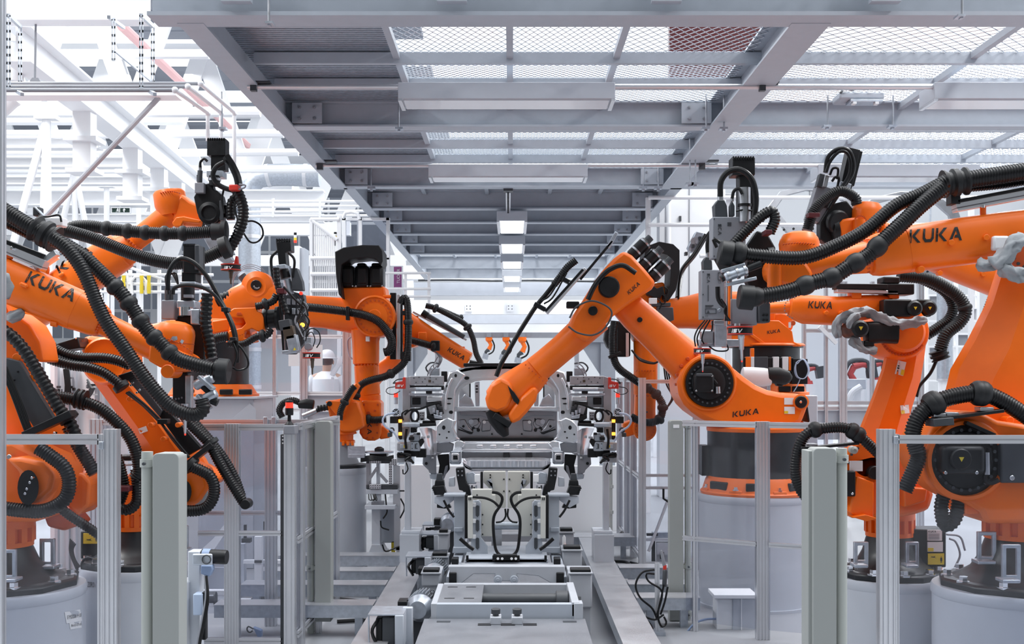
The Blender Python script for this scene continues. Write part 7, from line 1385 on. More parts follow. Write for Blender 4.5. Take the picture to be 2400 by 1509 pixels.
# its forearm and wrist, reaching right behind the near gun
B.loft('forearm', [(250, 830, 38), (330, 800, 34), (420, 775, 28), (505, 766, 20), (545, 762, 15)], 'orange', .5, .9, SOFT)
B.ext('forearm_fork', [(495, 752), (548, 744), (552, 772), (500, 782)], 'orange', .38, .2, .01)
B.ext('wrist_fork', [(536, 730), (548, 722), (600, 720), (603, 730), (612, 732), (617, 744), (618, 772), (606, 778), (590, 770), (574, 776), (572, 792), (592, 796), (590, 800), (566, 804), (538, 797), (532, 790), (536, 775), (566, 768), (576, 758), (570, 745), (540, 744)], 'orange', .3, .24, .01)
B.lathe('wrist_hub', 560, 788, [(30, -14), (30, 4), (26, 8), (22, 26), (26, 30), (26, 46)], 'orange', .42); B.ext('wrist_mark', [(554, 738), (556, 732), (564, 732), (568, 738)], 'orange_dark', .29, .02, .001)
B.bolts('wrist_bolt', 560, 766, 20, 1.6, 9, 'orange_dark', .28, .01, PI * 1.1, PI * 1.9)
fl = B.lathe('tool_flange', 618, 748, [(24, 0), (26, 4), (26, 10), (22, 12), (22, 28), (28, 30), (28, 36)], 'black', .4, dirp=(1, 0, .05))
B.hose([(500, 795), (520, 790), (535, 788)], 12, .25); B.hose([(535, 805), (570, 806), (600, 790), (625, 785), (635, 770)], 9, .25, collars=(.75,), cr=1.7); B.hose([(600, 718), (615, 715), (640, 705), (648, 690)], 9, .3, collars=(.4,), cr=1.6)
# ---- third left robot: forearm rising to the upper left gun
B = Bot('industrial_robot', 'orange robot reaching up to the gun at upper left, mostly hidden', 'robot', -60, 885, 11.4, z=0)
B.lathe('column', -60, 1350, [(95, 0), (95, 160), (60, 170), (60, 300), (75, 310), (65, 470)], 'orange'); B.loft('link_arm', [(-60, 930, 52), (-20, 820, 48), (50, 735, 46)], 'orange', 0, .6, CHM)
fa = B.loft('forearm', [(40, 748, 46), (110, 704, 46), (180, 656, 46), (250, 610, 45), (285, 588, 42)], 'orange', 0, .95, SOFT); B.loft('forearm_nose', [(283, 590, 40), (300, 580, 38), (316, 570, 32)], 'orange', 0, .95, RND)
for k in range(8): B.cyl('wrist_bolt', 288 + k * 5.8, 552 + k * 5.2, 2.6, 'orange_dark', -.16, .04, n=8)
wr = B.loft('wrist', [(315, 565, 25), (350, 538, 25), (385, 512, 27), (405, 498, 28)], 'orange', 0, .9, RND)
decal('lettering', 'K', fa, 139, 642, 28, 21, 32, .1, parent=fa); decal('lettering', 'A', fa, 196, 606, 26, 20, 32, .1, parent=fa)
B.rod('arm_boss', (138, 648), (150, 640), 5, 'orange', -.2, ch=.01); B.loft('rail_cover', [(95, 632, 12), (112, 634, 12)], 'orange', -.2, .9, RND); B.bar('slide_rail', (80, 640), (135, 602), 8, .08, 'alum', -.15)
A5 = P(404, 505, 11.4); T5 = P(388, 395, 11.4)
dm = part('hand_dome', MB().lathe(A5, T5 - A5, [(px(30, 11.4), 0), (px(34, 11.4), px(14, 11.4)), (px(37, 11.4), px(24, 11.4)), (px(37, 11.4), px(52, 11.4)), (px(33, 11.4), px(58, 11.4)), (px(10, 11.4), px(62, 11.4))], 36), 'orange', B.o)
for k in range(9): B.cyl('dome_bolt', 376 + k * 5.4, 452 - 4 * math.sin(PI * k / 8), 1.5, 'orange_dark', -.17, .03, par=dm, n=8)
B.ext('hand', [(404, 478), (424, 452), (446, 470), (470, 480), (480, 500), (478, 518), (470, 530), (430, 528), (404, 520)], 'orange', -.1, .24, .03); B.ext('hand_arm', [(402, 522), (412, 508), (430, 506), (472, 516), (468, 524), (430, 520), (424, 532), (408, 532)], 'orange', -.16, .1, .012)
B.lathe('tool_flange', 474, 508, [(26, 0), (28, 6), (28, 12), (22, 14)], 'black', 0, dirp=(1, 0, .1))
B.hose([(160, 536), (176, 531), (210, 530), (247, 535), (297, 541), (340, 545), (385, 547), (428, 547), (470, 545), (510, 543)], 14.5, -.55, collars=(.26, .4, .52, .65, .77), cr=1.25); B.clamp('hose_end', 510, 543, 0, 20, 26, -.55, lips=False); B.clamp('hose_end', 526, 541, 0, 24, 12, -.55, lips=False)
B.hose([(130, 540), (151, 540), (190, 550), (227, 562), (302, 592), (365, 611), (420, 617), (478, 604), (518, 587)], 15, -.85); B.clamp('hose_end', 528, 580, 20, 26, 20, -.85, lips=False)
B.hose([(552, 440), (562, 460), (570, 490), (568, 520), (558, 548), (545, 572), (536, 585)], 13, -.5, pitch=.03); B.hose([(566, 450), (545, 470), (540, 490), (541, 515)], 11, -.35, pitch=.03)
B.box('hose_band', 536, 558, 432, 446, 'red', -.62, .1, .01); B.cable([(538, 440), (555, 444), (572, 440), (575, 434), (560, 432)], 2, -.6, 'grey')
B.cable([(560, 548), (572, 524), (592, 518), (612, 530), (616, 552), (602, 567), (585, 566), (570, 545)], 2.2, -.3)
for k in range(3): B.cable([(556, 460 + 10 * k), (548 + 2 * k, 490), (556, 515), (548, 535)], 1.4, -.45 - .02 * k)
# ---- joining guns on the left
B = Bot('joining_gun', 'black joining gun with a tall motor in front of the left edge of the platform', 'tool', 500, 640, 11.1, 'joining guns')
mt = B.box('motor_block', 485, 528, 325, 364, 'black', 0, .16, .004); B.box('motor_column', 494, 528, 362, 398, 'black', .02, .14, .004)
for k in range(8): B.box('cooling_fin', 486 + k * 5.3, 489 + k * 5.3, 323, 329, 'black', 0, .16, 0)
B.box('column_foot', 484, 522, 400, 414, 'galv', -.02, .16, .003); B.rod('screw_unit', (503, 412), (503, 436), 13, 'black'); B.rod('screw_collar', (503, 418), (503, 424), 15, 'steel')
B.ext('gun_plate', [(454, 462), (460, 450), (472, 448), (474, 432), (496, 428), (500, 444), (508, 446), (520, 458), (523, 470), (523, 512), (508, 524), (480, 526), (462, 500)], 'black', -.02, .12, .008); B.disc('gun_flange', 492, 500, [(26, 0), (26, .03), (18, .04), (14, .02)], 'black', -.03)
B.box('servo_housing', 456, 478, 428, 452, 'grey', -.08, .1, .005, label='light grey servo housing'); B.rod('plug', (468, 428), (469, 400), 6, 'dark'); B.rod('plug_tip', (469, 402), (469, 388), 4, 'steel'); B.rod('plug', (464, 426), (464, 410), 3, 'black')
B.cable([(469, 392), (470, 380), (478, 372), (486, 378)], 3, -.02); B.box('cable_guard', 514, 524, 470, 516, 'dark', -.06, .1, .004); B.rod('drive_can', (532, 482), (532, 510), 9, 'black', .0)
B.hose([(526, 380), (508, 390), (499, 408), (506, 428), (525, 440), (545, 446)], 6, -.16, plain=True); B.hose([(530, 366), (545, 390), (556, 415), (560, 436)], 9, -.12, plain=True); B.cable([(524, 445), (520, 470), (526, 500)], 2.5, -.1)
B.ext('gun_body', [(480, 526), (510, 545), (530, 580), (545, 610), (530, 622), (500, 600), (478, 560)], 'galv', .06, .1, .006)
isv(B, 541, 634, 46, 15, -.1); B.ext('red_bracket', [(548, 618), (552, 600), (556, 600), (558, 618)], 'red', -.1, .05, .003); nozzle(B, 541, 634, 32, 6, -.1, None)
# near gun
B = Bot('joining_gun', 'nearest joining gun at left, with a black motor above an orange wrist', 'tool', 435, 1000, 7.8, 'joining guns')
B.box('motor_block', 429, 466, 573, 640, 'black', 0, .16, .006); B.box('motor_side', 456, 467, 574, 632, 'dark', -.02, .1, .004); B.box('motor_column', 425, 458, 636, 662, 'black', .01, .15, .008)
for k in range(9): B.box('cooling_fin', 429 + k * 3.2, 431 + k * 3.2, 571, 577, 'black', 0, .16, 0)
B.box('motor_collar', 421, 458, 660, 674, 'galv', -.01, .17, .004); B.rod('screw_unit', (440, 674), (440, 704), 16, 'black', .0); B.box('label_strip', 430, 450, 690, 697, 'grey', -.08, .05, 0); B.box('screw_block', 414, 456, 704, 722, 'galv', -.04, .16, .006); B.rod('screw_nut', (436, 720), (436, 740), 19, 'chrome'); 
B.box('servo_housing', 378, 408, 703, 748, 'grey', -.04, .12, .006, label='light grey servo housing'); B.rod('plug', (393, 703), (393, 676), 7, 'dark', -.02); B.rod('plug', (402, 703), (402, 680), 4, 'dark', -.02)
B.box('gun_plate', 410, 480, 740, 870, 'black', .04, .1, .01); B.box('valve_block', 446, 468, 724, 760, 'galv', -.1, .08, .008)
B.hose([(393, 680), (396, 640), (412, 612), (432, 606), (460, 620), (490, 655), (525, 720), (548, 770), (555, 815), (556, 850)], 5.5, -.2, plain=True); B.hose([(405, 690), (410, 674), (440, 668), (480, 676), (510, 700), (540, 755), (552, 800)], 4.5, -.22, plain=True)
for k in range(3): B.cable([(394, 690), (388 + 3 * k, 650), (402 + 5 * k, 640), (418, 668)], 2, -.1 - .03 * k)
B.cable([(548, 800), (565, 815), (580, 840), (580, 860), (560, 868), (546, 862)], 2.5, -.2); B.cable([(545, 800), (555, 830), (548, 858)], 3, -.22)
B.hose([(486, 688), (484, 720), (482, 760), (490, 800), (496, 840)], 14, -.1, pitch=.03)
B.box('tie', 518, 534, 720, 730, 'black', -.26, .08, .003); B.box('tie', 538, 552, 790, 798, 'black', -.26, .08, .003)
B.box('lower_plate', 404, 440, 872, 950, 'black', .0, .1, .008); B.box('lower_slide', 434, 448, 880, 960, 'steel', -.05, .06, .004)
for x, y in ((412, 935), (419, 934), (426, 932)): B.cyl('plate_hole', x, y, 2.5, 'slot', -.01, .03, n=10)
B.rod('coupling', (455, 905), (500, 884), 12, 'galv', -.2, ch=.01); B.rod('coupling', (470, 940), (508, 920), 12, 'galv', -.2, ch=.01); B.bar('coupling_clip', (468, 882), (500, 912), 8, .1, 'galv', -.24); B.bar('coupling_clip', (465, 925), (492, 958), 8, .1, 'galv', -.24); B.rod('coupling_core', (476, 905), (494, 922), 8, 'black', -.2); B.rod('coupling_end', (496, 938), (510, 944), 9, 'black', -.2)
nozzle(B, 434, 946, 70, 9, -.05)
# gun on the second left robot
B = Bot('joining_gun', 'slender joining gun crowded with cables, on the orange fork left of centre', 'tool', 695, 840, 8.9, 'joining guns')
B.ext('motor_block', [(646, 566), (681, 562), (682, 588), (668, 590), (671, 626), (654, 628), (651, 600)], 'black', 0, .15, .006)
for k in range(6): B.box('cooling_fin', 647 + k * 6, 650 + k * 6, 559, 567, 'black', 0, .15, 0)
B.bar('motor_collar', (652, 628), (674, 626), 10, .16, 'galv'); B.rod('screw_unit', (664, 632), (670, 652), 12, 'black'); B.rod('screw_nut', (672, 656), (680, 690), 10, 'galv')
B.ext('gun_plate', [(650, 690), (676, 680), (712, 690), (720, 770), (716, 800), (690, 830), (664, 830), (658, 760)], 'dark', .06, .1, .006)
B.hose([(646, 628), (650, 665), (660, 700), (672, 735)], 8, -.1, pitch=.028); B.box('hose_band', 649, 666, 675, 687, 'dark_red', -.2, .1, .004)
B.hose([(650, 588), (636, 605), (638, 640), (644, 660)], 3.5, -.05, plain=True); B.cable([(676, 592), (690, 610), (686, 650)], 3, -.05); B.cable([(665, 672), (690, 700), (714, 722)], 2.6, -.2); B.cable([(712, 700), (704, 728), (700, 760), (706, 790)], 2.2, -.2)
b = B.ext('servo_housing', [(681, 628), (696, 628), (708, 660), (710, 680), (684, 680)], 'dark', -.05, .1, .004); B.cyl('warning_dot', 705, 687, 4, 'red_lamp', -.2, .02, n=16)
B.rod('tension_rod', (654, 690), (664, 826), 2, 'black', -.08); B.rod('tension_rod', (664, 690), (668, 826), 1.5, 'steel', -.08)
B.bar('valve', (668, 750), (672, 774), 26, .1, 'dark', -.12); B.bar('valve', (676, 765), (682, 795), 24, .1, 'brown', -.12); B.bar('cylinder_block', (684, 786), (692, 824), 24, .1, 'galv', -.12); B.ext('warning_label', [(687, 821), (694, 820), (690, 814)], 'yellow', -.18, .004, 0); B.bar('bottom_plate', (664, 826), (700, 822), 8, .12, 'galv', -.1)
B.cyl('amber_lamp', 708, 761, 5, 'amber', -.2, .03, n=16); B.box('small_block', 714, 730, 790, 815, 'galv', -.1, .08, .004); B.cyl('bracket', 722, 812, 9, 'grey', -.12, .06)
rnd = random.Random(3)
for k in range(12):
    x, y = rnd.uniform(694, 716), rnd.uniform(690, 790); B.cable([(x, y), (x + rnd.uniform(-8, 12), y + 15), (x + rnd.uniform(-6, 14), y + 34)], rnd.choice((1, 1.4, 2)), -.16 - .01 * k, rnd.choice(('hose', 'grey', 'hose')))
for k in range(6): B.box('terminal', 672 + k % 3 * 12, 680 + k % 3 * 12, 700 + k // 3 * 22, 714 + k // 3 * 22, rnd.choice(('grey', 'galv', 'black')), .02, .08, .003)
B.cable([(716, 800), (722, 775), (735, 770), (748, 780), (750, 800), (742, 815)], 1.4, -.15); B.cable([(716, 790), (730, 778), (738, 795), (734, 812)], 1.2, -.15)
isv(B, 730, 840, 42, 14, -.1); nozzle(B, 732, 840, 38, 5, -.1, None)
# ================================================================ things farther back
def bxs(t, items, d):
    for n_, x0, x1, y0, y1, m_, dd, th in items: part(n_, MB().pbx(x0, x1, y0, y1, d + dd, th), m_, t)
def tubes(t, name, items, r, d, m_='white'):
    for q in items: part(name, MB().tube(smooth_path([P(x, y, d) for x, y in q], .1) if len(q) > 2 else [P(x, y, d) for x, y in q], r, 8), m_, t)
# pipe rack left of the platform
t = thing('pipe_rack', 'stack of thin white pipes on two hangers, left of the platform edge', 'pipes', P(700, 510, 22))
tubes(t, 'pipe', [[(580, 472), (880, 472)], [(580, 483), (880, 483)], [(580, 497), (860, 494)], [(580, 507), (890, 505)]], .025, 22); bxs(t, [('hanger', 637, 642, 464, 509, 'white', -.05, .06), ('hanger', 747, 752, 464, 509, 'white', -.05, .06)], 22)
# barred cage and glass booth
t = thing('barred_cage', 'white barred cage wall rising behind the black motor guard on the left', 'cage', (X(770, 19), 19, 0))
part('frame_post', MB().bx(X(725, 19), X(732, 19), 19, 19.1, 0, zat(512, 19)), 'white', t); part('frame_post', MB().bx(X(790, 19), X(799, 19), 19, 19.1, 0, zat(506, 19)), 'white', t)
tubes(t, 'frame_rail', [[(728, 514), (795, 514)], [(728, 605), (795, 605)], [(728, 642), (795, 642)], [(728, 680), (795, 680)], [(732, 516), (790, 562)]], .03, 19)
for k in range(13): part('bar', MB().tube([P(735 + k * 4.3, 518 + k * 3.4, 19.05), P(735 + k * 4.3, 700, 19.05)], .011, 6), 'white', t)
t = thing('glass_booth', 'white framed glass booth with an arched pipe, right of the barred cage', 'booth', (X(870, 20), 20, 0))
for x in (802, 840, 905): part('frame_post', MB().bx(X(x, 20), X(x + 8, 20), 20, 20.1, 0, zat(510, 20)), 'white', t)
bxs(t, [('frame_rail', 802, 912, 510, 516, 'white', 0, .1), ('frame_rail', 802, 912, 604, 608, 'white', 0, .1), ('pane', 810, 905, 516, 690, 'glass', .04, .01)], 20); tubes(t, 'arched_pipe', [[(803, 512), (808, 500), (822, 496), (838, 500), (843, 514)]], .03, 19.9)
t = thing('white_cabinet', 'white machine cabinet behind the slender joining gun', 'cabinet', (X(695, 20), 20, 0)); part('cabinet_body', MB().bx(X(682, 20), X(702, 20), 20, 20.5, 0, zat(576, 20)), 'white', t); part('cabinet_side', MB().bx(X(702, 20), X(712, 20), 20.05, 20.5, 0, zat(580, 20)), 'pedestal', t)
def tower(x, y0, y1, d, label):
    t = thing('signal_tower', label, 'lamp', P(x, y1, d), 'stacked signal lamps in the background'); h = (y1 - y0) / 4
    for k, m_ in enumerate(('black', 'label', 'yellow', 'red_lamp')): part('lamp_segment', MB().lathe(P(x, y0 + (k + 1) * h, d), (0, 0, 1), [(px(3.4, d), 0), (px(3.4, d), px(h, d))], 12), m_, t)
    part('lamp_stem', MB().tube([P(x, y1, d), P(x, y1 + 14, d)], .012, 6), 'dark', t)
tower(692, 545, 569, 20.2, 'stacked signal lamp on the white cabinet behind the slender gun'); tower(786, 544, 562, 19.05, 'stacked signal lamp half hidden at the barred cage')
t = thing('banner', 'violet upright banner with white lettering beside the black motor guard', 'banner', P(930, 672, 21)); part('banner_panel', MB().pbx(923, 941, 625, 673, 21, .05), 'violet', t); decal('lettering', 'TUCKER', 20.99, 937, 664, 34, 7, 90, m='label', parent=t, cuts=0); part('banner_foot', MB().bx(X(926, 21), X(938, 21), 21, 21.05, 0, zat(673, 21)), 'white', t)
t = thing('guard_rail', 'white tubular guard rail beside the violet banner', 'railing', (X(930, 18.5), 18.5, 0)); tubes(t, 'rail_tube', [[(890, 640), (1010, 640)], [(890, 677), (1010, 677)], [(890, 695), (1010, 695)]], .02, 18.5)
for x in (905, 950, 1005): part('rail_post', MB().bx(X(x, 18.5) - .02, X(x, 18.5) + .02, 18.5, 18.55, 0, zat(638, 18.5)), 'white', t)
# big white cross girders at the far end of the line
GG = 'white girders across the far end of the line'
for y0, y1, d, m_, l in ((622, 654, 36, 'white_far', 'bright white girder, topmost under the end of the platform'), (662, 692, 37, 'pedestal', 'pale grey girder just under the black cable at the far end'), (703, 736, 34, 'white_far', 'white girder with black bolt plates at the far end'), (738, 758, 36, 'pedestal', 'pale grey girder below the one with bolt plates'), (760, 779, 33, 'white_far', 'lowest white girder, above the small orange robots'), (779, 791, 30, 'grey', 'grey bar standing in for the shadow band where the small orange robots hang')):  # the last, grey girder is a dark band of shadow built as a solid bar
    a, b = P(945, y1, d), P(1560, y0, d); t = thing('cross_girder', l, 'girder', (0, d, a.z), GG); part('girder', MB().bx(a.x, b.x, d, d + .3, a.z, b.z), m_, t)
    for s_ in (a.x + .1, b.x - .3): part('girder_leg', MB().bx(s_, s_ + .2, d + .05, d + .25, 0, a.z), 'white_far', t)
    if y0 == 703:
        for xb in (1098, 1196):
            p = part('bolt_plate', MB().pbx(xb - 8, xb + 8, 712, 730, d - .05, .04), 'white_far', t)
            for dx in (-4, 4):
                for dy in (717, 724): part('plate_bolt', MB().pbx(xb + dx - 1, xb + dx + 1, dy - 1, dy + 1, d - .06, .02), 'black', p)
solo('overhead_cable', 'thin dark cable strung across the far end under the platform', 'cable', MB().tube(smooth_path([P(980, 657, 33), P(1060, 656, 33), P(1160, 658, 33), P(1250, 657, 33), P(1420, 660, 33)], .3), .03, 6), 'dark')
def small_bot(x, y, s, label, m_='orange'):
    d = 29.92; t = thing('industrial_robot', label, 'robot', P(x, 785, d), 'small robots hanging at the far end of the line'); q = lambda a, b: P(x + a * s, y + b * s, d)
    part('base', MB().lathe(q(0, -2), (0, 0, -1), [(px(9 * s, d), 0), (px(9 * s, d), px(8 * s, d)), (px(6 * s, d), px(12 * s, d))], 14), m_, t); part('link_arm', MB().tube([q(0, 8), q(5, 18), q(0, 30)], [px(5 * s, d), px(5 * s, d), px(6 * s, d)], 8), m_, t); part('forearm', MB().tube([q(0, 30), q(-8, 36), q(-10, 48)], [px(6 * s, d), px(4 * s, d), px(3 * s, d)], 8), 'dark', t); part('hose', MB().tube(smooth_path([q(8, 4), q(14, 20), q(10, 36), q(-4, 44)], .05), px(2 * s, d), 6), 'hose', t); part('tool', MB().bar(q(-16, 46), q(-2, 50), .12, .14), 'galv', t); part('hanger', MB().bx(q(-6, 0).x, q(6, 0).x, d - .1, d + .1, q(0, -2).z, zat(780, d)), 'grey', t)
small_bot(1146, 792, .9, 'small hanging orange robot, leftmost of three at the far end'); small_bot(1186, 792, .95, 'small hanging orange robot, middle of three at the far end'); small_bot(1224, 792, 1.1, 'small hanging orange robot, rightmost of three at the far end')
for f_, l in ((lambda x: x, 'grey portal column with a triangular gusset, left of the car roof'), (lambda x: 2376 - x, 'grey portal column with a triangular gusset, right of the car roof')):
    t = thing('portal_column', l, 'column', (X(f_(960), 20), 20, 0), 'grey portal columns behind the car'); x0, x1 = sorted((f_(934), f_(968))); part('column', MB().bx(X(x0, 20), X(x1, 20), 20, 20.3, 0, zat(800, 20)), 'beam_grey', t); part('gusset', MB().ext([(f_(968), 800), (f_(1010), 800), (f_(1010), 815), (f_(968), 880)], 20.05, .1), 'beam_grey', t); part('column_head', MB().pbx(*sorted((f_(930), f_(1020))), 790, 802, 19.98, .35), 'beam_grey', t)
    part('inner_post', MB().bx(*sorted((X(f_(1016), 20), X(f_(1026), 20))), 20.4, 20.6, 0, zat(800, 20)), 'white', t)
# white cabinets and hanging body sides on the right
t = thing('panelled_booth', 'tall white panelled booth behind the bending robot on the right', 'booth', (X(1580, 20), 20, 0))
part('booth_wall', MB().bx(X(1546, 20), X(1700, 20), 20, 20.4, 0, zat(436, 20)), 'white', t)
for x in (1560, 1615): part('panel_seam', MB().pbx(x, x + 1.5, 436, 700, 19.98, .03), 'grey', t)
part('door_pull', MB().pbx(1592, 1597, 506, 518, 19.95, .05), 'dark', t); part('round_post', MB().tube([P(1567, 440, 19.8), P(1567, 640, 19.8)], .04, 10), 'white', t)
t = thing('tube_rack', 'white tubular rack crossing behind the right guns', 'rack', (X(1850, 17.6), 17.6, 0)); tubes(t, 'rack_tube', [[(1520, 463), (2290, 463)], [(1520, 527), (2290, 527)], [(1640, 600), (2290, 600)]], .03, 17.6)
for x in (1520, 1708, 2140, 2280): part('rack_post', MB().bx(X(x, 17.6) - .035, X(x, 17.6) + .035, 17.63, 17.7, 0, zat(462, 17.6)), 'white', t)
def body_side(ox, oy, s, d, label):
    t = thing('car_side_frame', label, 'car part', P(ox, oy + 150 * s, d), 'bare car side frames hanging behind the right robots'); q = lambda pts: [(ox + x * s, oy + y * s) for x, y in pts]
    fr = part('side_frame', MB().ring_plate(q([(0, 60), (40, 10), (120, -8), (220, 0), (280, 50), (300, 110), (230, 140), (60, 140)]), q([(24, 66), (52, 26), (122, 8), (206, 16), (254, 58), (266, 104), (222, 118), (66, 118)]), d, .12), 'sheet_dark', t, .01)
    part('pillar', MB().ext(q([(130, 6), (150, 6), (164, 122), (140, 122)]), d + .02, .08), 'sheet_dark', t, .01); part('hanging_hook', MB().tube([P(ox + 150 * s, oy - 6 * s, d + .05), P(ox + 150 * s, 300, d + .05)], .02, 8), 'galv', t)
    for k in range(9):
        x, y = ox + (20 + 30 * k) * s, oy + (128 + 3 * (k % 2)) * s; part('frame_hole', MB().ext([(x + 3 * math.cos(a * PI / 4), y + 3 * math.sin(a * PI / 4)) for a in range(8)], d - .006, .01), 'black', fr)
body_side(1800, 440, .75, 20.5, 'bare car side frame hanging behind the topmost black gun on the right'); body_side(2010, 455, .85, 21, 'bare car side frame hanging behind the two thick black hoses on the right'); body_side(1600, 455, .6, 21.5, 'bare car side frame hanging just right of the panelled booth'); body_side(2090, 560, .6, 19.5, 'bare car side frame low behind the near right forearm')
t = thing('overhead_rail', 'grey overhead rails carrying the hanging car side frames at right', 'rail', (9.7, 20, 0))
for d in (19.5, 20.5, 21, 21.5): z = zat(300, d); part('rail_bar', MB().bx(2.6, 9.8, d, d + .1, z, z + .12), 'grey', t); part('rail_post', MB().bx(9.7, 9.8, d, d + .1, 0, z), 'grey', t)
t = thing('yellow_pallet', 'pallet with a mustard yellow pad behind the grey gun plugs at right', 'pallet', P(1650, 505, 20.8)); part('pad', MB().ext([(1636, 500), (1672, 490), (1680, 500), (1680, 504), (1636, 504)], 20.8, .3), 'yellow', t); part('pallet_frame', MB().pbx(1630, 1684, 504, 508, 20.75, .4), 'white', t); part('pallet_post', MB().bx(X(1632, 20.8), X(1636, 20.8), 20.8, 20.9, 0, zat(508, 20.8)), 'white', t)
t = thing('changer_arm', 'silver tool head on a black cable bundle, between the bending robot and the grey gun', 'tool', P(1630, 600, 14.5)); part('tool_head', MB().ext([(1622, 560), (1632, 542), (1650, 545), (1644, 580), (1622, 592), (1612, 580)], 14.5, .15), 'galv', t, .01); part('tool_disc', MB().lathe(P(1628, 566, 14.5), (0, -1, 0), [(.05, 0), (.05, .03)], 20), 'steel', t)
for k in range(5): part('tool_clamp', MB().pbx(1606 + k * 8, 1612 + k * 8, 590 - k * 9, 598 - k * 9, 14.45, .1), ('dark', 'galv')[k % 2], t)
part('cable_bundle', MB().tube(smooth_path([P(1655, 550, 14.4), P(1628, 596, 14.4), P(1600, 632, 14.4), P(1592, 670, 13.7), P(1588, 700, 13.1)], .06), .03, 8), 'hose', t)
# glass cell on the far right
t = thing('glass_cell', 'framed glass cell with small red robots inside, seen under the level orange forearm', 'cell', (X(2000, 16), 16, 0))
for x0, x1 in ((1966, 1984), (1932, 1939), (2040, 2048), (1880, 1888), (2150, 2164)): part('cell_post', MB().profile((X((x0 + x1) / 2, 16), 16, 0), (X((x0 + x1) / 2, 16), 16, zat(660, 16)), px(x1 - x0, 16), .08, (0, 1, 0), 2 if x1 - x0 > 10 else 1), 'alum', t)
for y in (944, 957): part('cell_rail', MB().profile(P(1905, y, 16.02), P(2190, y, 16.02), .05, .05, (0, 0, 1), 1, 1), 'alum', t)
part('cell_rail', MB().profile(P(1880, 775, 16.02), P(2190, 775, 16.02), .05, .05, (0, 0, 1), 1, 1), 'alum', t)
bxs(t, [('pane', 1888, 1966, 780, 940, 'glass', .03, .01), ('pane', 1984, 2150, 780, 940, 'glass', .03, .01), ('kick_panel', 1905, 1966, 962, 1030, 'pedestal', .04, .02), ('kick_panel', 1984, 2160, 962, 1030, 'pedestal', .04, .02)], 16)
part('cell_brace', MB().bar(P(1920, 765, 15.95), P(1960, 805, 15.95), .05, .05), 'white', t)
def red_bot(x, y, s, label):
    d = 19; t = thing('industrial_robot', label, 'robot', (X(x, d), d, 0), 'small red robots in the glass cell'); q = lambda a, b: P(x + a * s, y + b * s, d); R = px(s, d)
    part('pedestal', MB().bx(q(-14, 0).x, q(14, 0).x, d - .1, d + .2, 0, q(0, 30).z), 'white', t); part('base', MB().lathe(q(0, 30), (0, 0, 1), [(12 * R, 0), (10 * R, 10 * R)], 16), 'far_red', t); part('link_arm', MB().tube([q(-2, 22), q(-12, 4), q(-4, -12)], [8 * R, 7 * R, 7 * R], 10), 'far_red', t); part('forearm', MB().tube([q(-6, -12), q(14, -16), q(30, -14)], [8 * R, 6 * R, 7 * R], 10), 'far_red', t); part('hose', MB().tube(smooth_path([q(-22, 24), q(-24, 0), q(-12, -22), q(12, -26), q(26, -20)], .05), 5 * R, 8), 'dark', t); part('tool', MB().bar(q(30, -22), q(36, 12), .14, .14), 'dark', t)
red_bot(2006, 872, 1.1, 'small red robot with a dark hose in the glass cell, beside the sloping orange arm'); red_bot(1896, 876, .8, 'small red robot just right of the coiled grey cable'); red_bot(2052, 866, .8, 'small red robot half hidden by the sloping orange arm')
t = thing('cell_box', 'light grey box on a white stand inside the glass cell', 'box', (X(2007, 17.5), 17.5, 0)); part('box_body', MB().pbx(1984, 2030, 888, 912, 17.5, .3), 'pedestal', t, .01); part('box_stand', MB().bx(X(1995, 17.5), X(2020, 17.5), 17.55, 17.75, 0, zat(912, 17.5)), 'white', t); part('air_hose', MB().tube(smooth_path([P(2018, 906, 17.4), P(1998, 920, 17.4), P(1988, 945, 17.4), P(1986, 970, 17.4)], .05), .05, 10), 'label', t)
t = thing('air_duct', 'silver round duct standing upright behind the black hose loop at right', 'duct', (X(2214, 19), 19, 0)); part('duct_tube', MB().lathe((X(2214, 19), 19, zat(890, 19)), (0, 0, 1), [(.12, 0), (.12, 1.5)], 24), 'galv', t); part('duct_foot', MB().lathe((X(2214, 19), 19, 0), (0, 0, 1), [(.1, 0), (.1, zat(890, 19))], 20), 'white', t); part('duct_joint', MB().lathe((X(2214, 19), 19, zat(892, 19)), (0, 0, 1), [(.125, 0), (.125, .03)], 24), 'alum', t)
t = thing('shelf_frame', 'white lattice frame behind the silver upright duct at right', 'frame', (X(2260, 21), 21, 0))
for x in (2170, 2240, 2290): part('frame_post', MB().bx(X(x, 21), X(x + 6, 21), 21, 21.1, 0, zat(640, 21)), 'white', t)
for y in (690, 720, 750, 780, 810, 850, 890): part('frame_rail', MB().pbx(2170, 2296, y, y + 4, 21.02, .05), 'white', t)
for x0, y0 in ((2180, 694), (2246, 724), (2246, 785), (2180, 815)): part('frame_panel', MB().pbx(x0, x0 + 40, y0, y0 + 24, 21.08, .03), 'grey', t)
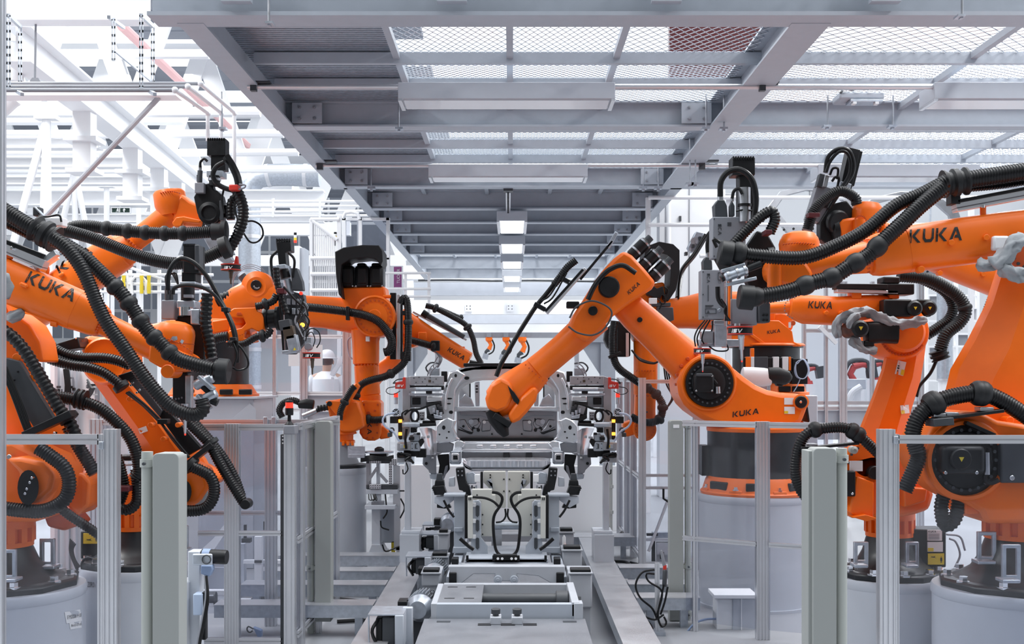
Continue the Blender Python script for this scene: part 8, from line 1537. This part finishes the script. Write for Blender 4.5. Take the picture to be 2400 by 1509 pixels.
# glass walls behind the left robots, and the worker
t = thing('glass_wall', 'framed glass wall on the left, behind the hanging orange forearm', 'partition', (X(760, 15), 15, 0))
for x0, x1 in ((704, 722), (804, 824), (560, 570), (640, 648)): part('wall_post', MB().profile((X((x0 + x1) / 2, 15), 15, 0), (X((x0 + x1) / 2, 15), 15, zat(695, 15)), px(x1 - x0, 15), .08, (0, 1, 0), 2), 'alum', t)
for y in (698, 789, 922, 960): part('wall_rail', MB().profile(P(560, y, 15.02), P(880, y, 15.02), .05, .05, (0, 0, 1), 1, 1), 'white', t)
bxs(t, [('pane', 722, 804, 700, 918, 'glass', .03, .01), ('pane', 570, 640, 700, 918, 'glass', .03, .01), ('pane', 648, 704, 700, 918, 'glass', .03, .01), ('notice', 676, 702, 815, 858, 'label', -.01, .01), ('notice', 722, 756, 808, 857, 'label', -.01, .01), ('kick_panel', 722, 804, 926, 1040, 'pedestal', .04, .02)], 15)
t = thing('leaning_board', 'white board leaning diagonally beside the worker behind glass', 'board', P(790, 900, 16)); part('board', MB().bar(P(778, 880, 16), P(806, 836, 16), .12, .05), 'white', t); part('board_post', MB().bx(X(776, 16), X(782, 16), 16, 16.05, 0, zat(884, 16)), 'white', t)
solo('work_platform', 'low white platform under the worker behind the glass wall', 'platform', MB().bx(X(690, 17), X(830, 17), 16.5, 17.6, 0, .58), 'pedestal')
def person(x, d, z0, label):
    t = thing('person', label, 'person', (X(x, d), d, z0)); c = Vector((X(x, d), d, z0))
    V = []; E_ = []; Rr = []
    def ch(pts, par):
        for (p, r) in pts:
            V.append(c + Vector(p)); Rr.append(r)
            if par is not None: E_.append((par, len(V) - 1))
            par = len(V) - 1
        return par
    pel = ch([((0, 0, .95), (.15, .11))], None); ch_ = ch([((0, 0, 1.1), (.14, .1)), ((0, 0, 1.28), (.17, .11)), ((0, .01, 1.42), (.15, .1)), ((0, .01, 1.5), (.06, .06)), ((.01, -.01, 1.57), (.07, .08)), ((.01, 0, 1.66), (.085, .1)), ((.01, .01, 1.74), (.07, .08))], pel)
    sh = 3
    for s_ in (-1, 1):
        ch([((s_ * .19, .01, 1.42), (.065, .065)), ((s_ * .24, .02, 1.14), (.05, .05)), ((s_ * .2, .18, .98), (.042, .042)), ((s_ * .16, .27, .98), (.04, .03))], sh)
        w = len(V) - 1
        for k in range(4): ch([((s_ * (.135 + .022 * k), .31, .985), (.011, .011)), ((s_ * (.135 + .022 * k), .36 - .01 * abs(k - 1), .965), (.01, .01))], w)
        ch([((s_ * .11, .29, .97), (.012, .012)), ((s_ * .1, .33, .96), (.01, .01))], w)
        ch([((s_ * .1, 0, .88), (.095, .095)), ((s_ * .11, .01, .5), (.065, .065)), ((s_ * .11, 0, .1), (.045, .045)), ((s_ * .12, .12, .04), (.045, .035))], pel)
    me = bpy.data.meshes.new('body'); me.from_pydata([v - c for v in V], E_, []); o = bpy.data.objects.new('body', me); COL.objects.link(o); o.parent = t; ROOT[o.name] = c
    sk = o.modifiers.new('skin', 'SKIN')
    for i, r in enumerate(Rr): me.skin_vertices[0].data[i].radius = r
    me.skin_vertices[0].data[0].use_root = True; o.modifiers.new('sub', 'SUBSURF').levels = 2; o.modifiers['sub'].render_levels = 2; me.materials.append(M['skin'])
    part('shirt', MB().lathe(c + Vector((0, 0, .86)), (0, 0, 1), [(.19, 0), (.18, .2), (.205, .42), (.2, .54), (.13, .62), (.075, .65)], 24), 'white', t)
    for s_ in (-1, 1): part('sleeve', MB().tube([c + Vector((s_ * .16, .01, 1.42)), c + Vector((s_ * .23, .01, 1.3)), c + Vector((s_ * .25, .02, 1.12)), c + Vector((s_ * .205, .17, .985))], [.085, .08, .065, .055], 14), 'white', t); part('trouser_leg', MB().tube([c + Vector((s_ * .09, 0, .92)), c + Vector((s_ * .11, .01, .5)), c + Vector((s_ * .11, 0, .06))], [.115, .09, .075], 14), 'grey', t); part('shoe', MB().ball(c + Vector((s_ * .12, .07, .04)), (.05, .13, .045)), 'black', t); part('ear', MB().ball(c + Vector((.01 + s_ * .088, 0, 1.64)), (.012, .022, .034), 8, 6), 'skin', t)
    part('nose', MB().ball(c + Vector((.01, .105, 1.635)), (.014, .022, .022), 8, 6), 'skin', t)
    part('hair', MB().ball(c + Vector((.01, -.02, 1.66)), (.092, .098, .085)), 'dark', t)
    h = part('hard_hat', MB().lathe(c + Vector((.01, 0, 1.69)), (0, 0, 1), [(.125, 0), (.125, .012), (.11, .02), (.105, .06), (.085, .1), (.05, .125), (.01, .132)], 28), 'white', t, label='white hard hat'); part('hat_brim', MB().ball(c + Vector((.06, .06, 1.7)), (.1, .12, .008)), 'white', h)
person(765, 17, .58, 'person in a white hard hat and pale work clothes standing behind glass on the left')
# railing with yellow posts
t = thing('stair_railing', 'white tubular stair railing with yellow padded posts at left, behind the black gun', 'railing', (X(350, 20), 20, 0)); tubes(t, 'rail_tube', [[(230, 644), (500, 644)], [(230, 664), (500, 668)], [(230, 684), (500, 684)], [(290, 622), (400, 660)], [(275, 690), (296, 634), (300, 690)]], .025, 20)
for x in (262, 304, 330, 372, 420, 470): part('rail_post', MB().bx(X(x, 20) - .025, X(x, 20) + .025, 20, 20.06, 0, zat(632, 20)), 'white', t)
for x, y0 in ((290, 640), (349, 642), (332, 650)): part('yellow_pad', MB().lathe(P(x, 688, 19.9), (0, 0, 1), [(.03, 0), (.035, .1), (.025, .2), (.035, .3)], 12), 'yellow', t)
tubes(t, 'rail_loop', [[(310, 690), (308, 655), (318, 648), (338, 650), (342, 662), (342, 690)]], .025, 19.95)
# valve cabinet seen between the left arms
t = thing('valve_cabinet', 'white valve cabinet with cable bundles, seen between the left orange arms', 'cabinet', (X(190, 12.5), 12.5, 0)); part('back_panel', MB().bx(X(118, 12.5), X(300, 12.5), 12.5, 12.6, 0, zat(850, 12.5)), 'white', t)
for x in (128, 154, 170, 222, 238): part('rack_upright', MB().bx(X(x, 12.4), X(x + 7, 12.4), 12.4, 12.46, 0, zat(856, 12.4)), 'pedestal', t)
rnd = random.Random(5)
for k in range(26): x, y = rnd.uniform(126, 220), rnd.uniform(880, 948); part('valve', MB().pbx(x, x + rnd.uniform(5, 12), y, y + rnd.uniform(3, 7), 12.36, .04), rnd.choice(('black', 'dark', 'galv', 'label', 'grey')), t)
for k in range(6): part('cable', MB().tube(smooth_path([P(150 + k * 2, 865, 12.36), P(154 + k * 2, 905, 12.34), P(150 + k * 3, 940, 12.36)], .05), .012, 6), 'hose', t)
for k in range(4): part('cable', MB().tube(smooth_path([P(205, 890 + 6 * k, 12.35), P(212 + 3 * k, 910, 12.3), P(196 + 3 * k, 936, 12.35)], .05), .012, 6), 'dark', t)
# trolley and stands behind the left fence
t = thing('part_trolley', 'white trolley frame with uprights behind the fence with the wide grooved post', 'trolley', (X(560, 10.6), 10.6, 0))
bxs(t, [('frame_bar', 470, 720, 1384, 1394, 'white', 0, .08), ('frame_bar', 470, 720, 1404, 1412, 'white', .2, .08), ('frame_bar', 470, 720, 1430, 1441, 'white', -.2, .08), ('upright', 596, 613, 1258, 1410, 'white', 0, .08), ('upright_band', 596, 613, 1313, 1319, 'dark', -.01, .02), ('arm', 570, 690, 1313, 1321, 'white', .05, .06), ('foot_plate', 560, 625, 1404, 1416, 'white', -.05, .3), ('plate_post', 558, 572, 1275, 1400, 'pedestal', .1, .1), ('clamp', 566, 586, 1262, 1272, 'dark', .05, .08), ('clamp_pin', 571, 577, 1230, 1262, 'dark', .07, .03), ('sheet', 470, 525, 1330, 1380, 'pedestal', .4, .03), ('handle', 617, 620, 1222, 1242, 'dark', .1, .02)], 10.6)
for x in (500, 610, 700): part('trolley_leg', MB().bx(X(x, 10.6), X(x + 10, 10.6), 10.45, 10.55, .1, zat(1436, 10.5)), 'white', t); part('castor', MB().cyl((X(x + 5, 10.6) - .03, 10.5, .06), (X(x + 5, 10.6) + .03, 10.5, .06), .06, n=16), 'dark', t)
part('side_gusset', MB().ext([(425, 1330), (500, 1262), (540, 1210), (545, 1225), (500, 1290), (440, 1345)], 10.9, .04), 'white', t); part('gusset_post', MB().bx(X(430, 10.9), X(445, 10.9), 10.9, 11, 0, zat(1335, 10.9)), 'white', t)
for k in range(4): part('trolley_bolt', MB().pbx(574 + k * 14, 579 + k * 14, 1406 - k % 2 * 3, 1410 - k % 2 * 3, 10.53, .03), 'dark', t)
t = thing('hand_scanner', 'small grey blue device with a wire loop on the floor behind the left fence', 'device', P(604, 1494, 9.0)); part('device_body', MB().ext([(592, 1470), (612, 1478), (612, 1494), (604, 1494)], 9.0, .06), 'blue_grey', t, .005); part('wire_loop', MB().tube(smooth_path([P(594, 1474, 9), P(582, 1468, 9), P(579, 1476, 9), P(585, 1482, 9), P(592, 1478, 9)], .01), .006, 6), 'dark', t)
t = thing('clamp_table', 'small pale fixture with dark clamps behind the right light curtain post', 'fixture', (X(1545, 12.6), 12.6, 0)); bxs(t, [('table', 1515, 1640, 1262, 1268, 'white', 0, .3), ('table_leg', 1528, 1536, 1268, 1318, 'dark', .1, .05), ('block', 1530, 1570, 1248, 1262, 'galv', .05, .1), ('block', 1540, 1575, 1272, 1300, 'white', -.02, .1), ('clamp', 1516, 1542, 1250, 1256, 'dark', .02, .05), ('clamp', 1548, 1556, 1294, 1310, 'black', -.05, .05)], 12.6)
part('fixture_foot', MB().bx(X(1540, 12.6), X(1575, 12.6), 12.62, 12.7, 0, zat(1298, 12.6)), 'white', t)
